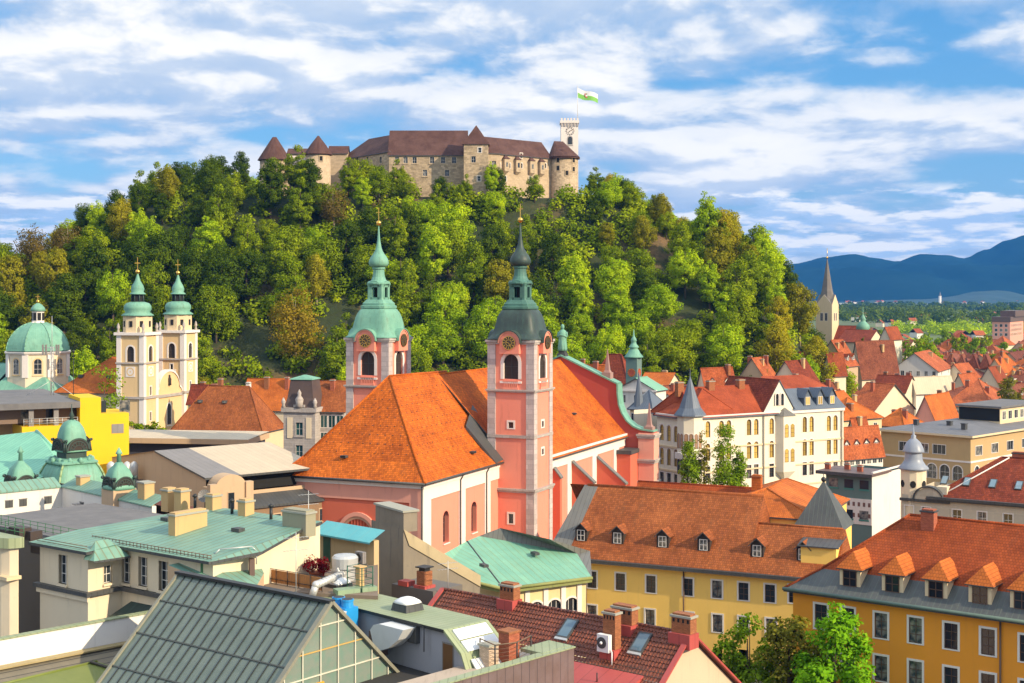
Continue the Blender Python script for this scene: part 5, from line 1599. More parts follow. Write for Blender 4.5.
while Yc < 960:
 xc = .24 * Yc
 while xc < .40 * Yc + 20:
  X, Y_ = xc + rs.uniform(-3, 3), Yc + rs.uniform(-6, 6)
  px_ = CX + F * X / Y_
  ze = rs.uniform(8.5, 11.5)
  ok = 818 < px_ < 1050 and all(math.hypot(X - a, Y_ - b_) > c * .5 + 5 for a, b_, c in HOUSES)
  py_ = HZ + (H - ze) * F / Y_
  if Y_ > 800: ok = ok and rs.random() < .75
  if ok:
   s_ = rs.uniform(4.5, 8.5)
   k = rs.choice(KINDS_)
   pxw = F * s_ / Y_
   ax = rs.choice('yyyx'); hip = rs.choice(((0, 0), (1, 1), (.6, .6), (1, 1))) if ax == 'y' else (1, 1)
   lab = f'small {k[0]} roofed house {PLACE(px_)}, ' + ('low among the nearer roofs' if Y_ < 520 else ('amid the packed roofs' if Y_ < 800 else 'out by the trees'))
   house(lab, px_, px_ - pxw * rs.uniform(1.2, 2.2), px_ + pxw * rs.uniform(.8, 1.6), py_, py_ - (rs.uniform(4.2, 6.2)) * F / Y_, ze, rs.choice((32, 40, 52, 60)) + rs.uniform(-6, 6), ax, hip,
                  rs.choice((M_cream, M_white, M_cream2, M_beige)), k[1], 1 if Y_ < 900 else 0, (3, 3), rs.choice((2, 3, 2)) if Y_ < 900 else 1, dorm=rs.choice((0, 0, 2)) if Y_ < 650 else 0, group=GF + ', ' + lab)
   cnt += 1
  xc += 14.5 if Yc < 800 else 22
 Yc += 18 if Yc < 800 else 36
for Yc, n_ in ((312, 9), (335, 11), (360, 12), (385, 12)):
 for i in range(n_):
  px_ = 668 + (i + rs.uniform(.1, .9)) * 195 / n_; Y_ = Yc + rs.uniform(-5, 5); ze = rs.uniform(14.5, 18.5)
  X = (px_ - CX) * Y_ / F
  if any(math.hypot(X - a, Y_ - b_) < c * .5 + 4.5 for a, b_, c in HOUSES): continue
  py_ = HZ + (H - ze) * F / Y_; s_ = rs.uniform(4.5, 7) * F / Y_; k = rs.choice(KINDS_)
  lab = f'small {k[0]} roofed house ' + ('behind the ivory mansion' if px_ < 780 else 'right of the ivory mansion') + (', at the wooded hill foot' if Y_ > 350 else ', close to its roof')
  house(lab, px_, px_ - s_ * rs.uniform(.9, 1.5), px_ + s_ * rs.uniform(.9, 1.7), py_, py_ - rs.uniform(4, 5.5) * F / Y_, ze, rs.uniform(30, 62), rs.choice('yyx'), rs.choice(((0, 0), (1, 1), (.7, .7))), rs.choice((M_cream, M_cream2, M_beige)), k[1], 1, (2, 3), rs.choice((2, 3)), dorm=rs.choice((0, 2)), group='roofs, ' + lab)
  cnt += 1
print('random houses', cnt)
B = Bld('gothic_mansion', 'ivory gothic mansion with pointed gable, corner spire and paired arched windows', 'building', 690, 272.0, 58.0)
dl = B.yat(843.5); wl_ = -B.xat(657)
ze = B.zat(416.5)
ws1 = WS(1.25, 3.2, .22, M_whitest, M_glassyel, 2, 3, M_bframe, M_whitegoth, True, .3, False)
ws2 = WS(1.25, 3.4, .22, M_whitest, M_glassyel, 2, 3, M_bframe, M_whitegoth, True, .3, False)
ws3 = WS(1.25, 2.7, .2, M_whitest, M_glass, 2, 3, M_bframe, M_whitegoth, False, .3, False)
def rowz(y_px, px_, off): yy = B.yat(px_); return B.zat(y_px, 0, yy)
wn = []
pairs = (704, 725, 752.5, 808, 832)
sing = (771.5,)
for p in pairs:
 yy = B.yat(p); e = -(p - 690) * .055
 for dx_ in (-.95, .95):
  wn.append((ws1, yy + dx_, B.zat(438.5 + e, 0, yy))); wn.append((ws2, yy + dx_, B.zat(462 + e, 0, yy))); wn.append((ws3, yy + dx_, B.zat(481.5 + e, 0, yy)))
for p in sing:
 yy = B.yat(p); e = -(p - 690) * .055
 wn.append((ws1, yy, B.zat(438.5 + e, 0, yy))); wn.append((ws2, yy, B.zat(462 + e, 0, yy))); wn.append((ws3, yy, B.zat(481.5 + e, 0, yy)))
yg0, yg1 = B.yat(763), B.yat(794)
yg = (yg0 + yg1) / 2
mb = MB()
mb.wall((0, 0), (0, dl), 0, ze, [(u - st.w / 2, u + st.w / 2, z, z + st.h) for st, u, z in wn], .3)
mb.wall((0, dl), (-18, dl), 0, ze); mb.wall((-18, dl), (-18, 0), 0, ze)
wn2 = []
for p in (683, 676, 669, 662):
 xx = B.xat(p)
 wn2.append((ws1, wl_ + xx, ze - 5.4)); wn2.append((ws2, wl_ + xx, ze - 10.2)); wn2.append((ws3, wl_ + xx, ze - 14.4))
mb.wall((-wl_, 0), (0, 0), 0, ze, [(u - st.w / 2, u + st.w / 2, z, z + st.h) for st, u, z in wn2], .3)
mb.wall((-wl_, 14), (-wl_, 0), 0, ze)
zg = B.zat(380, 0, yg)
mb.poly([(0.12, yg0, ze - .1), (.12, yg1, ze - .1), (.12, yg, zg)])
mb.quad((0.12, yg0, ze - .1), (.12, yg, zg), (-.5, yg, zg), (-.5, yg0, ze)); mb.quad((0.12, yg1, ze - .1), (.12, yg, zg), (-.5, yg, zg), (-.5, yg1, ze))
wall = B.part('wall', mb, [M_whitegoth])
for st, u, z in wn: st.add(wall, (0, 0), (0, dl), u, z)
for st, u, z in wn2: st.add(wall, (-wl_, 0), (0, 0), u, z)
wsg = WS(.8, 2.4, .2, M_whitest, M_glass, 1, 2, M_bframe, M_whitegoth, True, .2, False)
for dx_ in (-.7, .7):
 o = wsg.add(wall, (0.34, 0), (.34, dl), yg + dx_, ze + 1.2)
for i, (za, zb, o_) in enumerate(((ze - .6, ze - .02, .4), (ze - 6.6, ze - 6.3, .18), (ze - 11.3, ze - 11.0, .18), (ze - 15.4, ze - 15.1, .18))):
 q = MB(); q.box(.001, o_, 0, dl, za, zb); q.box(-wl_, o_, -o_, -.001, za, zb + .01); B.part('string_course', q, [M_cream2 if i else M_whitest], wall)
q = MB()
for p in (763, 841): y = B.yat(p); q.tube((.25, y, 0), (.25, y, ze - .6), .12, .12, 6)
B.part('downpipe', q, [M_leadgrey], wall)
yo = B.yat(784);
q = MB()
hb = [(0, yo - 2.4), (1.5, yo - 1.5), (1.5, yo + 1.5), (0, yo + 2.4)]
q.prism([(0.01, yo - 2.4), (1.6, yo - 1.6), (1.6, yo + 1.6), (.01, yo + 2.4)], ze - 12.2, ze - .9)
q.poly([(.01, yo - 2.4, ze - 12.2), (1.6, yo - 1.6, ze - 12.2), (.2, yo, ze - 14.6)]); q.poly([(1.6, yo - 1.6, ze - 12.2), (1.6, yo + 1.6, ze - 12.2), (.2, yo, ze - 14.6)]); q.poly([(1.6, yo + 1.6, ze - 12.2), (.01, yo + 2.4, ze - 12.2), (.2, yo, ze - 14.6)])
orl = B.part('oriel', q, [M_whitegoth], wall)
q = MB(); q.poly([(0, yo - 2.6, ze - .9), (1.8, yo - 1.7, ze - .9), (0, yo, ze + .8)]); q.poly([(1.8, yo - 1.7, ze - .9), (1.8, yo + 1.7, ze - .9), (0, yo, ze + .8)]); q.poly([(1.8, yo + 1.7, ze - .9), (0, yo + 2.6, ze - .9), (0, yo, ze + .8)]); B.part('oriel_roof', q, [M_leadgrey], orl)
for dz in (-5.2, -10.2):
 for dy in (-.8, .8): WS(1.0, 2.7, .15, M_whitest, M_glassyel, 1, 3, M_bframe, M_whitegoth, True, -.02, False).add(orl, (1.6, yo - 1.6), (1.6, yo + 1.6), 1.6 + dy, ze + dz)
rf = MB()
zrr = B.zat(388, -8, 4)
roof(rf, -15, 0, 2.5, yg - 1, ze, zrr - ze, 'y', 1, 0, .6, 0, 1)
roof(rf, -wl_, -1, 0, 13, ze, zrr - ze, 'x', 5, 3, .6, 0, 1)
gr = B.part('roof', rf, [M_tile_white, M_slateblue])
q = MB(); roof(q, -15, 0.1, yg0 - .2, yg1 + .2, ze + .05, zg - ze, 'x', 0, 0, .25, 0, 1); B.part('gable_roof', q, [M_tile_red, M_slateblue], gr)
q = MB()
y2 = dl
q.quad((.5, yg1 - .5, ze), (.5, y2 + .3, ze), (-3.2, y2 - 1.2, ze + 4.2), (-3.2, yg1 - .5, ze + 4.2), 0)
q.quad((.5, y2 + .3, ze), (-15, y2 + .3, ze), (-12, y2 - 1.2, ze + 4.2), (-3.2, y2 - 1.2, ze + 4.2), 0)
q.quad((-3.2, yg1 - 2, ze + 4.2), (-3.2, y2 - 1.2, ze + 4.2), (-8, y2 - 4, ze + 6.6), (-8, yg1 - 2, ze + 6.6), 1)
q.quad((-3.2, y2 - 1.2, ze + 4.2), (-12, y2 - 1.2, ze + 4.2), (-8, y2 - 4, ze + 6.6), (-8, y2 - 4, ze + 6.6), 1)
mr = B.part('mansard_roof', q, [M_slateblue, M_tile_white], gr)
for p in (808, 820.5, 832.5):
 o = dormer(mr, 0, 0, 0, 1.9, 2.1, 2.6, M_slateblue, M_slateblue, M_glassyel, 'gable', 1.5, M_whitest, (2, 1))
 o.location = (-.1, B.yat(p), ze + .7); o.rotation_euler = (0, 0, R(90))
for x, y, pots in ((-7, 3, 3), (-7, 11, 3), (-7, 19, 2), (-10, yg1 + 9, 0)): chimney(gr, x, y, zrr - .8, 1.1, 1.5, 1.9, M_brick, M_capstone)
tx, ty = -1.2, 1.0
q = MB(); q.lathe([(2.6, 0), (2.6, ze + .3)], (tx, ty), 8, 0, False, rot=R(22.5)); tt = B.part('corner_turret', q, [M_whitegoth])
zs = B.zat(376, tx, ty)
q = MB(); q.lathe([(3.3, ze + .1), (3.2, ze + .35), (2.2, ze + 1.6), (1.3, ze + 4.0), (.12, zs - .2), (.05, zs + 1.5)], (tx, ty), 8, 0, False, rot=R(22.5)); B.part('spire', q, [M_slateblue], tt)
fa = -math.pi / 2
for k, an in enumerate((R(-90), R(-45), R(0))):
 p = Vector((tx + math.cos(an) * 2.42, ty + math.sin(an) * 2.42, 0)); d = Vector((-math.sin(an), math.cos(an), 0))
 for zz, mg in ((-6.2, m_glass('brown_blind', (.28, .16, .09), (.35, .2, .1), .5, .4)), (-11.2, M_glass)):
  for s_ in (-.48, .48):
   c_ = p + d * s_
   WS(.78, 2.9, .1, M_whitest, mg, 1, 1, M_bframe, M_whitegoth, True, -.01, False).add(tt, tuple((c_ - d)[:2]), tuple((c_ + d)[:2]), 1.0, ze + zz)
 q = MB(); q.obox(p + Vector((math.cos(an) * .3, math.sin(an) * .3, ze - 7.6)), d * 1.0, Vector((math.cos(an), math.sin(an), 0)) * .3, (0, 0, .6)); B.part('balcony', q, [M_whitest], tt)
b_, wl2, rf2, hz2, w2, d2, ze2, zr2 = house('cream corner house with blue grey mansard roof and small spire beside the church front', 652, 630, 668, 408, 390, 25, 35, 'x', (1, 1), wall=M_cream2, rmat=M_slateblue, rows=3, cols=(3, 3), chim=0, Y=300)
q = MB(); q.lathe([(1.3, ze2 - .5), (1.1, ze2 + .8), (.06, ze2 + 7.5)], (-w2 + 1.5, 1.2), 8, 0, False); b_.part('corner_spire', q, [M_slateblue], rf2)
b_, wl2, rf2, hz2, w2, d2, ze2, zr2 = house('white house with classical pediment under the clock turret', 656, 617, 666, 390, 378, 24, 28, 'y', wall=M_white, rmat=M_copperlight, rows=2, cols=(3, 0), chim=0, Y=322)
q = MB(); q.box(-w2 - .3, .3, -.5, 0, ze2 - .5, ze2); b_.part('cornice', q, [M_whitest], wl2)
T = Bld('clock_turret', 'slim square clock turret with green copper onion cap above the town roofs', 'tower', 637, 335.0, 28.0)
zb, zt = T.zat(384), T.zat(357); q = MB(); q.box(-2.9, 0, 0, 2.9, 0, zt); tb = T.part('shaft', q, [M_green])
for sx in (0, 1):
 q = MB()
 for i in range(12):
  an = math.pi * i / 6; v = (math.sin(an) * .85, math.cos(an) * .85)
  q.obox((v[0], -.06, v[1]), (.09, 0, 0), (0, .04, 0), (0, 0, .09), 1)
 q.sweep([(math.cos(2 * math.pi * i / 16), math.sin(2 * math.pi * i / 16)) for i in range(16)], (0, -.03, 0), (1, 0, 0), (0, 0, 1), (0, .05, 0), 0)
 T.part('clock_face', q, [m_plain('clock_red', (.4, .07, .03)), M_gold], tb, (-1.45, 0, zt - 3.8) if sx == 0 else (0, 1.45, zt - 3.8), 0 if sx == 0 else R(90))
q = MB(); q.lathe([(2.3, zt - .2), (2.25, zt + .1), (1.6, zt + .8), (1.2, zt + 1.6), (.9, zt + 2.0), (1.25, zt + 2.2), (1.2, zt + 2.4), (.7, zt + 3.0), (.55, zt + 3.6), (.75, zt + 3.8), (.6, zt + 4.3), (.2, zt + 5), (.06, zt + 6.6)], (-1.45, 1.45), 12, 0, True); T.part('onion_cap', q, [M_copperdome], tb)
B = Bld('office_block', 'beige office block with flat grey roof and roof storey', 'building', 970.6, 298.0, 45.0)
w_ = -B.xat(881); d_ = B.yat(1060); ze = B.zat(437)
wsq = WS(3.0, 2.0, .12, M_whitest, M_glass, 3, 1, M_wframe, M_beige, False, .25, False)
wsr = WS(2.2, 3.2, .2, M_whitest, M_glass, 2, 2, M_wframe, M_beige, True, .25, False)
wn = [(wsq, w_ * u, ze - 4.2) for u in (.28, .47, .66)] + [(wsr, w_ * u, ze - 9.6) for u in (.42, .58, .72, .86)]
mb = MB(); mb.wall((-w_, 0), (0, 0), 0, ze, [(u - st.w / 2, u + st.w / 2, z, z + st.h) for st, u, z in wn], .25)
wn2 = [(wsq, d_ * (i + .5) / 6, ze - 4.2) for i in range(6)] + [(wsr, d_ * (i + .5) / 8, ze - 9.6) for i in range(8)]
mb.wall((0, 0), (0, d_), 0, ze, [(u - st.w / 2, u + st.w / 2, z, z + st.h) for st, u, z in wn2], .25)
mb.wall((0, d_), (-w_, d_), 0, ze); mb.wall((-w_, d_), (-w_, 0), 0, ze)
wall = B.part('wall', mb, [m_plaster('office_beige', (.50, .34, .16), dirt=.15)])
for st, u, z in wn: st.add(wall, (-w_, 0), (0, 0), u, z)
for st, u, z in wn2: st.add(wall, (0, 0), (0, d_), u, z)
q = MB(); q.box(-w_, .12, -.12, -.002, ze - 5.6, ze - 5.2); q.box(.002, .12, 0, d_, ze - 5.6, ze - 5.2); B.part('string_course', q, [M_whitest], wall)
q = MB(); o = .9
q.quad((-w_ - o, -o, ze + .3), (o, -o, ze + .3), (-7, 9, ze + 1.5), (-w_ + 6, 9, ze + 1.5), 0); q.quad((o, -o, ze + .3), (o, d_, ze + .3), (-7, d_, ze + 1.5), (-7, 9, ze + 1.5), 0)
q.quad((-w_ + 6, 9, ze + 1.5), (-7, 9, ze + 1.5), (-7, d_, ze + 1.5), (-w_ + 6, d_, ze + 1.5), 0)
q.quad((-w_ - o, -o, ze + .3), (-w_ + 6, 9, ze + 1.5), (-w_ + 6, d_, ze + 1.5), (-w_ - o, d_, ze + .3), 0)
q.quad((-w_ - o, -o, ze + .3), (o, -o, ze + .3), (o, -o, ze - .15), (-w_ - o, -o, ze - .15), 1); q.quad((o, -o, ze + .3), (o, d_, ze + .3), (o, d_, ze - .15), (o, -o, ze - .15), 1)
q.quad((-w_ - o, -o, ze - .15), (o, -o, ze - .15), (o, d_, ze - .15), (-w_ - o, d_, ze - .15), 1)
of = B.part('roof', q, [m_copper('office_roof', (.14, .14, .15), (.19, .19, .2), seam=.9, stain=.3, rough=.7), M_cream2])
yp = B.yat(1000, -4)
q = MB(); q.box(-14, -4, yp, d_, ze + .9, ze + 4.6, 0); q.box(-14.6, -3.4, yp - .6, d_, ze + 4.6, ze + 5.0, 1); q.box(-13.9, -4.1, yp - .06, yp - .001, ze + 1.6, ze + 4.4, 2)
ps = B.part('roof_storey', q, [M_cream2, M_flatroof, M_dark], of)
simple_windows(ps, (-4, yp), (-4, d_), [2, 5, 8, 11], [ze + 2], 1.6, 1.8, M_wframe, M_glass)
for x, y in ((-16, 6), (-9, 8), (-4, 5)): q = MB(); q.box(-.5, .5, -.5, .5, 0, 1.2, 0); q.box(-.6, .6, -.6, .6, 1.201, 1.35, 0); B.part('vent_box', q, [M_lead], of, (x, y, ze + 1))
B = Bld('turreted_house', 'ornate house with silver domed turret and red roof with skylights', 'building', 1064, 202.0, 33.0)
xl = B.xat(902); dp = 17; ze = B.zat(507)
mb = MB()
M_orn = m_stone('ornament_stone', (.50, .43, .32), bw=2.2, bh=1.5, var=.14, mort=-.25, stain=.2, big=.6)
wsn = WS(1.3, 1.9, .15, M_whitest, M_glass, 2, 2, M_wframe, M_orn, False, .2, False)
wn = [(wsn, B.xat(p) - xl, ze - 3.6) for p in (909, 926, 957, 982, 1008)]
mb.wall((xl, 0), (0, 0), 0, ze, [(u - .65, u + .65, z, z + 1.9) for st, u, z in wn], .2)
mb.wall((0, 0), (0, dp), 0, ze); mb.wall((0, dp), (xl, dp), 0, ze); mb.wall((xl, dp), (xl, 0), 0, ze)
wall = B.part('wall', mb, [M_orn])
for st, u, z in wn: st.add(wall, (xl, 0), (0, 0), u, z)
x0r = B.xat(930); zr = B.zat(456, B.xat(985, dp / 2), dp / 2)
q = MB(); roof(q, x0r, 0, 0, dp, ze, zr - ze, 'x', dp / 2, 0, .5, 0, 1); hr = B.part('roof', q, [M_tile_red, M_lead])
sl = (zr - ze) / (dp / 2)
for p, py_ in ((944.7, 478), (967, 486.5), (993, 489.7), (1019, 493.5)):
 yy = 3.2; zz = ze + yy * sl; xx = B.xat(p, yy)
 q = MB(); n = Vector((0, -sl, 1)).normalized(); up_ = Vector((0, 1, sl)).normalized()
 c_ = Vector((0, 0, 0)) + n * .1
 q.obox(c_, (.52, 0, 0), up_ * .95, n * .1, 0); q.obox(c_ + n * .105, (.40, 0, 0), up_ * .82, n * .004, 1)
 B.part('skylight', q, [M_lead, M_skylight], hr, (xx, yy, zz))
q = MB(); yy = 1.0; q.tube((x0r + 1.6, .2, ze + .25), (x0r + dp / 2 + 1.2, dp / 2 - .3, zr), .1); B.part('hip_flashing', q, [M_whitest], hr)
q = MB(); q.box(x0r - .4, 0, -.7, -.1, ze - .35, ze + .05); B.part('gutter', q, [M_lead], hr)
chimney(hr, x0r + dp / 2 + 2.5, dp / 2 + .6, zr - .6, 2.0, 1, 1.2, M_brickred, M_lead)
tc_ = B.xat(913.5, 1.9)
q = MB(); q.lathe([(1.95, ze - 6), (1.95, ze + 4.0)], (tc_, 1.9), 12, 0, False); tu = B.part('turret', q, [M_cream], wall)
for an in (R(-130), R(-75), R(-20)):
 q = MB(); q.sweep([(math.cos(2 * math.pi * i / 12) * .45, math.sin(2 * math.pi * i / 12) * .55) for i in range(12)], (0, -.05, 0), (1, 0, 0), (0, 0, 1), (0, .2, 0), 0)
 B.part('round_window', q, [M_dark], tu, (tc_ + math.cos(an) * 1.92, 1.9 + math.sin(an) * 1.92, ze + 1.6), an + math.pi / 2)
zb = ze + 4
q = MB(); q.lathe([(2.32, zb - .25), (2.28, zb), (1.76, zb + .5), (1.44, zb + 1.0), (1.32, zb + 1.4), (1.32, zb + 2.1), (1.24, zb + 2.3), (1.64, zb + 2.4), (1.60, zb + 2.6), (1.40, zb + 3.2), (1.04, zb + 3.9), (0.56, zb + 4.35), (0.36, zb + 4.5), (0.40, zb + 4.9), (0.16, zb + 5.1), (0.04, zb + 6.6)], (tc_, 1.9), 20, 0, True)
B.part('turret_dome', q, [m_copper('silver_sheet', (.22, .245, .29), (.30, .33, .38), stain=.3, streak=(.2, .22, .25), rough=.4)], tu)
q = MB(); px1 = B.xat(928.5)
q.sweep([(x * 2.1, y * 1.9) for x, y in ARC], (px1, -.25, ze - .6), (1, 0, 0), (0, 0, 1), (0, .6, 0), 0)
pd = B.part('curved_pediment', q, [M_orn], wall)
q = MB()
for i in range(14):
 (xa, ya), (xb, yb) = ARC[i], ARC[i + 1]
 q.quad((px1 + xa * 2.15, -.45, ze - .6 + ya * 1.95), (px1 + xb * 2.15, -.45, ze - .6 + yb * 1.95), (px1 + xb * 2.35, -.45, ze - .6 + yb * 2.2), (px1 + xa * 2.35, -.45, ze - .6 + ya * 2.2))
 q.quad((px1 + xa * 2.35, -.45, ze - .6 + ya * 2.2), (px1 + xb * 2.35, -.45, ze - .6 + yb * 2.2), (px1 + xb * 2.35, .6, ze - .6 + yb * 2.2), (px1 + xa * 2.35, .6, ze - .6 + ya * 2.2))
B.part('pediment_coping', q, [M_lead], pd)
q = MB(); q.box(xl - .3, x0r + 3, -.35, 0, ze - .9, ze - .5); B.part('cornice', q, [M_lead], wall)
q = MB(); q.box(B.xat(935), B.xat(946), .5, 4, ze - .2, ze + 1.5, 0); B.part('attic_wall', q, [M_cream], wall)
B = Bld('patterned_house', 'small house with grey green upper storey, painted squares and blank white side wall', 'house', 872, 240.0, 37.0)
w_ = -B.xat(826); d_ = B.yat(902); ze = B.zat(476)
M_sq = m_plain('brown_square', (.16, .08, .06), .8)
mb = MB();
for p0, p1 in (((0, d_), (-w_, d_)), ((-w_, d_), (-w_, 0)), ((-w_, 0), (0, 0))): mb.wall(p0, p1, 0, ze, (), .2, 1)
mb.wall((0, 0), (0, d_), 0, ze, (), .2, 0)
wall = B.part('wall', mb, [M_white, M_green])
q = MB(); q.box(-w_, -.02, -.12, -.002, ze - 8.5, ze - 4.1); lowr = B.part('painted_band', q, [M_white], wall)
q = MB()
for i in range(9):
 for k in range(2): q.box(-w_ + (i + .3) * w_ / 9, -w_ + (i + .75) * w_ / 9, -.15, -.121, ze - 5.4 - k * 1.9, ze - 4.7 - k * 1.9)
pt = B.part('square_ornament', q, [M_sq], lowr)
for i in range(3):
 q = MB(); q.box(-.8, .8, -.06, .02, 0, 1.5, 0); q.box(-.9, .9, -.09, -.0, -.3, -.02, 1); B.part('window', q, [M_glass, m_plain('teal_sill', (.05, .22, .18))], wall, (-w_ + (i + .5) * w_ / 3, 0, ze - 2.4))
 B.part('window', q, [M_glass, m_plain('teal_sill', (.05, .22, .18))], wall, (-w_ + (i + .5) * w_ / 3, -.12, ze - 7.6))
q = MB(); q.box(-w_ - 1.4, .5, -1.2, d_ * .55, ze, ze + .35, 0); q.box(-w_ - 1.4, .5, -1.25, -1.2, ze - .2, ze + .36, 1); pr_ = B.part('flat_roof', q, [M_brownsheet, M_lead])
q = MB(); q.box(-.25, .12, .3, d_, ze + .352, ze + .6); B.part('parapet', q, [M_white], pr_)
for x, y in ((-3, 2), (-6, 3.5), (-9, 2)): chimney(pr_, x, y, ze + .4, .9, .7, .8, M_brickred, M_capstone)
S = Bld('spired_church', 'distant cream church tower with sharp grey spire and red nave roof', 'church', 832, 620.0, 35.0)
tw_ = 7.6; zt = S.zat(305)
q = MB(); q.box(-tw_, 0, 0, tw_, 0, zt)
st_ = S.part('tower', q, [M_cream2])
for k, (p0, p1) in enumerate((((-tw_, 0), (0, 0)), ((0, 0), (0, tw_)))):
 simple_windows(st_, p0, p1, [tw_ * .36, tw_ * .64], [zt - 7], 1.1, 3.4, M_whitest, M_dark)
q = MB(); za = S.zat(258)
for (a, b, c) in (((-tw_, 0), (0, 0), 0), ((0, 0), (0, tw_), 0), ((0, tw_), (-tw_, tw_), 0), ((-tw_, tw_), (-tw_, 0), 0)):
 mx, my = (a[0] + b[0]) / 2, (a[1] + b[1]) / 2
 q.poly([(*a, zt), (*b, zt), (mx, my, zt + 4.6)], 1); q.poly([(*a, zt), (mx, my, zt + 4.6), (-tw_ / 2, tw_ / 2, zt + 5)], 0); q.poly([(*b, zt), (mx, my, zt + 4.6), (-tw_ / 2, tw_ / 2, zt + 5)], 0)
q.lathe([(3.6, zt + 1), (2.3, zt + 7), (.1, za)], (-tw_ / 2, tw_ / 2), 8, 0, False, rot=R(22.5));
sp__ = S.part('spire', q, [m_copper('spire_slate', (.13, .115, .105), (.19, .17, .15), stain=.3, rough=.7), M_cream2], st_)
q = MB(); q.tube((-tw_ / 2, tw_ / 2, za - .5), (-tw_ / 2, tw_ / 2, za + 4.5), .12); q.ball((-tw_ / 2, tw_ / 2, za + .3), .5); S.part('cross', q, [M_gold], sp__)
zn = S.zat(341, 4, -2); zr = S.zat(326, 8, 4)
q = MB(); q.box(0.02, 17, 1, 14, 0, zn); S.part('nave_wall', q, [M_cream2]); q = MB(); roof(q, .02, 17, 1, 14, zn, zr - zn, 'x', 0, 4, .5, 0, 1); S.part('nave_roof', q, [M_tile_red, M_lead])
T = Bld('copper_turret', 'small green copper church turret among distant red roofs', 'tower', 866, 590.0, 30.0)
zt = T.zat(331); q = MB(); q.box(-3.6, 0, 0, 3.6, 0, zt); tb = T.part('shaft', q, [M_green])
q = MB(); q.lathe([(2.9, zt), (2.6, zt + .6), (3.0, zt + 1.2), (2.6, zt + 2.6), (1.5, zt + 3.6), (1.0, zt + 4.2), (1.3, zt + 4.8), (.8, zt + 6), (.2, zt + 7), (.07, zt + 10)], (-1.8, 1.8), 12, 0, True); T.part('onion_cap', q, [M_copperdome], tb)
b_, *_r = house('distant church with pale yellow baroque gable front', 890, 880, 902, 338, 327, 22, 35, 'y', wall=M_whitegoth, chim=0, group=None, Y=560)
b_, wl2, rf2, hz2, w2, d2, ze2, zr2 = house('long red roof of the distant church beside the copper turret', 868, 838, 884, 342, 330, 20, 32, 'x', rmat=M_tile_red, chim=0, Y=575)
A_ = Bld('apartment_block', 'distant pale apartment block with dark roof storey by the trees', 'building', 1010, 1150.0, 30.0)
q = MB(); q.box(-14, 0, 0, 60, 0, A_.zat(322)); w0 = A_.part('wall', q, [M_pinklight]);
q = MB(); q.box(-14.5, .5, -.5, 60, A_.zat(322), A_.zat(317)); q.box(-10, 2, 12, 60, A_.zat(317), A_.zat(311)); A_.part('roof_storey', q, [M_brownsheet])
simple_windows(w0, (0, 0), (0, 60), [4 + 5 * i for i in range(10)], [A_.zat(336), A_.zat(331.5), A_.zat(327)], 2.4, 2.2, M_wframe, M_glass); simple_windows(w0, (-14, 0), (0, 0), [3, 7, 11], [A_.zat(336), A_.zat(331.5), A_.zat(327)], 2.0, 2.2, M_wframe, M_glass)
B = Bld('cathedral', 'yellow cathedral with two white edged towers, green dome and bright orange nave roof', 'church', 143.5, 355.0, 14.0)
TWc = -B.xat(117.5); dT = B.yat(158)
y2 = B.yat(184) - B.yat(143.5)           # offset of the second tower along the front
ze = B.zat(333)
M_cathw = M_cath
wsb = WS(2.0, 4.0, .4, M_whitest, M_louvre, 1, 2, M_dframe, M_cath, True, .35, True)
wsn_ = WS(.8, 2.2, .25, M_whitest, M_dark, 1, 1, M_dframe, M_cath, False, .3, False)
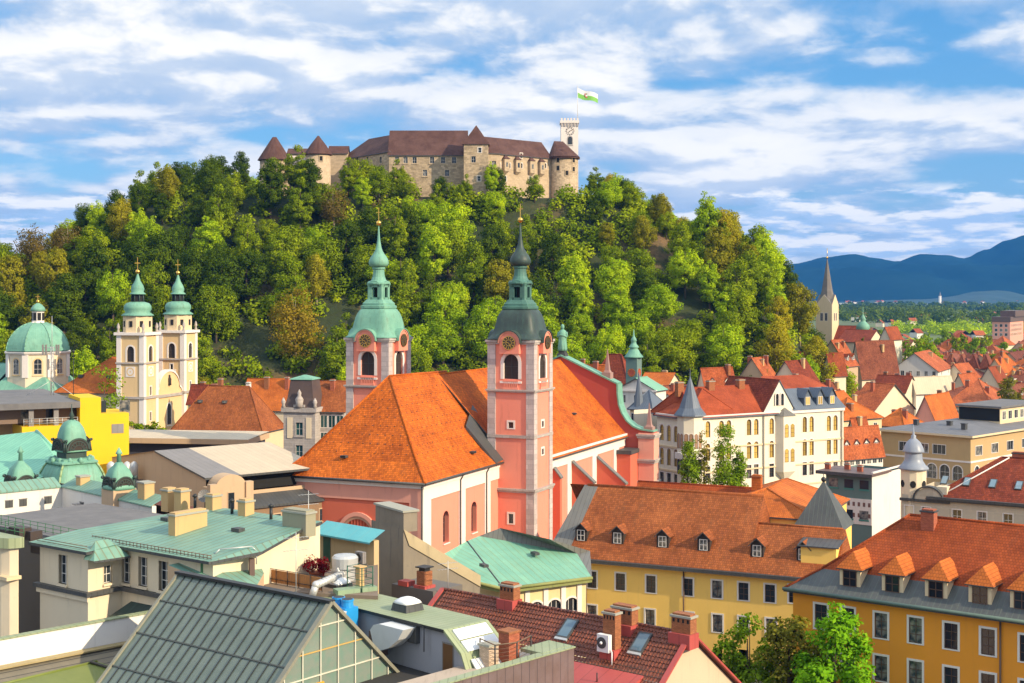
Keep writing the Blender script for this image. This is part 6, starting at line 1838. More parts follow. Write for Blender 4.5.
def cath_tower(yo):
 c4 = [(-TWc, yo), (0, yo), (0, yo + TWc), (-TWc, yo + TWc)]
 zb = ze - 7.4
 wins = [[(wsb, TWc / 2, zb)], [(wsb, TWc / 2, zb), (wsn_, TWc / 2, ze - 16), (wsn_, TWc / 2, ze - 22.5)], [(wsb, TWc / 2, zb)], [(wsb, TWc / 2, zb)]]
 if yo > 1: wins[0].append((wsn_, TWc / 2, ze - 11.2))
 t = MB()
 for k in range(4): t.wall(c4[k], c4[(k + 1) % 4], 0, ze, [(u - st.w / 2, u + st.w / 2, z, z + st.h) for st, u, z in wins[k]], .35)
 t.poly([(p[0], p[1], ze) for p in c4])
 tw = B.part('tower', t, [M_cath])
 for k in range(4):
  for st, u, z in wins[k]: st.add(tw, c4[k], c4[(k + 1) % 4], u, z)
 for k, (a, b) in enumerate(c4):
  sx = 1 if a == 0 else -1; sy = 1 if b > yo else -1
  q = MB(); q.box(min(a + sx * .2, a - sx * 1.1), max(a + sx * .2, a - sx * 1.1), min(b + sy * .2, b - sy * 1.1), max(b + sy * .2, b - sy * 1.1), 0, ze - .6); B.part('corner_pilaster', q, [M_whitest], tw)
 for z, h, o, mm in ((ze - .6, .7, .7, M_whitest), (ze - 7.9, .4, .4, M_greystone), (ze - 16.8, .6, .45, M_greystone)):
  q = MB(); q.box(-TWc - o, o, yo - o, yo + TWc + o, z, z + h); B.part('cornice', q, [mm], tw)
 q = MB(); q.box(-1.3, 1.3, -.12, 0, 0, 2.6, 0)
 for i in range(20):
  a0, a1 = 2 * math.pi * i / 20, 2 * math.pi * (i + 1) / 20
  q.quad(*[(math.cos(a) * r_, -.125, 1.3 + math.sin(a) * r_) for a, r_ in ((a0, .75), (a1, .75), (a1, 1.1), (a0, 1.1))], 1)
 q.quad((-.2, -.126, 1.1), (.2, -.126, 1.1), (.2, -.126, 1.5), (-.2, -.126, 1.5), 1)
 me = q.mesh('sundial', [M_whitest, M_cath])
 link('sundial', me, tw, (-TWc / 2, yo, ze - 11.2) if yo < 1 else (0, yo + TWc / 2, ze - 11.2), 0 if yo < 1 else R(90))
 link('sundial', me, tw, (0, yo + TWc / 2, ze - 11.2) if yo < 1 else (-TWc / 2, yo, ze - 13), R(90) if yo < 1 else 0)
 cx, cy = -TWc / 2, yo + TWc / 2
 for sx in (-1, 1):
  for sy in (-1, 1):
   q = MB(); q.lathe([(.5, 0), (.35, .3), (.25, .8), (.45, 1.3), (.3, 1.9), (.05, 2.4)], (0, 0), 8); B.part('urn', q, [M_greystone], tw, (cx + sx * TWc * .48, cy + sy * TWc * .48, ze + .1))
 q = MB(); q.lathe([(TWc * .50, ze + .1), (TWc * .50, ze + 4.3)], (cx, cy), 8, 0, False, rot=R(22.5)); at = B.part('attic_drum', q, [M_cream2], tw)
 for k in range(8):
  an = k * math.pi / 4 - math.pi / 2
  q = MB(); q.box(-.4, .4, -.08, .2, 0, 1.5); B.part('drum_window', q, [M_dark], at, (cx + math.cos(an) * TWc * .47, cy + math.sin(an) * TWc * .47, ze + 1.5), an + math.pi / 2)
 z = ze + 4.3
 q = MB(); q.lathe([(TWc * .56, z), (TWc * .55, z + .25), (TWc * .42, z + .9), (TWc * .48, z + 1.7), (TWc * .47, z + 2.5), (TWc * .40, z + 3.2), (1.7, z + 3.6)], (cx, cy), 16, 0, True); dm = B.part('bell_roof', q, [M_copperdome], tw)
 q = MB(); q.lathe([(1.5, z + 3.5), (1.35, z + 5.6)], (cx, cy), 8, 0, False); B.part('black_lantern', q, [M_dark], dm)
 for k in range(8):
  an = k * math.pi / 4; q = MB(); q.tube((cx + math.cos(an) * 1.6, cy + math.sin(an) * 1.6, z + 3.5), (cx + math.cos(an) * 1.5, cy + math.sin(an) * 1.5, z + 5.6), .14, .14, 5); B.part('lantern_post', q, [M_copperdark], dm)
 q = MB(); q.lathe([(2.1, z + 5.5), (2.0, z + 5.7), (1.5, z + 6.1), (1.7, z + 6.9), (1.4, z + 7.8), (.7, z + 9.0), (.35, z + 10.2), (.15, z + 11)], (cx, cy), 12, 0, True); B.part('cap', q, [M_copperdome], dm)
 q = MB(); q.ball((cx, cy, z + 11.3), .6, 0, 10, 6); q.box(cx - .09, cx + .09, cy - .09, cy + .09, z + 11.8, z + 15); q.box(cx - .8, cx + .8, cy - .07, cy + .07, z + 13.4, z + 13.65); B.part('gilt_cross', q, [M_gold], dm)
cath_tower(0.0); cath_tower(y2)
q = MB(); ya, yb = TWc, y2; ym = (ya + yb) / 2; zg = B.zat(392, 0, ym); zt = B.zat(369.5, 0, ym)
prof = [(ya, 0), (ya, zg), (ya + .6, zg + 1.0)] + [(ym - (ym - ya - 1.6) * math.cos(math.pi * i / 12), zg + 1.6 + (zt - zg - 1.6) * math.sin(math.pi * i / 12)) for i in range(13)] + [(yb - .6, zg + 1.0), (yb, zg), (yb, 0)]
q.sweep([(a, b) for a, b in prof], (-.6, 0, 0), (0, 1, 0), (0, 0, 1), (-1.2, 0, 0), 0); fr = B.part('front_gable', q, [M_cath])
q = MB()
for (a, b), (c, d) in zip(prof[1:-2], prof[2:-1]):
 q.quad((-.35, a, b), (-.35, c, d), (-1.9, c, d + .02), (-1.9, a, b + .02)); q.quad((-.35, a, b - .5), (-.35, c, d - .5), (-.35, c, d + .01), (-.35, a, b + .01))
B.part('gable_coping', q, [M_whitest], fr)
q = MB(); q.box(-.6, -.2, ya, yb, zg - 1.2, zg - .5); B.part('cornice', q, [M_greystone], fr)
WS(2.0, 5.5, .35, M_whitest, M_louvre, 1, 3, M_dframe, M_cath, True, -.02, True).add(fr, (-.6, ya), (-.6, yb), ym - ya, zg - 8.5)
q = MB(); q.lathe([(.55, 0), (.5, .8), (.55, 1.6), (.3, 2.1), (.3, 2.6), (.05, 2.8)], (0, 0), 8); B.part('niche_statue', q, [M_louvre], fr, (-.45, ym, zg + 1.8))
n0, n1 = 3.0, y2 + 2.0
xN0, xN1 = B.xat(56, n0), -TWc + 1
zn = B.zat(391, B.xat(80, n0), n0); zr = B.zat(356.5, B.xat(90, (n0 + n1) / 2), (n0 + n1) / 2)
q = MB(); q.box(xN0, xN1, n0, n1, 0, zn); nv = B.part('nave_wall', q, [M_cream2])
q = MB(); roof(q, xN0, xN1, n0, n1, zn, zr - zn, 'x', (n1 - n0) / 2, 0, .6, 0, 1); nr_ = B.part('nave_roof', q, [m_tile('cathedral_tile', (.58, .16, .025), moss=.15, var=.2), M_lead])
for p in (83, 111):
 q = MB(); q.box(-.6, .6, -.4, .6, 0, .7); B.part('roof_light', q, [M_lead], nr_, (B.xat(p, n0 + 5), n0 + 4.0, zn + 4.0 * (zr - zn) / ((n1 - n0) / 2)))
xd, yd = B.xat(38, n0 + 6), n0 + 8.5
xd = B.xat(38, yd)
kk = B.w(xd, yd)[1] / F
r = 31 * kk
zd = lambda py: H - (py - HZ) * kk
zb0, zb1, zb2 = zd(376), zd(351.5), zd(322.5)
q = MB(); q.lathe([(r, zb0 - 12), (r, zb1 - .5)], (xd, yd), 8, 0, False, rot=R(10)); dr = B.part('drum', q, [M_cream])
q = MB(); q.lathe([(r * 1.05, zb1 - .5), (r * 1.09, zb1 - .1), (r * 1.09, zb1 + .15)], (xd, yd), 8, 0, False, rot=R(10)); B.part('drum_cornice', q, [M_whitest], dr)
for k in range(8):
 an = R(10 + 22.5) + k * math.pi / 4; ap = r * math.cos(R(22.5))
 c_ = Vector((xd + math.cos(an) * ap, yd + math.sin(an) * ap)); d_ = Vector((-math.sin(an), math.cos(an)))
 WS(2.0, 4.0, .35, M_cath, M_glass, 2, 3, M_wframe, M_cream, True, -.02, True).add(dr, tuple(c_ - d_ * 2), tuple(c_ + d_ * 2), 2.0, zb0 + .9)
 a2 = R(10) + k * math.pi / 4; q = MB(); q.box(-.8, .8, -.25, .1, 0, zb1 - zb0); B.part('drum_pilaster', q, [M_whitest], dr, (xd + math.cos(a2) * r * .985, yd + math.sin(a2) * r * .985, zb0), a2 + math.pi / 2)
q = MB(); q.lathe([(r * 1.03 * math.cos(t), zb1 + .15 + (zb2 - zb1) * math.sin(t)) for t in [R(1.5 + 5.9 * i) for i in range(14)]], (xd, yd), 8, 0, False, rot=R(10)); dm = B.part('dome', q, [M_copperdome])
for k in range(8):
 a2 = R(10) + k * math.pi / 4
 q = MB()
 pts = [(xd + math.cos(a2) * r * 1.035 * math.cos(t), yd + math.sin(a2) * r * 1.035 * math.cos(t), zb1 + .2 + (zb2 - zb1) * math.sin(t)) for t in [R(1.5 + 8.5 * i) for i in range(10)]]
 q.path(pts, .14, 5); B.part('dome_rib', q, [M_copperlight], dm)
rl = 6.0 * kk
q = MB(); q.lathe([(rl * 1.25, zb2 - .4), (rl * 1.2, zb2), (rl, zb2 + .2), (rl, zd(311.5)), (rl * 1.2, zd(311))], (xd, yd), 8, 0, False, rot=R(22.5)); ln = B.part('lantern', q, [M_whitest], dm)
for k in range(8):
 an = k * math.pi / 4; q = MB(); q.box(-.45, .45, -.1, .1, 0, 2.0); B.part('lantern_window', q, [M_dark], ln, (xd + math.cos(an) * rl * .93, yd + math.sin(an) * rl * .93, zb2 + .6), an + math.pi / 2)
q = MB(); q.lathe([(rl * 1.25, zd(311)), (rl * 1.1, zd(308)), (rl * .7, zd(305)), (.3, zd(303))], (xd, yd), 12, 0, True); B.part('lantern_cap', q, [M_copperdome], ln)
q = MB(); q.ball((xd, yd, zd(301.5)), .5); q.box(xd - .1, xd + .1, yd - .1, yd + .1, zd(301), zd(294.5)); q.box(xd - .7, xd + .7, yd - .08, yd + .08, zd(297), zd(296.3)); B.part('gilt_cross', q, [M_gold], ln)
q = MB(); q.lathe([(r * 1.62, zd(391)), (r * 1.55, zd(390)), (r * 1.0, zb0 + .1)], (xd, yd), 4, 0, False, rot=R(45)); B.part('skirt_roof', q, [M_copperdome])
q = MB(); q.lathe([(r * 1.5, 0), (r * 1.5, zd(391))], (xd, yd), 4, 0, False, rot=R(45)); B.part('crossing_wall', q, [M_cream2])
q = MB(); x0_ = xd - r * 1.1; q.box(x0_ - 22, x0_, n0, n1, 0, zn); B.part('choir_wall', q, [M_cream2])
q = MB(); roof(q, x0_ - 22, x0_, n0, n1, zn, (zr - zn) * .75, 'x', 6, 0, .6, 0, 1); B.part('choir_roof', q, [M_copperdome, M_lead])
b_, wl2, hiprf, hz2, w2, d2, ze2, zr2 = house('large house with wide weathered orange hipped roof and two small roof lights right of cathedral', 262, 173, 284, 429.5, 386, 16, 15, 'x', (1, 1), wall=M_cream2, rmat=M_tile_yellow, chim=0)
for p in (200.5, 225):
 q = MB(); q.box(-.5, .5, -.5, .5, 0, .6, 0); q.box(-.4, .4, -.51, -.501, .08, .5, 1)
 yy = 3.5; b_.part('roof_light', q, [M_lead, M_glass], hiprf, (b_.xat(p, yy), yy, hz2(b_.xat(p, yy), yy) - .1))
chimney(hiprf, -w2 * .62, d2 / 2 + 1, zr2 - 1.2, 1.0, 1.0, 2.6, M_brick, M_capstone); chimney(hiprf, -w2 * .3, d2 / 2 + 1, zr2 - 1.2, .9, .9, 1.8, M_white, M_capstone)
house('house with vivid orange roof and low chimneys left of the grey mansard pavilion', 287, 242, 300, 408, 379, 19, 14, 'x', rmat=M_tile_bright, chim=3, Y=340)
house('house with low red roof peeping out right of the cathedral tower', 215, 188, 224, 402, 385, 18, 20, 'x', rmat=M_tile_red, chim=2, Y=360)
house('pink walled house with orange roof far left beside the green dome', 8, -20, 20, 392, 368, 20, 20, 'x', rmat=M_tile_red, chim=1, Y=430)
house('house with orange roof between the pavilion and the church tower', 344, 312, 362, 410, 381, 21, 12, 'x', wall=M_greystone, rmat=M_tile_yellow, rows=2, cols=(4, 2), chim=1, winmats=(M_whitest, m_glass('teal_glass', (.02, .06, .06), (.05, .1, .1))), first=1.2, ww=1.3, wh=2.4, Y=285)
B = Bld('mansard_pavilion', 'grey stone pavilion with tall brown mansard roof and flat green copper top', 'building', 315, 283.0, 12.0)
w_ = -B.xat(283.5); ze = B.zat(409); d_ = w_
wst = WS(1.5, 2.6, .25, M_greystone, m_glass('teal_glass'), 2, 2, M_wframe, M_greystone, False, .25, True)
wn = [(wst, w_ * .5, ze - 5.4), (wst, w_ * .5, ze - 10)]
q = MB(); q.wall((-w_, 0), (0, 0), 0, ze, [(u - .75, u + .75, z, z + 2.6) for st, u, z in wn], .2); q.wall((0, 0), (0, d_), 0, ze); q.wall((0, d_), (-w_, d_), 0, ze); q.wall((-w_, d_), (-w_, 0), 0, ze)
wl_ = B.part('wall', q, [M_greystone])
for st, u, z in wn: st.add(wl_, (-w_, 0), (0, 0), u, z)
for u in (.2, .8):
 q = MB(); q.box(-.55, .55, -.12, 0, 0, 4.2); B.part('wall_panel', q, [M_cream], wl_, (-w_ + w_ * u, 0, ze - 6))
q = MB(); q.box(-w_ - .4, .4, -.4, d_ + .4, ze - .7, ze + .2); B.part('cornice', q, [M_greystone], wl_)
q = MB(); q.lathe([(w_ / 2 * 1.38, ze + .2), (w_ / 2 * 1.15, ze + 2.2), (w_ / 2 * .95, ze + 5.8)], (-w_ / 2, d_ / 2), 4, 0, False, rot=R(45)); mr = B.part('mansard_roof', q, [m_copper('brown_slate', (.075, .05, .045), (.11, .075, .065), stain=.3)])
q = MB(); q.lathe([(w_ / 2 * 1.05, ze + 5.8), (w_ / 2 * 1.0, ze + 6.0), (.3, ze + 6.7)], (-w_ / 2, d_ / 2), 4, 0, False, rot=R(45)); B.part('copper_top', q, [M_copperdome], mr)
q = MB(); q.lathe([(.9, 0), (.75, .8), (.9, 1.6), (.35, 2.4), (.45, 2.9), (.05, 3.6)], (0, 0), 8); q.box(-1.2, 1.2, -.3, .6, 0, .5); B.part('dormer_ornament', q, [M_greystone], mr, (-w_ / 2, .1, ze + .3))
for sx in (0, -w_): q = MB(); q.lathe([(.5, 0), (.3, .6), (.5, 1.2), (.1, 2.0)], (0, 0), 8); B.part('urn', q, [M_greystone], mr, (sx, 0, ze + .2))
B = Bld('market_hall', 'long beige hall with pale ribbed metal roof left of the pink church', 'building', 206, 186.0, 50.0)
w_ = -B.xat(112); d_ = B.yat(322); ze = B.zat(477); zr = B.zat(450.5, -w_ / 2, 0)
q = MB(); q.wall((-w_, 0), (0, 0), 0, ze); q.poly([(-w_, 0, ze), (0, 0, ze), (-w_ / 2, 0, zr)])
q.wall((0, d_), (-w_, d_), 0, ze); q.wall((-w_, d_), (-w_, 0), 0, ze); q.wall((0, 0), (0, d_), 0, ze - 2.4, (), .2, 0); q.wall((-1.2, 0), (-1.2, d_), ze - 2.4, ze, (), .2, 1)
wl_ = B.part('wall', q, [M_beige, M_dark])
ys = 5.0
q = MB(); o = .4; sl = (zr - ze) / (w_ / 2)
for sx in (1,):
 q.quad((o, -.3, ze - o * sl), (o, ys, ze - o * sl), (-w_ / 2, ys, zr), (-w_ / 2, -.3, zr), 1); q.quad((o, ys, ze - o * sl), (o, d_, ze - o * sl), (-w_ / 2, d_, zr), (-w_ / 2, ys, zr), 0)
 q.quad((-w_ - o, -.3, ze - o * sl), (-w_ - o, d_, ze - o * sl), (-w_ / 2, d_, zr), (-w_ / 2, -.3, zr), 1)
 q.quad((o, -.3, ze - o * sl), (o, d_, ze - o * sl), (o, d_, ze - o * sl - .3), (o, -.3, ze - o * sl - .3), 2)
 q.quad((o, -.3, ze - o * sl), (-w_ / 2, -.3, zr), (-w_ / 2, -.3, zr - .25), (o, -.3, ze - o * sl - .25), 2)
hall_r = B.part('roof', q, [M_paleroof, M_greyroof, M_lead])
q = MB(); yb0 = .8;
q.box(.2, 2.6, -.6, 5.2, 0, ze - 1.2, 0); q.sweep([(2.2 * x, 1.6 * y) for x, y in ARC], (.2, 2.3, ze - 1.2), (0, 1, 0), (0, 0, 1), (2.4, 0, 0), 0); q.box(2.0, 2.9, -.9, .2, 0, ze - .7, 0); q.box(2.0, 2.9, 4.4, 5.5, 0, ze - .7, 0)
pb = B.part('stair_porch', q, [M_beige])
WS(.9, 2.2, .12, M_beige, M_glass, 1, 2, M_dframe, M_beige, False, -.02, True).add(pb, (2.6, -.6), (2.6, 5.2), 2.9, ze - 4.2)
q = MB(); q.quad((2.7, 5.6, ze - 4.2), (2.7, d_, ze - 4.2), (0, d_, ze - 2.9), (0, 5.6, ze - 2.9)); q.quad((2.7, 5.6, ze - 4.2), (2.7, d_, ze - 4.2), (2.7, d_, ze - 4.5), (2.7, 5.6, ze - 4.5)); B.part('lean_roof', q, [M_lead], hall_r)
q = MB(); q.box(.02, 2.3, 5.6, d_, 0, ze - 4.4, 0); lw = B.part('side_aisle', q, [m_plaster('brown_wall', (.26, .16, .09), dirt=.4)])
for i in range(6): WS(1.0, 1.6, .15, M_beige, M_glass, 1, 2, M_dframe, M_beige, False, -.02, True).add(lw, (2.3, 5.6), (2.3, d_), 1.5 + i * 2.4, ze - 7.2)
B = Bld('flat_hall', 'low hall with long pale flat roof and glazed band behind the market hall', 'building', 246, 240.0, 8.0)
w_ = -B.xat(96); ze = B.zat(444.5)
q = MB(); q.box(-w_, 0, 0.8, 10.5, 0, ze); wl_ = B.part('wall', q, [m_plaster('dark_glazing', (.06, .06, .08))])
q = MB(); q.box(-w_ - 1, .6, -.6, 11, ze, ze + .9, 0); q.quad((-w_ - 1, -.6, ze + .9), (.6, -.6, ze + .9), (.6, 11, ze + 1.2), (-w_ - 1, 11, ze + 1.2), 1); B.part('roof', q, [M_beige, M_paleroof])
V = None
for i, p in enumerate((111, 118.5, 127, 134)):
 pp = P(p, 462, 200)
 v = empty('roof_tank', pp - Vector((0, 0, 2.6))); tag(v, 'silver vent tank in a row on the roof behind the small copper dome', 'vent', 'row of silver roof vent tanks')
 q = MB(); q.lathe([(.6, 0), (.6, 2.2), (.4, 2.5), (.1, 2.7)], (0, 0), 14, 0, True); q.build('body', [M_steel], v)
 q = MB(); q.box(-.9, .9, -.9, .9, -3, .05); q.build('base', [M_greyroof], v)
B = Bld('yellow_block', 'vivid yellow modern block with flat grey roof storey behind the green domes', 'building', 22, 205.0, 62.0)
y80, y101, y128 = B.yat(80), B.yat(101), B.yat(129)
z1, z2, z3 = B.zat(427), B.zat(398, 0, y80), B.zat(414, 0, y101)
q = MB(); q.box(-9, 0, 0, y80, 0, z1, 0); q.box(-9, 0, y80 + .002, y101, 0, z2, 0); q.box(-9, 0, y101 + .002, y128, 0, z3, 0)
wl_ = B.part('wall', q, [M_brightyel])
q = MB(); q.box(-30, -9.01, -6, y101 + 4, 0, z1 + .3, 0); B.part('rear_wall', q, [M_beige])
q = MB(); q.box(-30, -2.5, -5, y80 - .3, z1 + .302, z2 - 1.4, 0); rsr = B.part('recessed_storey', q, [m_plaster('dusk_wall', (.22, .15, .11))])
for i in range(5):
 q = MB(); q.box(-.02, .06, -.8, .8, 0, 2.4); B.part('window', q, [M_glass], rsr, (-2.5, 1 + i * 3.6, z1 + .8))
q = MB(); q.box(-31, .3, -6, y80 - .02, z2 - 1.4, z2 - .5); rs_ = B.part('roof_slab', q, [M_flatroof])
for yy in (1.0, y80 * .55): q = MB(); q.box(-.9, -.3, yy, yy + .7, z1, z2 - 1.4); B.part('column', q, [M_greyroof], rsr)
q = MB()
for k in range(3): q.tube((-.25, .3, z1 + .4 + .35 * k), (-.25, y80 - .3, z1 + .4 + .35 * k), .04, .04, 5)
for i in range(8): q.tube((-.25, .3 + i * (y80 - .6) / 7, z1), (-.25, .3 + i * (y80 - .6) / 7, z1 + 1.15), .045, .045, 5)
B.part('railing', q, [M_steel], rs_)
q = MB(); q.box(-.05, .05, 0, 1.8, 0, 1.4); B.part('window', q, [M_greyroof], wl_, (0, y128 - 2.6, z3 - 3.0))
mp = P(52, 396, 222)
e = empty('antenna_mast', mp); tag(e, 'lattice phone mast with side panels on the flat roof before the green dome', 'antenna')
hm_ = (396 - 316) * 222 / F
q = MB()
for a in range(3):
 an = a * 2.094; q.tube((math.cos(an) * .32, math.sin(an) * .32, 0), (math.cos(an) * .22, math.sin(an) * .22, hm_ * .62), .06, .05, 5)
 for k in range(7):
  z0 = k * hm_ * .088; an2 = (a + 1) * 2.094
  q.tube((math.cos(an) * .3, math.sin(an) * .3, z0), (math.cos(an2) * .3, math.sin(an2) * .3, z0 + hm_ * .088), .03, .03, 4)
q.tube((0, 0, hm_ * .6), (0, 0, hm_), .06, .04, 6)
for sx, sy in ((-4, -1), (4, -1)): q.tube((sx, sy, 0), (0, 0, hm_ * .2), .04, .04, 5)
q.build('lattice', [M_steel], e)
for z, xs in ((hm_ * .58, (-1.4, -.9, .75, 1.1)), (hm_ * .40, (-.5, .55))):
 q = MB(); q.tube((min(xs), 0, z + .3), (max(xs), 0, z + .3), .05, .05, 5); q.tube((min(xs), 0, z - .5), (max(xs), 0, z - .5), .05, .05, 5); q.build('cross_arm', [M_steel], e)
 for x in xs: q = MB(); q.box(x - .12, x + .12, -.25, -.05, z - .9, z + .8); q.build('panel_antenna', [M_greyroof], e)
e = empty('rod_antenna', P(73.5, 417, 215)); tag(e, 'thin black rod with lamp head standing beside the yellow wall', 'antenna')
q = MB(); q.tube((0, 0, 0), (0, 0, 10), .07, .05, 6); q.build('rod', [M_iron], e); q = MB(); q.lathe([(.3, 0), (.2, .8), (.1, 1.0)], (0, 0), 8); q.build('foot', [M_iron], e); q = MB(); q.ball((0, 0, 10.1), .2); q.build('head', [M_iron], e)
zc = 23.0
C0 = G(62, 486, zc)
B = Bld('domed_building', 'white parapet building with green copper domes and ornamented lunettes', 'building', 62, C0.y, 47.0)
DB = B
L1 = B.xat(152); L2 = -B.yat(-14)
zb = zc - 3.6
q = MB(); q.box(0, L1, 0, .5, 0, zc, 0); q.box(-.5, 0.0, -L2, .5, 0, zc, 0); wl_ = B.part('parapet_wall', q, [M_white])
q = MB(); q.box(0.01, L1, -L2, -.01, 0, zb); B.part('terrace_roof', q, [M_flatroof])
q = MB(); q.quad((-.15, -.15, zc), (L1, -.15, zc), (L1, 1.9, zc + .9), (-.15, 1.9, zc + .9), 0); q.quad((-.15, -.15, zc), (L1, -.15, zc), (L1, -.15, zc - .15), (-.15, -.15, zc - .15), 0)
q.quad((.15, -L2, zc), (.15, -.1, zc), (-1.9, -.1, zc + .9), (-1.9, -L2, zc + .9), 0); q.quad((.15, -L2, zc), (.15, -.1, zc), (.15, -.1, zc - .15), (.15, -L2, zc - .15), 0)
B.part('coping', q, [M_copperroof], wl_)
for p, f in ((9, 'l'), (23, 'l'), (48, 'l'), (82, 'r'), (122, 'r')):
 q = MB(); q.box(-.45, .45, -.05, .05, 0, .8, 0); q.box(-.5, .5, -.08, .02, .81, .9, 1)
 if f == 'l': B.part('air_vent', q, [M_lead, M_greyroof], wl_, (0.02, B.yat(p), zc - 1.9), R(90))
 else: B.part('air_vent', q, [M_lead, M_greyroof], wl_, (B.xat(p), -.02, zc - 2.2))
q = MB(); q.box(-.6, .6, -.7, 0, .9, 1.05); q.box(-.35, .35, -.5, 0, 0, .9); B.part('bracket', q, [M_greystone], wl_, (B.xat(80), 0, zc - 2.6))
q = MB(); q.box(-26, L1 - 2, 1.9, 9, 0, zc - 2.0, 0); q.quad((-26, 1.9, zc - .3), (L1, 1.9, zc - .3), (L1 - 3, 8.5, zc - 1.6), (-26, 8.5, zc - 1.6), 1); B.part('rear_wing', q, [M_beige, m_tile('rear_tile', (.20, .06, .04))])
q = MB(); q.box(-22, -1.9, -L2, 1.85, 0, zc - 2.0); B.part('street_wing', q, [M_beige])
def copper_dome(px, base_py, base_w, top_py, top_w, Y, name, lun, up=None):
 kk = Y / F; c = P(px, base_py, Y); z = lambda py: H - (py - HZ) * kk
 bx, by = (c.x - B.O[0]) * B.ex[0] + (c.y - B.O[1]) * B.ex[1], (c.x - B.O[0]) * B.ey[0] + (c.y - B.O[1]) * B.ey[1]
 return kk, bx, by, z
def lunette(par, bx, by, z, rad, dist, mat_f, mat_d, n=4, yaw=0.0):
 for k in range(n):
  an = yaw + k * 2 * math.pi / n - math.pi / 2
  q = MB()
  q.sweep([(x * rad, y * rad) for x, y in ARC], (0, -dist, 0), (1, 0, 0), (0, 0, 1), (0, dist * .5, 0), 0)
  for i in range(14):
   (xa, ya), (xb, yb) = ARC[i], ARC[i + 1]
   for r0, r1 in ((.72, .8), (.92, 1.06), (.4, .46)):
    q.quad((xa * rad * r0, -dist - .08, ya * rad * r0), (xb * rad * r0, -dist - .08, yb * rad * r0), (xb * rad * r1, -dist - .08, yb * rad * r1), (xa * rad * r1, -dist - .08, ya * rad * r1), 1)
  for i in range(1, 14, 2):
   x, y = ARC[i]
   q.obox((x * rad * .6, -dist - .06, y * rad * .6), (x * rad * .12, 0, y * rad * .12), (0, .04, 0), (-y * rad * .03, 0, x * rad * .03), 1)
  for sx in (-1, 1): q.tube((sx * rad * 1.12, -dist + .05, -.2), (sx * rad * 1.05, -dist + .15, rad * .75), .14, .1, 6, 1); q.ball((sx * rad * 1.1, -dist, rad * .85), .2, 1, 6, 4)
  link('lunette', q.mesh('lunette', [mat_d, mat_f]), par, (bx, by, z), an + math.pi / 2)
M_orncu = m_plain('dark_copper_ornament', (.035, .06, .05), .6, .2)
kk, bx, by, z = copper_dome(71.7, 484, 0, 0, 0, 176.0, '', 0)
hw = 69 * kk / 2 / 1.36 * 1.05
q = MB(); q.lathe([(hw * 1.02, z(490)), (hw, z(484)), (hw * .97, z(480)), (hw * .90, z(473)), (hw * .80, z(467)), (hw * .70, z(462.5))], (bx, by), 32, 0, True, sq=8); dome = B.part('square_dome', q, [M_copperdome])
for sx, sy in ((1, 1), (1, -1), (-1, 1), (-1, -1)):
 q = MB(); q.path([(bx + sx * hw * a, by + sy * hw * a, z(py)) for a, py in ((.94, 485), (.92, 480), (.85, 473), (.76, 467), (.66, 462.5))], .14, 6); B.part('dome_rib', q, [m_copper('yellowed_copper', (.3, .38, .16), (.26, .42, .25), stain=.3)], dome)
q = MB(); q.lathe([(hw * .70, z(463)), (hw * .78, z(462)), (hw * .78, z(460.5)), (hw * .66, z(459)), (hw * .66, z(457.5)), (hw * .5, z(457))], (bx, by), 32, 0, False, sq=8); B.part('gallery', q, [M_copperdome], dome)
for a in range(12):
 an = a * math.pi / 6; q = MB(); q.ball((bx + math.cos(an) * hw * .74, by + math.sin(an) * hw * .74, z(459)), .32, 0, 7, 5, 1.3); B.part('gallery_urn', q, [M_copperdome], dome)
q = MB(); q.lathe([(hw * .44, z(457)), (hw * .44, z(451))], (bx, by), 24, 0, False, sq=8); B.part('dark_drum', q, [M_orncu], dome)
q = MB(); q.lathe([(hw * .52, z(451)), (hw * .55, z(450)), (hw * .50, z(448.5)), (hw * .47, z(442)), (hw * .44, z(434)), (hw * .36, z(427)), (hw * .24, z(422)), (.25, z(419.5))], (bx, by), 24, 0, True, sq=5); cup = B.part('cupola', q, [M_copperdome], dome)
lunette(cup, bx, by, z(449), hw * .43, hw * .55, M_orncu, M_louvre)
q = MB(); q.lathe([(.35, z(420)), (.2, z(417)), (.35, z(416)), (.08, z(411)), (.05, z(404))], (bx, by), 8, 0, True); B.part('finial', q, [M_copperdark], cup)
for px_, Y_ in ((20.5, 172), (119, 158)):
 kk, bx, by, z = copper_dome(px_, 485, 0, 0, 0, Y_, '', 0); hw = 31 * kk / 2 / 1.3
 dz = 0 if px_ < 50 else 1.5
 zz = lambda py: z(py + dz)
 q = MB(); q.lathe([(hw * 1.15, zz(487)), (hw * 1.1, zz(484)), (hw, zz(482)), (hw * .95, zz(475)), (hw * .72, zz(468)), (hw * .35, zz(463)), (.3, zz(460.5))], (bx, by), 24, 0, True, sq=6); sm = B.part('small_dome', q, [M_copperdome])
 lunette(sm, bx, by, zz(484), hw * .82, hw * 1.04, M_orncu, M_louvre)
 q = MB(); q.lathe([(.28, zz(461)), (.24, zz(453)), (.42, zz(452)), (.3, zz(450)), (.05, zz(446))], (bx, by), 8, 0, True); B.part('finial', q, [M_copperdome], sm)
 q = MB(); q.box(bx - hw * 1.05, bx + hw * 1.05, by - hw * 1.05, by + hw * 1.05, zz(487) - 4, zz(486.9)); B.part('dome_base', q, [M_beige], sm)
B = Bld('copper_roofed_house', 'house with broad lit green copper roof and brown roof lights at the far left', 'building', 58, 182.0, 58.0)
zr = B.zat(431, -6, 0); ze = B.zat(492)
q = MB(); q.box(-30, -.5, 0, 1, 0, ze); B.part('wall', q, [M_white])
T0, T1 = P(37, 431, 190), P(57, 451, 184)
q = MB()
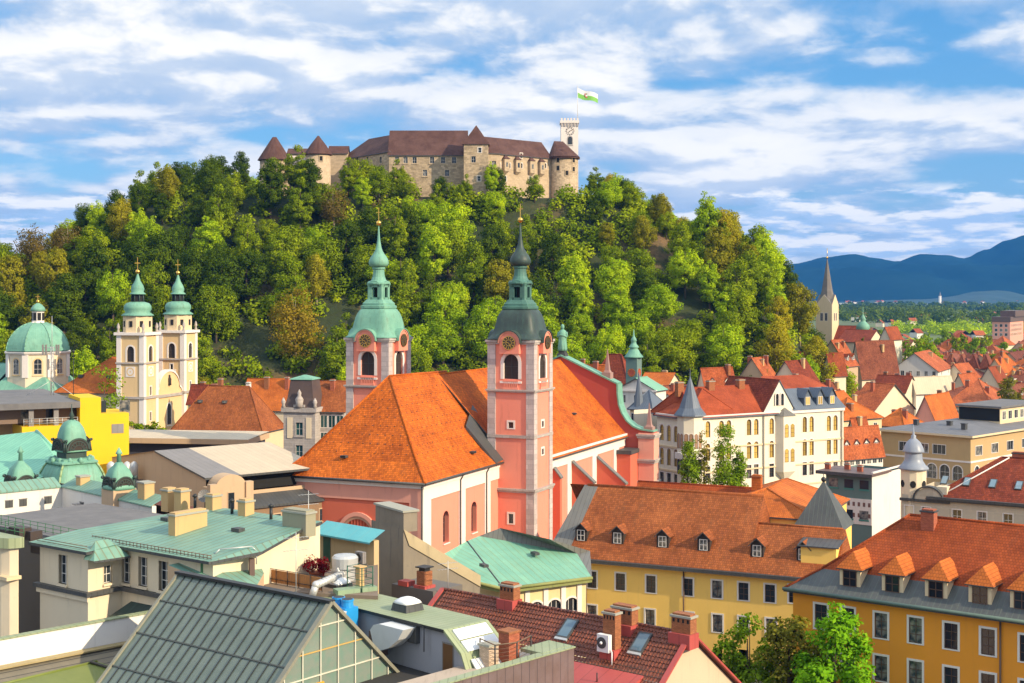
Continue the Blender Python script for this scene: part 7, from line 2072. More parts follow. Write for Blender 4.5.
pts = [P(-40, 440, 196), P(36.5, 431, 192), P(60, 455, 184), P(64, 470, 176), P(-40, 505, 170)]
lp = []
for p in pts: lp.append(((p.x - B.O[0]) * B.ex[0] + (p.y - B.O[1]) * B.ex[1], (p.x - B.O[0]) * B.ey[0] + (p.y - B.O[1]) * B.ey[1], p.z))
a, b, c, d, e_ = lp
q.quad(a, b, d, e_, 0); q.poly([b, c, d], 0)
q.tube(b, c, .25, .25, 6, 0)
for p_, r_ in (((b, c), 1),): pass
cr_ = B.part('roof', q, [M_copper])
B = Bld('copper_roof_house', 'cream house with wide green copper roof, many chimneys and a projecting bay', 'building', 88, 118.0, 37.0)
CR = B
w_ = -B.xat(40); d1 = B.yat(121.5)
L = B.xat(213, d1)
D = B.yat(320, L) - d1
ze = 24.3
zr = B.zat(501, B.xat(154, d1 + D), d1 + D)
zr = 25.9
zl = B.zat(592)                                       # ledge between the storeys
wsc = WS(1.15, 2.5, .06, M_cream, M_glass, 2, 3, M_wframe, M_cream, False, .35, True)
wss = WS(.9, 1.5, .06, M_cream, M_glass, 2, 2, M_wframe, M_cream, False, .3, True)
mb = MB()
wa = [(wsc, w_ + B.xat(63), B.zat(584, B.xat(63)))]
wb = [(wss, B.yat(108), B.zat(583, 0, B.yat(108)))]
wc = [(wsc, B.xat(p, d1), B.zat(q, B.xat(p, d1), d1)) for p, q in ((126, 583), (143, 586.5), (163.5, 591))]
def ww(p0, p1, wn, z0, z1): mb.wall(p0, p1, z0, z1, [(u - st.w / 2, u + st.w / 2, z, z + st.h) for st, u, z in wn], .32)
ww((-w_, 0), (0, 0), wa, 0, ze); ww((0, 0), (0, d1), wb, 0, ze); ww((0, d1), (L, d1), wc, 0, ze)
mb.wall((L, d1), (L, d1 + D), 0, ze); mb.quad((L, d1, ze), (L, d1 + D, ze), (L, d1 + D, zr), (L, d1 + .1, ze + .01))
mb.wall((L, d1 + D), (-w_, d1 + D), 0, ze); mb.wall((-w_, d1 + D), (-w_, 0), 0, ze)
wall = B.part('wall', mb, [M_cream])
for st, u, z in wa: st.add(wall, (-w_, 0), (0, 0), u, z)
for st, u, z in wb: st.add(wall, (0, 0), (0, d1), u, z)
for st, u, z in wc: st.add(wall, (0, d1), (L, d1), u, z)
q = MB(); q.box(-w_ - .4, .45, -.45, 0, zl - .35, zl, 0); q.box(0, .45, .001, d1 - .45, zl - .35, zl, 0); q.box(.45, L, d1 - .45, d1, zl - .35, zl - .005, 0)
q.box(-w_ - .2, .25, -.25, -.002, zl - .8, zl - .352, 1); B.part('ledge', q, [M_lead, M_cream], wall)
rf = MB(); o = .7
sl = (zr - ze) / D
rf.quad((-4.2, d1 - o, ze), (L + .3, d1 - o, ze), (L + .3, d1 + D, zr), (-.5, d1 + D, zr), 0)
rf.quad((-w_ - o, -o, ze + .02), (o, -o, ze + .02), (o - .01, d1 - o + .01, ze + .25), (-w_ - o, d1 + 1, ze + .4), 0)
rf.poly([(-w_ - o, d1 + 1, ze + .4), (-4.2, d1 - o, ze + .02), (-.5, d1 + D, zr), (-w_ * .8, d1 + D, zr - .6)], 0)
for a, b in (((-w_ - o, -o), (o, -o)), ((o, -o), (o, d1 - o)), ((o, d1 - o), (L + .3, d1 - o))):
 rf.quad((*a, ze + .03), (*b, ze + .03), (*b, ze - .22), (*a, ze - .22), 1)
rf.quad((L + .3, d1 - o, ze), (L + .3, d1 + D, zr), (L + .3, d1 + D, zr - .25), (L + .3, d1 - o, ze - .25), 1)
E_ = G(262, 551.5, ze + .25); E_ = ((E_.x - B.O[0]) * B.ex[0] + (E_.y - B.O[1]) * B.ex[1], (E_.x - B.O[0]) * B.ey[0] + (E_.y - B.O[1]) * B.ey[1], ze + .25)
rf.poly([(L + .3, d1 - o, ze), E_, (L + .3, d1 + D * .8, ze + (zr - ze) * .8)], 0)
for a, b in (((L + .3, d1 - o, ze), E_), (E_, (L + .3, d1 + D * .8, ze + (zr - ze) * .8))): rf.quad(a, b, (b[0], b[1], b[2] - .25), (a[0], a[1], a[2] - .25), 1)
croof = B.part('roof', rf, [M_copperroof, M_lead])
q = MB()                                               # snow fence along the eaves
for zz in (.18, .4): q.tube((-3.8, d1 - .2, ze + zz), (L, d1 - .2, ze + zz), .035, .035, 5); q.tube((-w_, -.3, ze + zz), (.3, -.3, ze + zz), .035, .035, 5)
for i in range(34): x = -3.8 + i * (L + 3.8) / 33; q.tube((x, d1 - .2, ze), (x, d1 - .2, ze + .45), .03, .03, 4)
B.part('snow_guard', q, [M_rail], croof)
q = MB()                                               # little hipped roof over the side of the bay
y0, y1 = -.5, d1 - .2
z0 = B.zat(560, 1.2, 0)
q.poly([(1.5, y0, z0), (1.5, y1, z0 - .1), (.02, y1 - 1.2, z0 + 1.35), (.02, y0 + 1.2, z0 + 1.35)], 0); q.poly([(0, y0, z0), (1.5, y0, z0), (.02, y0 + 1.2, z0 + 1.35)], 0); q.poly([(1.5, y1, z0 - .1), (0, y1, z0), (.02, y1 - 1.2, z0 + 1.35)], 0)
q.quad((1.5, y0, z0), (1.5, y1, z0 - .1), (1.5, y1, z0 - .28), (1.5, y0, z0 - .18), 1); B.part('bay_roof', q, [M_copperroof, M_lead], wall)
q = MB(); xq = B.xat(124, d1); q.quad((xq - .5, d1 - 3.0, zl - 3.2), (xq + 6, d1 - 3.0, zl - 3.2), (xq + 4.5, d1 - .01, zl - 1.2), (xq + 1, d1 - .01, zl - 1.2), 0); q.poly([(xq - .5, d1 - 3, zl - 3.2), (xq + 1, d1 - .01, zl - 1.2), (xq - .5, d1 - .01, zl - 3.2)], 0); q.quad((xq - .5, d1 - 3.0, zl - 3.2), (xq + 6, d1 - 3.0, zl - 3.2), (xq + 6, d1 - 3.0, zl - 3.4), (xq - .5, d1 - 3.0, zl - 3.4), 0)
B.part('canopy', q, [M_copperdark], wall)
def onr(x, y): return ze + max(0, (y - d1 + o)) * sl * D / (D + o)
def rchim(px_, pyb, w, d, h, mat, lab=None):
 """chimney standing on the copper roof where the pixel meets it"""
 for k in range(40):
  y = d1 + D * k / 39; x = B.xat(px_, y)
  if B.zat(pyb, x, y) <= onr(x, y): break
 return chimney(croof, x, y, onr(x, y), w, d, h * .78, mat, M_capstone)
rchim(188, 531, .9, 3.6, 1.9, M_chimpl)
for px_, pyb, h in ((169, 503, 1.5), (182, 505, 1.6), (213.5, 509, 1.5), (246, 515, 1.5)): rchim(px_, pyb, 1.0, 1.1, h, M_chimpl)
rchim(299, 526, 2.9, 1.2, 1.5, m_plaster('grey_chimney', (.30, .28, .19), dirt=.5))
for px_, py_ in ((167, 521), (238, 532)):
 q = MB(); q.box(-.5, .5, -.35, .35, 0, .3, 0)
 for k in range(40):
  y = d1 + D * k / 39; x = B.xat(px_, y)
  if B.zat(py_, x, y) <= onr(x, y): break
 B.part('roof_vent', q, [M_lead], croof, (x, y, onr(x, y)))
for px_, py_ in ((195, 505), (232, 512), (271, 519)):
 y = d1 + D * .9; x = B.xat(px_, y); q = MB(); q.tube((0, 0, -.3), (0, 0, 1.1), .14, .14, 8); q.lathe([(.24, 1.1), (.24, 1.25), (.03, 1.4)], (0, 0), 8); B.part('vent_pipe', q, [M_iron], croof, (x, y, onr(x, y)))
y = d1 + D * .97; x = B.xat(205, y)
e = empty('satellite_dish', B.world(x, y, onr(x, y) + .1), R(-20)); tag(e, 'pale satellite dish on the copper roof between two plastered chimneys', 'satellite dish')
q = MB(); q.tube((0, 0, -.3), (0, 0, .8), .05); q.build('bracket', [M_iron], e)
q = MB()
for i in range(5):
 pass
q.lathe([(.02, 0), (.3, .04), (.55, .13), (.62, .18)], (0, 0), 16, 0, True, cap=False); dsh = q.build('dish', [M_greyroof], e, (0, -.1, .9)); dsh.rotation_euler = (R(70), 0, R(30))
q = MB(); q.tube((0, -.1, .9), (.25, -.75, 1.0), .025); q.build('feed_arm', [M_iron], e)
for px_, pyt, pyb in ((83, 475, 491), (117.5, 478, 497), (146, 481, 503)):
 q_ = DB.w(DB.xat(px_, 1.2), 1.2); top = P(px_, pyt, q_[1])
 e = empty('wall_chimney', (top.x, top.y, top.z - 3.2), -R(47)); tag(e, {83: 'slim plastered chimney on the white parapet, nearest the big dome', 117.5: 'stout plastered chimney on the white parapet beside the small dome', 146: 'plastered chimney at the near end of the white parapet'}[px_], 'chimney')
 q = MB(); wv = 1.15 if px_ < 100 else 1.55; q.box(-wv / 2, wv / 2, -.6, .6, -1, 3.0); q.build('shaft', [M_chimpl], e); q = MB(); q.box(-wv / 2 - .1, wv / 2 + .1, -.7, .7, 3.0, 3.16); q.build('cap', [M_capstone], e)
B = Bld('rounded_block', 'pale rounded corner block with olive roof edge at the far left edge', 'building', 8, 121.0, 40.0)
zt = B.zat(549);
q = MB(); q.prism([(-14, 0), (-1.2, 0), (-.35, .35), (0, .9), (0, 1.0), (-14, 1.0)], 0, zt, 0); wl_ = B.part('wall', q, [M_cream])
q = MB(); q.prism([(-14, -.4), (-1.0, -.4), (-.05, .05), (.4, .9), (.4, 1.3), (-14, 1.3)], zt + .002, zt + .9, 0); B.part('roof_edge', q, [M_olivesheet])
q = MB(); q.box(-14, .3, -.3, 1.1, B.zat(577) - .3, B.zat(577)); B.part('ledge', q, [M_cream2], wl_)
q = MB()
for k in range(3): q.tube((-12, 1.5, zt + 1.2 + .35 * k), (0, 1.5, zt + 1.2 + .35 * k), .03, .03, 4)
for i in range(9): q.tube((-12 + i * 1.5, 1.5, zt + .9), (-12 + i * 1.5, 1.5, zt + 1.95), .035, .035, 4)
B.part('railing', q, [M_greenrail])
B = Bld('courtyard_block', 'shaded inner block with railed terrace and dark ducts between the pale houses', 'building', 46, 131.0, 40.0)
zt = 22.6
q = MB(); q.box(-16, 2.5, 1.5, 16, 0, zt, 0); q.box(-16.3, 2.8, 1.2, 16, zt + .002, zt + .35, 1); wl_ = B.part('wall', q, [m_plaster('shade_dark_render', (.13, .105, .08), dirt=.5), M_flatroof])  # dark colour stands in for the shade between the blocks
for i, (px_, py_) in enumerate(((20, 532), (31, 535), (42, 549))):
 p = P(px_, py_, 126); x = (p.x - B.O[0]) * B.ex[0] + (p.y - B.O[1]) * B.ex[1]; y = (p.x - B.O[0]) * B.ey[0] + (p.y - B.O[1]) * B.ey[1]
 q = MB(); q.box(-.9, .9, -.6, .6, -.35, .45); B.part('dark_duct', q, [m_plain('dark_brown_duct', (.045, .03, .025), .6)], None, (x, y, p.z))
q = MB()
for k in range(3): q.tube((-14, 2, zt + .5 + .35 * k), (2, 2, zt + .5 + .35 * k), .03, .03, 4); q.tube((2, 2, zt + .5 + .35 * k), (2, 9, zt + .5 + .35 * k), .03, .03, 4)
for i in range(13): q.tube((-14 + i * 1.33, 2, zt), (-14 + i * 1.33, 2, zt + 1.25), .035, .035, 4)
for i in range(5): q.tube((2, 2 + i * 1.7, zt), (2, 2 + i * 1.7, zt + 1.25), .035, .035, 4)
B.part('railing', q, [M_greenrail])
W0, W1 = G(-40, 646, 19.5), G(185, 605.5, 19.5)
ang = math.atan2(W1.y - W0.y, W1.x - W0.x); Lw = math.hypot(W1.x - W0.x, W1.y - W0.y)
e = empty('parapet_wall', (W0.x, W0.y, 0), ang); tag(e, 'sunlit white parapet wall with olive metal cap across the lower left', 'wall')
q = MB(); q.box(0, Lw, 0, .4, 0, 19.4); q.build('wall', [m_plaster('white_limewash', (.80, .77, .74), dirt=.4, dirtcol=(.35, .32, .3))], e)
q = MB(); q.box(-.1, Lw + .1, -.12, .62, 19.4, 19.5); q.build('cap', [M_olivesheet], e)
e = empty('ribbed_roof', (W0.x, W0.y, 0), ang); tag(e, 'shaded brown ribbed roof sloping below the white parapet wall', 'roof')
q = MB(); q.quad((0, -.05, 17.4), (Lw, -.05, 17.4), (Lw, -7, 15.6), (0, -7, 15.6), 0); q.box(0, Lw, -7, -.06, 0, 15.5, 1)
q.build('sheet', [m_copper('brown_ribs', (.16, .14, .10), (.21, .18, .13), seam=.8, seamdir=1, stain=.3, dk=.8, seamw=.12), M_beige], e)
q = MB(); q.box(0, Lw, -.9, -.052, 17.35, 17.48); q.build('wall_gutter', [m_copper('ochre_gutter', (.32, .25, .12), (.4, .32, .16))], e)
e = empty('mossy_roof', (0, 0, 0)); tag(e, 'bright moss green sheet metal roof in the bottom left corner', 'roof')
A0, A1, A2, A3 = G(-60, 699, 17.2), G(97, 661.5, 17.2), G(170, 685, 16.6), G(60, 760, 15.6)
q = MB(); q.quad(A0, A1, A2, A3, 0); q.tube(A0, A1, .12, .12, 6, 0)
for a, b in ((A0, A1), (A1, A2)): q.quad(a, b, (b.x, b.y, 5), (a.x, a.y, 5), 1)
q.build('sheet', [M_grasssheet, M_beige], e)
q = MB(); q.tube(A1 + Vector((-.3, -.6, .12)), A2 + Vector((0, -.6, .12)), .12, .12, 6); q.build('roof_bar', [M_iron], e)
e = empty('grey_terrace', (0, 0, 0)); tag(e, 'small grey flat roof with pale rim left of the moss green roof', 'roof')
A = [G(-30, 655, 16.6), G(2, 660, 16.6), G(38, 673, 16.6), G(-20, 700, 16.6)]
q = MB(); q.poly(A, 0)
for a, b in zip(A, A[1:] + A[:1]): q.quad(a, b, (b.x, b.y, 6), (a.x, a.y, 6), 0)
q.build('deck', [M_flatroof], e)
q = MB()
for a, b in ((A[0], A[1]), (A[1], A[2])):
 q.tube(a + Vector((0, 0, .1)), b + Vector((0, 0, .1)), .22, .22, 6)
q.build('rim', [M_olivesheet], e)
B = Bld('glazed_roof', 'large sloping roof of ribbed green glass with gable end of white framed panes', 'building', 330, 100.0, 38.0)
LG, bh, zr, dz = 16.8, 6.9, 23.9, 6.5                  # length, half width, ridge, drop
def sv(x, u): return (x, -u, zr - u * dz / bh)          # point on the near slope, u = metres of run
q = MB(); q.quad(sv(-LG, 0), sv(0, 0), sv(0, bh + 3), sv(-LG, bh + 3), 0); q.quad((0, 0, zr), (-LG, 0, zr), (-LG, bh, zr - dz), (0, bh, zr - dz), 0)
gsl = B.part('glass_slope', q, [M_greenglass])
n = Vector((0, -dz, bh)).normalized()
q = MB(); dirv = Vector((0, -bh, -dz)).normalized(); Ls = math.hypot(bh, dz) * 1.4
for i in range(19):
 x = -LG + LG * i / 18; p = Vector((x, 0, zr)) + n * .05
 q.obox(p + dirv * Ls / 2, (.036, 0, 0), dirv * Ls / 2, n * .018)
glb = B.part('glazing_bars', q, [M_iron], gsl)
q = MB()
for u in (1.9, 4.1, 6.3, 8.2): q.obox(Vector(sv(-LG / 2, u)) + n * .03, (LG / 2, 0, 0), dirv * .05, n * .045)
B.part('cross_bars', q, [m_plain('bar_grey', (.06, .065, .055), .6)], gsl)
q = MB(); q.obox((-LG / 2, 0, zr + .08), (LG / 2 + .2, 0, 0), (0, .3, 0), (0, 0, .1)); B.part('ridge_cap', q, [M_iron])
q = MB()
for sgn in (-1, 1):
 dv = Vector((0, sgn * bh, -dz)).normalized(); nn = Vector((0, sgn * dz, bh)).normalized()
 q.obox(Vector((.1, 0, zr)) + dv * Ls * .4 + nn * .05, (.2, 0, 0), dv * Ls * .4, nn * .12)
 if sgn == -1: q.obox(Vector((-LG, 0, zr)) + dv * Ls * .5 + nn * .05, (.12, 0, 0), dv * Ls * .5, nn * .12)
B.part('verge_trim', q, [m_copper('verge_sheet', (.20, .19, .14), (.26, .25, .19))])
zb = zr - dz
q = MB(); q.poly([(-.05, 0, zr - .1), (-.05, -bh - 3, zr - dz * (bh + 3) / bh), (-.05, -bh - 3, 6), (-.05, bh, 6), (-.05, bh, zb)], 0); ge = B.part('gable_glass', q, [M_glassgreen])
M_barw = m_plain('weathered_white_bar', (.60, .57, .45), .6, var=.25, nscale=.8)
xs_ = [-bh - 2 + .98 + i * 1.22 for i in range(12)]
for yv in [-bh - 2 + .98 + i * 1.74 for i in range(9)]:
 hgt = zr - abs(yv) * dz / bh - .15
 if hgt > 14: q = MB(); q.box(-.02, .07, yv - .045, yv + .045, 12, hgt); B.part('gable_bar', q, [M_barw], ge)
for k in range(6):
 z = zr - 1.5 - k * 1.72
 half = min((zr - z) / dz * bh, bh + 2.9)
 q = MB(); q.box(-.015, .06, -half, min(half, bh), z - .045, z + .045); B.part('gable_bar', q, [M_barw if k % 2 == 0 else m_plain('rusty_bar', (.5, .33, .1), .6)], ge)
q = MB(); q.box(.0, .10, -1.9, -.75, zr - 9.3, zr - 5.75); B.part('white_panel', q, [M_plastic], ge)
q = MB(); q.box(-.02, .13, -1.95, -.7, zr - 5.75, zr - 5.45); B.part('panel_head', q, [m_plain('orange_paint', (.75, .36, .03), .5)], ge)
q = MB(); q.box(-.3, .35, -.5, bh + .4, zb - 2.8, zb - .55, 0); B.part('plinth', q, [m_copper('pink_sheet', (.33, .22, .17), (.39, .27, .2), seam=1.1)])
B = Bld('grey_building', 'long grey rendered building with pale green sheet roof, skylight domes and cranked end', 'building', 478, 101.4, 45.0)
GB = B
LB, db = 27.0, 4.2
zt = 21.0
xk = B.xat(447)                                         # where the roof line cranks down
zk = 16.6
prof = [(-LB, 0), (-LB, zt), (xk, zt), (xk + 1.9, zt - 1.4), (0, zk), (0, 0)]
q = MB()
q.poly([(a, 0, b) for a, b in prof], 0); q.poly([(a, db, b) for a, b in prof], 0); q.quad((0, 0, 0), (0, db, 0), (0, db, zk), (0, 0, zk), 0)
wl_ = B.part('wall', q, [M_grey])
q = MB()
for (a, za), (b, zb_), mm in ((prof[1], prof[2], 0), (prof[2], prof[3], 0), (prof[3], prof[4], 0)):
 q.quad((a, -.35, za + .1), (b, -.35, zb_ + .1), (b, db, zb_ + .1), (a, db, za + .1), mm)
 q.quad((a, -.35, za + .1), (b, -.35, zb_ + .1), (b, -.35, zb_ - .14), (a, -.35, za - .14), 1 if mm == 0 and b <= xk else 0)
rfg = B.part('roof', q, [M_olivesheet, M_iron])
q = MB()
for k in range(3):
 a, za = (xk + .3, zt - .12) if k == 0 else ((xk + 1.2, zt - .8) if k == 1 else (xk + 2.3, zt - 1.95))
 b, zb_ = (a + .8, za - .62) if k < 2 else (a + 1.6, za - 1.75)
 q.quad((a, .3, za + .16), (b, .3, zb_ + .16), (b, db - .5, zb_ + .16), (a, db - .5, za + .16), 0)
 q.quad((a, .3, za + .16), (b, .3, zb_ + .16), (b, .3, zb_), (a, .3, za), 0)
B.part('end_rooflight', q, [M_plastic], rfg)
q = MB(); xd0 = B.xat(443.5); xd1 = B.xat(453); zdd = B.zat(643, xd0); q.box(xd0, xd1, -.06, .02, zdd - 3.5, zdd, 0); q.box(xd0 - .12, xd1 + .12, -.04, .0, zdd - 3.5, zdd + .12, 1); B.part('door', q, [M_wood, M_greyroof], wl_)
for px_, yy in ((265.5, 2.2), (338.5, 2.8), (407.5, 2.0)):
 x = B.xat(px_, yy)
 q = MB(); q.lathe([(1.3, 0), (1.15, .6)], (0, 0), 4, 0, False, rot=R(45)); cb = B.part('skylight_curb', q, [M_lead], rfg, (x, yy, zt + .1))
 q = MB(); q.lathe([(1.28, .6), (1.1, .78), (.65, .98), (.05, 1.08)], (0, 0), 16, 0, True, sq=5, rot=0); cc = B.part('skylight_dome', q, [M_plastic], cb); cc.scale = (.72, .72, 1)
px0 = B.xat(402)
du = empty('ventilation_duct', B.world(px0, -.1, B.zat(632, px0)), -R(45)); tag(du, 'big silver ventilation duct elbow on the grey wall', 'duct')
q = MB(); pr = [(0, .9), (1.2, 1.0), (2.9, 1.15), (2.9, -1.15), (1.9, -1.3), (.2, -.9)]
q.sweep([(-1.9, .1), (-1.5, .55), (-.8, .75), (2.0, .75), (1.4, -.1), (.3, -.9), (-1.3, -1.5)], (0, -1.5, 0), (1, 0, 0), (0, 0, 1), (0, 1.3, 0), 0); q.build('elbow', [m_plain('painted_duct', (.62, .63, .62), .45)], du)
q = MB(); q.box(1.1, 2.1, -.3, .1, -.5, .85); q.build('wall_flange', [M_lead], du)
q = MB(); q.box(-2.3, -1.2, -1.3, -.3, -1.9, -.05); q.build('inlet', [M_brownsheet], du)
q = MB(); q.tube((2.2, -.3, 1.1), (3.0, -.3, .9), .04); q.tube((3.0, -.3, .9), (3.0, -.3, -.9), .04); q.build('bracket', [M_iron], du)
e = empty('lower_terrace', B.world(-4, -4, 0), -R(45)); tag(e, 'dark flat roof strip below the grey wall and brown door', 'roof')
q = MB(); q.box(-14, 5.5, -3.5, 3.9, 0, B.zat(676, -4, 0)); q.build('deck', [m_plain('black_felt', (.03, .028, .026), .9)], e)
p = B.world(B.xat(344, -1.3), -1.3, 0); zt_ = 46 - (606 - HZ) * p.y / F
e = empty('blue_unit', (p.x, p.y, zt_ - 1.9), -R(45)); tag(e, 'bright blue ventilation unit with white hood behind the glazed gable', 'ventilation unit')
q = MB(); q.box(-1.2, .9, -.6, .7, -.8, 1.9); q.build('housing', [M_blueplastic], e)
for x in (-.75, .35): q = MB(); q.lathe([(.5, 1.9), (.46, 2.35), (.52, 2.36), (.52, 2.5)], (x, .05), 14, 0, False); q.build('collar', [M_blueplastic], e); q = MB(); q.lathe([(.44, 2.45), (.44, 2.52)], (x, .05), 14); q.build('black_lid', [M_iron], e)
q = MB(); q.sweep([(-.2, .75), (1.15, .75), (.7, -.2), (.1, -.55), (-.2, -.4)], (0, -1.2, 1.0), (1, 0, 0), (0, 0, 1), (0, .58, 0), 0); q.build('hood', [M_plastic], e)
A0, A1, A2 = G(425, 690, 19.5), G(574, 647.5, 19.5), G(556, 637, 19.5)
e = empty('terrace_parapet', (0, 0, 0)); tag(e, 'brown metal clad parapet with pale capping along the roof terrace', 'wall')
dv = (A1 - A0).normalized(); nv = Vector((dv.y, -dv.x, 0))
q = MB();
q.sweep([(0, -8), (0, 0), ((A1 - A0).length, 0), ((A1 - A0).length, -8)], A0, dv, Vector((0, 0, 1)), -nv * .6, 0)
back = A1 - nv * 2.6
q.quad(A1, back, back - Vector((0, 0, 8)), A1 - Vector((0, 0, 8)), 0)
q.build('cladding', [m_copper('brown_cladding', (.135, .09, .075), (.20, .15, .15), seam=.85, stain=.45, streak=(.06, .05, .06), rough=.35, dk=.7)], e)
q = MB(); q.obox((A0 + A1) / 2 - nv * .28 + Vector((0, 0, .05)), dv * ((A1 - A0).length / 2 + .05), nv * .42, Vector((0, 0, .05)), 0); q.obox(A1 - dv * 1.6 - nv * 1.4 + Vector((0, 0, -.0)), dv * 1.6, nv * 1.1, Vector((0, 0, .13)), 0)
q.build('capping', [M_olivesheet], e)
e2 = empty('roof_terrace', (0, 0, 0)); tag(e2, 'small paved roof terrace behind the brown clad parapet', 'terrace')
q = MB(); T = [A0 - nv * .5 - Vector((0, 0, .9)), A1 - nv * .5 - Vector((0, 0, .9)), A1 - nv * 5 - Vector((0, 0, .9)), A0 - nv * 5 - Vector((0, 0, .9))]; q.quad(*T, 0)
for a, b in zip(T, T[1:] + T[:1]): q.quad(a, b, b - Vector((0, 0, 12)), a - Vector((0, 0, 12)), 0)
q.build('deck', [m_plaster('terrace_floor', (.45, .36, .28), dirt=.4)], e2)
r = empty('terrace_railing', (0, 0, 0)); tag(r, 'dark wire railing round the roof terrace', 'railing')
pts = [P(480, 659, 99.0), P(494, 664, 97.5), P(516, 662, 99.5), P(530, 656, 101.5)]
pb = [A0 + dv * t - nv * 1.0 for t in (5.8, 7.2, 9.2, 11.2)]
rp = [G(a_, b__, 19.2) for a_, b__ in ((480, 655), (495, 662), (517, 659), (531, 652))]
q = MB()
for p in rp: q.tube(p - Vector((0, 0, .9)), p + Vector((0, 0, 1.25)), .06, .06, 6)
q2 = MB()
for a, b in zip(rp[:-1], rp[1:]):
 q2.tube(a + Vector((0, 0, 1.22)), b + Vector((0, 0, 1.22)), .05, .05, 5)
 for k in range(6): q2.tube(a + Vector((0, 0, -.5 + .28 * k)), b + Vector((0, 0, -.5 + .28 * k)), .015, .015, 4)
for p in rp: q = MB(); q.tube(p - Vector((0, 0, .9)), p + Vector((0, 0, 1.25)), .06, .06, 6); q.build('post', [M_iron], r)
q2.build('rails', [M_rail], r)
for i, (px_, pyb, Yv, w, h, lab) in enumerate(((509, 660, 104.0, 1.1, 2.1, 'square red brick chimney on the roof terrace behind the railing'), (489, 660, 103.0, 1.0, 1.1, 'short pale brick chimney on the roof terrace'))):
 p = P(px_, pyb, Yv); e = empty('terrace_chimney', p, -R(45)); tag(e, lab, 'chimney')
 q = MB(); q.box(-w / 2, w / 2, -w / 2, w / 2, -1, h); q.build('shaft', [M_brickred if i == 0 else m_stone('pale_brick', (.6, .45, .32), bw=.28, bh=.09)], e)
 q = MB(); q.box(-w / 2 - .1, w / 2 + .1, -w / 2 - .1, w / 2 + .1, h, h + .15); q.build('cap', [M_brick if i == 0 else M_capstone], e)
B = Bld('pantile_house', 'house with dark red brown pantile roof, two skylights, brick chimneys and pale gable', 'house', 688, 107.2, 39.5)
zr = 19.9
LP = 26.0; bb = 8.0; dzp = 6.0
sp_ = dzp / bb
xL = B.xat(443)
q = MB();
nr_, pit, sg_ = 22, .31, 5
nu = int(-xL / pit); prof_ = [(.0, .0), (.22, .055), (.45, .075), (.68, .05), (.86, .0)]
for r_ in range(nr_):
 ya_, yb_ = -bb * r_ / nr_, -bb * (r_ + 1) / nr_ - .03
 for c_ in range(nu):
  for k in range(sg_):
   (fa, ha), (fb, hb) = prof_[k], (prof_ + [(1.0, .0)])[k + 1]
   xa_, xb_ = .25 - (c_ + fa) * pit, .25 - (c_ + fb) * pit
   za_, zb__ = zr + ya_ * sp_, zr + yb_ * sp_ + .075
   q.quad((xa_, ya_, za_ + ha), (xb_, ya_, za_ + hb), (xb_, yb_, zb__ + hb), (xa_, yb_, zb__ + ha), 0)
  xa_, xb_ = .25 - c_ * pit, .25 - (c_ + 1) * pit
  q.quad((xa_, yb_, zb__), (xb_, yb_, zb__), (xb_, yb_, zb__ - .09), (xa_, yb_, zb__ - .09), 0)
q.quad((.25, 0, zr), (xL, 0, zr), (xL, bb, zr - dzp), (.25, bb, zr - dzp), 0)
for i in range(int(-xL / .4)): q.tube((-i * .4, 0, zr + .04), (-i * .4 - .36, 0, zr + .06), .13, .15, 7, 0)
prf = B.part('roof', q, [M_pantile])
q = MB(); q.poly([(0, -bb, zr - dzp - .15), (0, -bb, 0), (0, bb, 0), (0, bb, zr - dzp - .15), (0, 0, zr - .15)], 0); q.wall((xL, -bb), (0, -bb), 0, zr - dzp - .1); q.wall((xL, bb), (xL, -bb), 0, zr - dzp - .1); q.poly([(xL, bb, zr - dzp - .1), (xL, -bb, zr - dzp - .1), (xL, 0, zr - .1)])
gw = B.part('gable_wall', q, [m_plaster('peach_roughcast', (.62, .44, .30), dirt=.3)])
WS(1.0, 1.2, .1, M_whitest, M_glass, 1, 1, M_bframe, M_cream, False, -.02, False).add(gw, (0, -bb), (0, bb), 3.5, zr - 6.6)
q = MB()
for x in (.28, xL):
 for sg in (-1, 1):
  dvv = Vector((0, sg * bb, -dzp)).normalized(); nn = Vector((0, sg * dzp, bb)).normalized()
  q.obox(Vector((x, 0, zr)) + dvv * 5 + nn * .1, (.22, 0, 0), dvv * 5.0, nn * .07)
B.part('verge_flashing', q, [M_redsheet], prf)
q = MB()
def psl(px_, py_):
 best = None
 for k in range(200):
  y = -bb * k / 199; x = B.xat(px_, y)
  if B.zat(py_, x, y) > zr + y * sp_: return x, y, zr + y * sp_
 return x, y, zr + y * sp_
nn = Vector((0, -dzp, bb)).normalized(); uu = Vector((0, bb, dzp)).normalized()
for px_, py_ in ((568, 629.5), (641, 643.5)):
 x, y, z = psl(px_, py_)
 q = MB(); q.obox(nn * .1, (.62, 0, 0), uu * 1.0, nn * .1, 0); q.obox(nn * .205, (.47, 0, 0), uu * .84, nn * .004, 1); q.obox(nn * .12 - uu * 1.1, (.6, 0, 0), uu * .12, nn * .08, 2)
 B.part('skylight', q, [M_lead, M_skylight, M_steel], prf, (x, y, z))
def brickchim(px_, py_, w, d, h, lab=None):
 x, y, z = psl(px_, py_)
 o = chimney(prf, x, y, z, w, d, h, M_brick, M_capstone)
 q = MB()
 for i in range(4): q.box(-w / 2 + w * (i + .25) / 4, -w / 2 + w * (i + .7) / 4, -d / 2 - .005, -d / 2 + .1, h - .38, h - .1)
 B.part('flue_openings', q, [M_dark], o)  # flue openings drawn as near-black blocks, no grille
 q = MB(); q.box(-w / 2 - .12, w / 2 + .12, -d / 2 - .3, d / 2 + .12, -.8, .32); B.part('flashing', q, [M_redsheet], o)
 return x, y, z
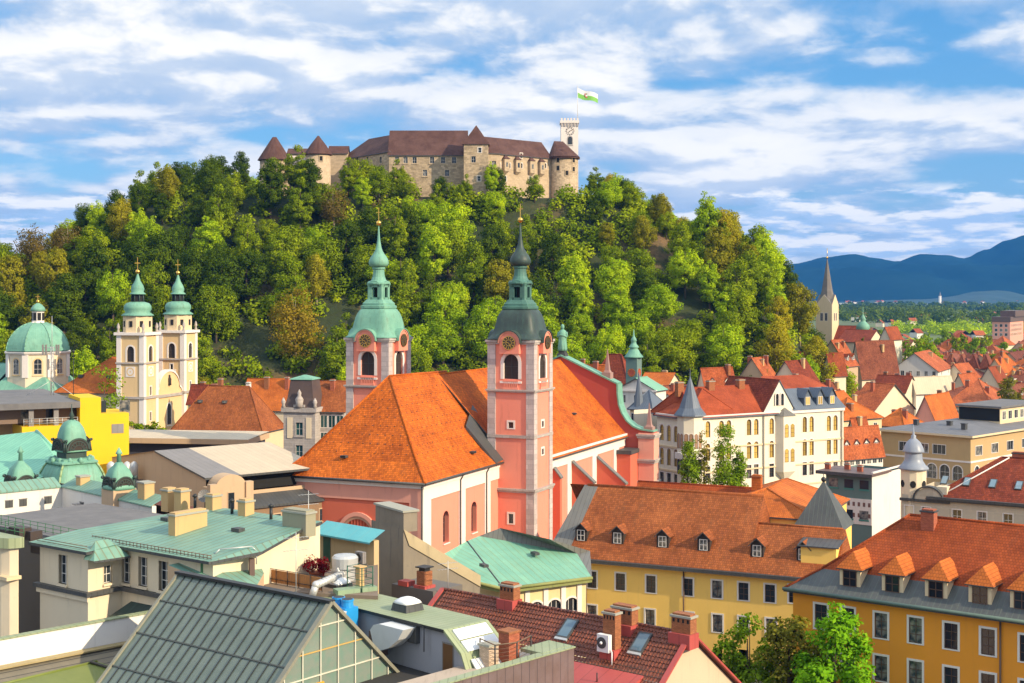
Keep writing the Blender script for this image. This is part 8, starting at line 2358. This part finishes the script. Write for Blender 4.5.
brickchim(510, 602, 1.5, .9, 1.4); brickchim(625, 627, 1.9, .9, 1.5); brickchim(684, 636, 1.7, .9, 1.5)
x, y, z = brickchim(612, 652, 1.15, .8, 3.0)
ac = empty('air_conditioner', B.world(x - .15, y - .75, z - .1 + .25), -R(39.5)); tag(ac, 'white air conditioner unit hung on a brick chimney', 'air conditioner')
q = MB(); q.box(-.6, .5, -.22, .22, 0, 1.35); q.build('casing', [M_plastic], ac)
q = MB(); q.sweep([(.44 * math.cos(2 * math.pi * i / 20), .44 * math.sin(2 * math.pi * i / 20)) for i in range(20)], (-.15, -.26, .72), (1, 0, 0), (0, 0, 1), (0, .05, 0), 0); q.build('fan_grille', [M_lead], ac)
q = MB(); q.ball((-.15, -.28, .72), .13, 0, 8, 5); q.build('fan_hub', [M_plastic], ac)
q = MB(); q.path([(.5, 0, .3), (.75, -.1, .1), (.8, -.2, -.9), (1.4, -.6, -1.3)], .05); q.build('pipe', [M_plastic], ac)
e = empty('red_sheet_roof', (0, 0, 0)); tag(e, 'low red sheet metal roof in front of the dark pantiles', 'roof')
q = MB()
xa, ya, za = psl(570, 662); xb_, yb_, zb_ = psl(652, 676)
ya = yb_ = min(ya, yb_)
za = zr + ya * sp_ + .15
w3 = [B.world(xa - 3, ya, za), B.world(xb_ - .6, ya, za), B.world(xb_ - .6, ya - 7, za - 2.2), B.world(xa - 3, ya - 7, za - 2.2)]
q.quad(*w3, 0)
for a, b in zip(w3, w3[1:] + w3[:1]): q.quad(a, b, (b.x, b.y, 3), (a.x, a.y, 3), 0)
q.build('sheet', [M_redsheet], e)
q = MB(); q.tube((0, 0, -.2), (0, 0, .7), .05); q.build('vent_pipe', [M_iron], e, G(597, 682, za - .6))
B = Bld('fire_wall', 'tall stained concrete fire wall with sloping top and blunt chimney', 'wall', 403.4, 135.0, 58.0)
w_ = -B.xat(371.5); z0 = B.zat(529.5); yE = B.yat(480); zE = B.zat(575.5, 0, yE)
q = MB(); q.sweep([(0, 0), (0, z0), (yE, zE), (yE, 0)], (0, 0, 0), (0, 1, 0), (0, 0, 1), (-w_, 0, 0), 0); fw = B.part('wall', q, [M_concrete])
q = MB(); q.sweep([(.0, z0 - .02), (.0, z0 + .02), (yE, zE + .02), (yE, zE - 1.1), (.6, z0 - 1.6)], (.12, 0, 0), (0, 1, 0), (0, 0, 1), (-.1, 0, 0), 0); B.part('raised_band', q, [m_plaster('painted_lit_concrete', (.46, .37, .22), dirt=.6, dirtcol=(.12, .11, .09), var=.25)], fw)  # sunlit look of this face put into a paler concrete colour
zc_ = B.zat(513); q = MB(); q.box(-w_ + .7, -.15, .1, 1.6, z0 - .3, zc_, 0); q.box(-w_ + .55, 0, -.05, 1.75, zc_ + .002, zc_ + .2, 1); B.part('chimney', q, [M_concrete, M_capstone], fw)
p = P(424.5, 584, 126.5); e = empty('brick_chimney', p, -R(40)); tag(e, 'small brick chimney with black cowl before the sloping concrete wall', 'chimney')
q = MB(); q.box(-.5, .5, -.5, .5, -1.5, 1.2); q.build('shaft', [M_brick], e); q = MB(); q.box(-.6, .6, -.6, .6, 1.5, 1.6); q.box(-.35, .35, -.35, .35, 1.2, 1.5); q.build('cowl', [M_iron], e)
q = MB(); q.box(-.7, .7, -.7, .7, -1.6, -.05); q.build('flashing', [M_redsheet], e)
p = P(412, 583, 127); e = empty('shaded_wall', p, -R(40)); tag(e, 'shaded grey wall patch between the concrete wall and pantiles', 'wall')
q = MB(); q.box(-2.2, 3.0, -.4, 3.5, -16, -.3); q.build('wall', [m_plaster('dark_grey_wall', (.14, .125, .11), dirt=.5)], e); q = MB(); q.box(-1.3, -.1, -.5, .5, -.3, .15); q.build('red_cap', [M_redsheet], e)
for px_, pyb, hh, Yv, lab in ((448, 590, 2.6, 124.5, 'comb shaped television aerial on the pantile ridge'), (296, 596, 4.9, 108, 'tall thin pole aerial rising before the roof terrace'), (308.5, 540, 4.6, 130, 'branched television aerial beside the grey chimney on the copper roof')):
 p = P(px_, pyb, Yv); e = empty('tv_aerial', p, .5); tag(e, lab, 'aerial')
 q = MB(); q.tube((0, 0, 0), (0, 0, hh), .035, .03, 5); q.build('mast', [M_steel], e)
 for k, z in enumerate((hh * .92, hh * .72)):
  q = MB(); q.tube((-1.0, 0, z), (1.0, 0, z), .02, .02, 4)
  for i in range(7): q.tube((-.95 + i * .3, -.25, z), (-.95 + i * .3, .25, z), .014, .014, 4)
  q.build('antenna_array', [M_steel], e)
B = Bld('penthouse', 'beige penthouse wall with green door and teal awning roof at the roof terrace', 'building', 374, 126.5, 42.0)
w_ = -B.xat(305); zt = B.zat(541)
q = MB(); q.box(-w_, 0, 0, .6, 0, zt); wl_ = B.part('wall', q, [m_plaster('warm_beige', (.52, .38, .20), dirt=.3)])
q = MB(); xq = B.xat(317)
q.quad((xq, -.7, zt - .05), (.2, -.7, zt - .05), (.2, 1.2, zt + .85), (xq, 1.2, zt + .85), 0); q.quad((xq, -.7, zt - .05), (.2, -.7, zt - .05), (.2, -.7, zt - .2), (xq, -.7, zt - .2), 0)
B.part('awning_roof', q, [m_copper('teal_sheet', (.08, .36, .40), (.12, .45, .46), seam=1.5, stain=.2, streak=(.3, .5, .45), rough=.4)])
xd = B.xat(327); q = MB(); q.box(-.5, .5, -.05, .02, -2.4, 0); B.part('door', q, [m_plain('green_door', (.01, .07, .04), .5)], wl_, (xd, 0, zt - .25))
ex_ = empty('roof_garden', (0, 0, 0)); tag(ex_, 'small sunken roof terrace floor between copper roof and concrete wall', 'terrace')
q = MB(); T = [G(252, 590, 21.4), G(378, 596, 21.4), G(378, 563, 21.4), G(316, 571, 21.4), G(258, 585, 21.4)]; q.poly(T, 0)
for a, b in zip(T, T[1:] + T[:1]): q.quad(a, b, b - Vector((0, 0, 14)), a - Vector((0, 0, 14)), 0)
q.build('deck', [m_plaster('deck_boards', (.20, .15, .11), dirt=.4)], ex_)
def tpos(px_, py_, z=21.4): return G(px_, py_, z)
a, b = tpos(266, 582), tpos(323, 592)
e = empty('board_screen', a, math.atan2(b.y - a.y, b.x - a.x)); tag(e, 'orange wooden board screen with dark rail on the roof terrace', 'screen')
ln = (b - a).length
q = MB()
for i in range(int(ln / .22)): q.box(i * .22, i * .22 + .2, -.03, .03, .1, 1.15)
q.build('boards', [M_woodlight], e)
q = MB()
for k in range(2): q.tube((0, -.12, .4 + .85 * k), (ln, -.12, .4 + .85 * k), .03, .03, 5)
q.build('rail', [M_iron], e)
for i in range(6): q = MB(); q.tube((i * ln / 5, -.12, 0), (i * ln / 5, -.12, 1.3), .035, .035, 5); q.build('post', [M_iron], e)
L_redleaf = m_leaf('leaf_dark_red', (.10, .006, .01), (.20, .012, .018), (.30, .03, .03), objvar=.1)
def bush(name, label, p, r, h, n, mat, size=.16, blobs=9, cat='shrub', pot=True, group=None):
 e = empty(name, p); tag(e, label, cat, group)
 cs = [(rng.uniform(-.6, .6) * r, rng.uniform(-.6, .6) * r, h * rng.uniform(.4, .85)) for _ in range(blobs)]
 link('foliage', leaf_mesh('foliage', cs, [r * rng.uniform(.35, .55) for _ in cs], [rng.random() for _ in cs], n, size, mat, (0, 0, h * .3)), e)
 q = MB()
 for c in cs[:5]: q.tube((0, 0, 0), c, .04, .015, 5)
 q.build('stem', [M_bark], e)
 if pot: q = MB(); q.lathe([(r * .45, -.05), (r * .6, .35), (r * .62, .36), (r * .55, .37)], (0, 0), 12); q.build('pot', [M_brickred], e)
 return e
bush('red_shrub', 'wide dark red leaved shrub in the middle of the roof terrace', tpos(317, 576), 1.25, 1.5, 900, L_redleaf, .2, 14)
bush('red_shrub', 'small upright dark red plant by the cream wall of the copper roofed house', tpos(260, 571), .38, 1.7, 220, L_redleaf, .16, 6)
bush('red_shrub', 'slim dark red plant between the screen and the cream wall', tpos(271, 567), .38, 1.6, 220, L_redleaf, .16, 6)
bush('red_shrub', 'little dark red plant in front of the green door', tpos(308, 566), .4, 1.4, 200, L_redleaf, .16, 6)
p = tpos(345, 582); e = empty('vent_drum', p, -.6); tag(e, 'large round silver ventilation drum with dented lid on the roof terrace', 'ventilation drum')
q = MB(); q.lathe([(.85, .2), (.85, 1.2), (1.1, 1.25), (1.12, 2.1), (.95, 2.3), (.2, 2.4)], (0, 0), 20, 0, False); q.build('drum', [M_steel], e)
q = MB(); q.tube((-.6, -.5, .9), (.3, -.7, 1.3), .45, .45, 12); q.build('branch', [M_steel], e)
q = MB(); q.box(-.8, .8, -.8, .8, -.2, .2); q.build('base', [M_greyroof], e)
p = tpos(347, 590); q0 = P(314, 587, p.y - 3.5)
e = empty('spiral_duct', (0, 0, 0)); tag(e, 'long ribbed silver pipe slanting from the drum over the green roof', 'duct')
q = MB(); A, Bq = P(347, 572, 119), P(316, 585, 114.3)
q.tube(A, Bq, .30, .30, 14)
for i in range(12): c = A.lerp(Bq, i / 11); d = (Bq - A).normalized() * .05; q.tube(c - d, c + d, .33, .33, 14)
q.build('pipe', [M_steel], e); q = MB(); q.ball(Bq, .35, 0, 12, 8); q.tube(Bq, Bq + Vector((-.3, -.2, -.9)), .3, .3, 12); q.build('elbow', [M_steel], e)
p = tpos(360.5, 577); e = empty('air_conditioner', p, -R(42)); tag(e, 'grey air conditioner on a black stand before the beige penthouse wall', 'air conditioner')
q = MB(); q.box(-.5, .5, -.2, .2, 1.2, 2.2); q.build('casing', [M_greyroof], e); q = MB()
q.sweep([(.36 * math.cos(2 * math.pi * i / 16), .36 * math.sin(2 * math.pi * i / 16)) for i in range(16)], (-.1, -.24, 1.7), (1, 0, 0), (0, 0, 1), (0, .04, 0), 0); q.build('fan_grille', [M_iron], e)
q = MB();
for x in (-.5, .5):
 for y in (-.2, .2): q.tube((x, y, 0), (x, y, 1.2), .04, .04, 5)
q.tube((-.5, -.2, 1.18), (.9, -.2, 1.18), .04, .04, 5); q.tube((-.5, -.2, .6), (.5, -.2, .6), .03, .03, 5); q.build('stand', [M_iron], e)
p = tpos(360, 590); e = empty('green_cage', p, -R(42)); tag(e, 'dark green wire cage with pale post beside the concrete wall', 'cage')
for k in range(4):
 q = MB(); x, y = ((-.9, -.6), (.9, -.6), (.9, .6), (-.9, .6))[k]; q.tube((x, y, 0), (x, y, 2.0), .05, .05, 5); q.build('post', [m_plain('cage_green', (.01, .10, .06), .5)], e)
q = MB()
for z in (.5, 1.0, 1.5, 1.95):
 for a_, b_ in (((-.9, -.6), (.9, -.6)), ((.9, -.6), (.9, .6)), ((.9, .6), (-.9, .6)), ((-.9, .6), (-.9, -.6))): q.tube((*a_, z), (*b_, z), .025, .025, 4)
q.build('wires', [m_plain('cage_green', (.01, .10, .06), .5)], e); q = MB(); q.box(-.25, .25, -.25, .25, 0, 1.9); q.box(-.4, .4, -.4, .4, 1.9, 2.0); q.build('pale_pier', [M_chimpl], e)
for i, (px_, py_, lab, cat, nm) in enumerate(((287, 573, 'pale wooden planter box on the roof terrace', 'planter', 'planter_box'),)):
 e = empty(nm, tpos(px_, py_), -R(38)); tag(e, lab, cat); q = MB(); q.box(-1.5, 1.5, -.35, .35, 0, .75); q.build('box', [m_plain('pale_board', (.5, .33, .2), .7)], e); q = MB(); q.box(-1.45, 1.45, -.3, .3, .752, .8); q.build('soil', [M_bark], e)
e = empty('garden_table', tpos(301, 567), -.4); tag(e, 'white garden table standing under the awning wall', 'table')
q = MB(); q.box(-.8, .8, -.4, .4, .95, 1.0); q.build('tabletop', [M_plastic], e)
for x in (-.7, .7):
 for y in (-.3, .3): q = MB(); q.tube((x, y, 0), (x, y, .95), .03); q.build('leg', [M_iron], e)
a, b = G(322, 598, 21.2), G(375, 592, 21.2)
e = empty('green_box', a, math.atan2(b.y - a.y, b.x - a.x)); tag(e, 'long pale green sheet metal box at the edge of the sheet roof', 'box')
q = MB(); q.box(1.2, (b - a).length, -.5, .6, -1.0, .55); q.build('casing', [m_copper('box_green', (.20, .29, .18), (.26, .35, .22))], e)
e = empty('low_copper_roof', (0, 0, 0)); tag(e, 'low strip of green copper roof behind the ridge of the glazed roof', 'roof')
T = [G(168, 565, 23.5), G(206, 557, 23.9), G(254, 553, 23.5), G(264, 573, 22.6), G(250, 598, 22.0)]
q = MB(); q.poly(T, 0)
for a, b in zip(T, T[1:] + T[:1]): q.quad(a, b, b - Vector((0, 0, 16)), a - Vector((0, 0, 16)), 1)
q.build('sheet', [M_copperroof, M_beige], e)
e = empty('roof_clutter', G(232, 568, 23.3), .3); tag(e, 'cluster of small vent boxes and hoops behind the ridge of the glazed roof', 'vents')
rr2 = random.Random(4)
for k in range(7):
 x = rr2.uniform(-2.4, 2.6); q = MB(); s_ = rr2.uniform(.35, .7); q.box(x - s_ / 2, x + s_ / 2, -.3 + rr2.uniform(-.5, .5), .3, -2.0, rr2.uniform(.2, 1.0)); q.build('vent_box', [rr2.choice((M_greenrail, M_chimpl, M_brownsheet, M_greyroof, M_brickred))], e)
q = MB(); q.path([(-1.5, 0, .2), (-1.4, 0, 1.2), (-1, 0, 1.6), (1.6, 0, 1.7), (2.0, 0, 1.3), (2.0, 0, .2)], .05); q.build('hoop', [M_steel], e)
def crown_tree(name, label, p, h, r, mat, bark, shape='round', n=3500, leaf=.42, blobs=40, group=None):
 tm, cm = tree_variant(h, r, mat, bark, shape, n, leaf, blobs)
 e = empty(name, p, rng.uniform(0, 6)); tag(e, label, 'tree', group)
 link('trunk', tm, e); link('crown', cm, e); return e
L_fresh = m_leaf('leaf_fresh', (.08, .22, .008), (.17, .38, .012), (.32, .54, .02), objvar=0)
L_olive = m_leaf('leaf_olive', (.10, .10, .015), (.20, .19, .022), (.32, .28, .035), objvar=0)
L_lime = m_leaf('leaf_lime', (.10, .18, .01), (.20, .31, .014), (.34, .45, .022), objvar=0)
p = P(836, 640, 127); crown_tree('leafy_tree', 'round bright green tree before the deep orange building', (p.x, p.y, 0), 19.0, 5.0, L_fresh, M_bark, 'round', 11000, .42, 80)
p = P(792, 640, 131); crown_tree('leafy_tree', 'tall olive tinted tree with upright sprays beside the bright green one', (p.x, p.y, 0), 17.3, 4.9, L_olive, M_bark, 'sparse', 8000, .38, 80)
p = P(752, 650, 134); crown_tree('leafy_tree', 'lower yellow green tree nearest the pale gable of the pantile house', (p.x, p.y, 0), 15.8, 5.0, L_lime, M_bark, 'round', 7500, .4, 60)
for px_, ptop, hgt, lab in ((690, 441, 0, 'shorter slim poplar tree before the ivory mansion corner'), (703, 436, 0, 'thin sparse poplar before the ivory mansion'), (725, 432, 0, 'full bright poplar before the ivory mansion'), (739, 452, 0, 'low poplar sapling right of the full one')):
 Yv = 258; p = P(px_, ptop, Yv); w = {690: 1.5, 703: 1.1, 725: 2.2, 739: 1.3}[px_]
 crown_tree('poplar_tree', lab, (p.x, p.y, 0), p.z * 1.06, w, L_lime if px_ != 703 else L_olive, M_bark, 'poplar', 9000 if px_ != 703 else 2600, .34, 130)
p = P(106, 366, 232); crown_tree('poplar_tree', 'narrow young green tree on the yellow block roof side', (p.x, p.y, 12), p.z - 12, 2.6, L_lime, M_bark, 'poplar', 2200, .4, 26)
for i, (px_, py_, r_) in enumerate(((134, 412, 3.0), (146, 411, 3.4), (158, 414, 3.2), (168, 417, 2.6))):
 p = P(px_, py_, 300); crown_tree('leafy_tree', ('bushy green tree in the row at the foot of the cathedral towers'), (p.x, p.y, 6), p.z - 6, r_, L_mid, M_bark, 'round', 1500, .6, 26, 'row of bushy trees below the cathedral')
p = P(1012, 372, 420); crown_tree('leafy_tree', 'yellowish tree at the right edge among the orange roofs', (p.x, p.y, 4), p.z - 4, 7.0, L_olive, M_barkpale, 'round', 3800, .7, 50)
p = P(1030, 388, 400); crown_tree('leafy_tree', 'greener tree half cut off by the right edge', (p.x, p.y, 4), p.z - 4, 6.0, L_lime, M_barkpale, 'round', 2800, .7, 40)
rt = random.Random(9)
SITES = [(915, 326, 560, 'poplar'), (921, 322, 565, 'poplar'), (928, 327, 570, 'poplar'), (934, 332, 560, 'poplar'), (893, 324, 600, 'poplar'), (848, 316, 640, 'poplar'), (872, 318, 650, 'poplar'), (906, 330, 575, 'poplar'), (863, 332, 520, 'conifer'),
         (876, 322, 720, 'round'), (886, 321, 740, 'round'), (960, 326, 800, 'round'), (974, 330, 760, 'round'), (986, 328, 900, 'round'), (1003, 336, 820, 'round'), (996, 344, 700, 'round'), (945, 322, 900, 'round'), (1016, 340, 760, 'round'), (838, 322, 720, 'round'), (855, 320, 760, 'round')]
VAR = {'poplar': [tree_variant(20, 2.6, L_lime, M_bark, 'poplar', 1500, .7, 24)], 'round': [tree_variant(15, 6.5, m, M_bark, 'round', 1600, .95, 30) for m in (L_lime, L_mid)], 'conifer': [tree_variant(16, 3.2, L_dark, M_bark, 'conifer', 1300, .7, 40)]}
BASEH = {'poplar': 20, 'round': 15, 'conifer': 16}
for i, (px_, py_, Yv, kind) in enumerate(SITES):
 p = P(px_, py_, Yv); tm, cm = VAR[kind][i % len(VAR[kind])]
 s = max(.5, (p.z - 2) / BASEH[kind])
 lab = {'poplar': 'tall light green poplar standing up between the far red roofs', 'round': 'broad green tree at the far side of the red roofs', 'conifer': 'small dark conifer between the red roofs below the copper turret'}[kind]
 e = empty(kind + '_tree' if kind != 'round' else 'leafy_tree', (p.x, p.y, 0), rt.uniform(0, 6)); tag(e, lab, 'tree', None if kind == 'conifer' else lab.split(' standing')[0].split(' at the')[0] + 's of the far town')
 link('trunk', tm, e, scale=(min(s, 1.2), min(s, 1.2), s)); link('crown', cm, e, scale=(min(s, 1.2), min(s, 1.2), s))
gm, t, b = newmat('plain_ground')
pos = t.node('ShaderNodeNewGeometry').outputs['Position']
sx = t.node('ShaderNodeSeparateXYZ'); t.link(pos, sx.inputs[0])
town = t.math('LESS_THAN', sx.outputs[1], 900.0)
n1 = t.noise(pos, .006, 6, .6); n2 = t.noise(pos, .3, 6, .7)
field = t.ramp(n1, [(.3, (.05, .085, .02)), (.45, (.13, .17, .04)), (.55, (.07, .10, .025)), (.7, (.2, .2, .07))])
street = t.mix(n2, (.045, .042, .04), (.075, .07, .065))
far = t.math('GREATER_THAN', sx.outputs[1], 4900.0)
field = t.mix(far, field, t.mix(t.noise(pos, .012, 4, .7), (.16, .2, .1), (.5, .46, .36)))
t.put(b.inputs['Base Color'], t.mix(town, field, street)); b.inputs['Roughness'].default_value = .95
g = MB(); g.quad((-12000, -300, 0), (12000, -300, 0), (12000, 14000, 0), (-12000, 14000, 0)); struct(g.build('ground', [gm]))
g = MB(); g.quad((8, 150, .02), (62, 112, .02), (70, 124, .02), (14, 168, .02)); struct(g.build('street', [m_stone('cobbles', (.20, .18, .16), bw=.3, bh=.2)]))
def belt(name, label, y0, y1, n, rad, nl, size, mat, dens):
 cs, rs_, ts = [], [], []
 r_ = random.Random(int(y0))
 while len(cs) < n:
  y = r_.uniform(y0, y1); x = r_.uniform(.14 * y, .42 * y)
  if mnoise.noise(Vector((x * .004, y * .0022, 5))) < dens: continue
  q = rad * r_.uniform(.6, 1.3); cs.append((x, y, q * .75)); rs_.append(q); ts.append(r_.random())
 o = link(name, leaf_mesh(name, cs, rs_, ts, nl, size, mat, (0, y0 * 1.5, -y0 * .3), .9, .5, .5, .8)); tag(o, label, 'wood', kind='stuff')
belt('near_plain_woods', 'light green tree groups on the plain beyond the old town', 800, 1800, 420, 6.5, 36000, 2.4, L_bright, -.02)
belt('plain_woods', 'mixed green woods across the plain', 2000, 3300, 420, 10, 30000, 4.6, L_dark, -.05)
belt('far_wood_belt', 'dark green wood belt below the mountains', 3500, 5000, 460, 8.5, 24000, 7.0, L_dark, -.2)
rs = random.Random(31)
KEYH = []
for k in range(4):
 q = MB(); w, d, h = rs.uniform(9, 13), rs.uniform(9, 15), rs.uniform(5, 8); q.box(-w / 2, w / 2, -d / 2, d / 2, 0, h)
 r_ = MB(); roof(r_, -w / 2, w / 2, -d / 2, d / 2, h, 4, rs.choice('xy'), 0, 0, .5, 0, 1)
 KEYH.append((q.mesh('wall', [(M_white, M_cream)[k % 2]]), r_.mesh('roof', [M_tile_town, M_lead])))
spots = []
for i in range(64):
 band = rs.random()
 y = rs.uniform(1000, 1500) if band < .4 else (rs.uniform(1700, 2700) if band < .7 else rs.uniform(5400, 6600))
 x = rs.uniform(.21 * y, .37 * y) if y > 1600 else rs.uniform(.25 * y, .38 * y)
 a, b_ = KEYH[i % 4]
 reg = 'just beyond the old town roofs' if y < 1600 else ('in the middle of the wooded plain' if y < 3000 else 'in the pale strip under the mountains')
 e = empty('village_house', (x, y, 0), rs.uniform(0, 3)); tag(e, 'tiny pale house with red roof ' + reg, 'house', 'tiny houses ' + reg)
 s = 1.0 if y < 3000 else 1.25
 link('wall', a, e, scale=s); link('roof', b_, e, scale=s)
e = empty('far_church', (632 / 1400 * .245 * 5400 + 60, 5600, 0), .3); tag(e, 'tiny white church tower in the pale strip under the mountains', 'church')
e.location.x = (940 - 512) / 1400 * 5600
q = MB(); q.box(-4, 4, -4, 4, 0, 34); q.build('tower', [M_white], e); q = MB(); q.lathe([(6, 34), (.3, 52)], (0, 0), 4, rot=R(45), sm=False); q.build('spire', [M_slate], e)
SK = [(560, 286), (640, 280), (700, 274), (760, 270), (785, 265), (815, 259), (838, 256), (862, 260), (880, 263), (905, 256), (925, 257), (945, 260), (965, 252), (985, 243), (1003, 238), (1030, 234), (1080, 226), (1180, 222), (1300, 230), (1450, 246)]
def skyline(px):
 for (a, ya), (b_, yb) in zip(SK[:-1], SK[1:]):
  if a <= px <= b_:
   t_ = (px - a) / (b_ - a); t_ = t_ * t_ * (3 - 2 * t_); return ya + (yb - ya) * t_
 return SK[0][1] if px < SK[0][0] else SK[-1][1]
mm, t, b = newmat('mountain_forest')
pos = t.node('ShaderNodeNewGeometry').outputs['Position']
n1 = t.noise(pos, .003, 7, .65); n2 = t.noise(pos, .02, 6, .7)
c = t.mix(t.maprange(n1, .35, .65), (.006, .024, .034), (.014, .040, .045)); c = t.mix(t.maprange(n2, .4, .7, 0, .6), c, (.01, .03, .025))
t.put(b.inputs['Base Color'], c); b.inputs['Roughness'].default_value = 1.0; b.inputs['Specular IOR Level'].default_value = 0
def range_(name, Yb, Yt, f, seed, mat_=None):
 mat_ = mat_ or mm
 m = MB(); nx, ny = 150, 26
 for j in range(ny):
  v = j / (ny - 1)
  for i in range(nx):
   px = 540 + 900 * i / (nx - 1)
   Y = Yb + (Yt - Yb) * v
   x = (px - CX) * Yt / F + (Y - Yt) * .06
   top = H + (HZ - f(px)) * Yt / F
   h = top * math.sin(min(v / .8, 1) * math.pi / 2) ** 1.25
   if v > .8: h = top * (1 - (v - .8) * 1.5)
   rid = mnoise.fractal(Vector((x * .0011, Y * .0005, seed)), 1.0, 2.0, 5)
   h += rid * 150 * min(1, max(top, 0) / 160) * math.sin(min(v / .8, 1) * math.pi) + mnoise.noise(Vector((x * .012, Y * .01, seed))) * 6 * min(v * 4, 1)
   m.v.append((x, Y, max(h, -4) if v > 0 else -4))
 for j in range(ny - 1):
  for i in range(nx - 1):
   a = j * nx + i; m.f.append((a, a + 1, a + nx + 1, a + nx)); m.m.append(0); m.sm.append(True)
 struct(m.build(name, [mat_]))
range_('mountains', 6900, 9400, skyline, 2.0)
range_('foothills', 6000, 6900, lambda px: 303 - 12 * math.exp(-((px - 985) / 45) ** 2) - 3 * math.exp(-((px - 900) / 60) ** 2), 8.0, m_plain('foothill_green', (.018, .055, .045), 1.0, var=.5, nscale=.02))
hz_ = MB(); hz_.box(-6000, 7500, -60, 11500, -1.2, 620)
hm, t, b = newmat('haze_air'); hm.node_tree.nodes.remove(b)
pv = t.node('ShaderNodeVolumePrincipled'); pv.inputs['Color'].default_value = (.07, .36, 1.0, 1); pv.inputs['Density'].default_value = 4.8e-5; pv.inputs['Anisotropy'].default_value = 0.0
out = [q_ for q_ in t.n if q_.type == 'OUTPUT_MATERIAL'][0]; t.link(pv.outputs[0], out.inputs['Volume'])
ho = hz_.build('haze', [hm]); tag(ho, 'thin blue haze over the plain and mountains', 'haze', kind='stuff')
SC.cycles.volume_max_steps = 64
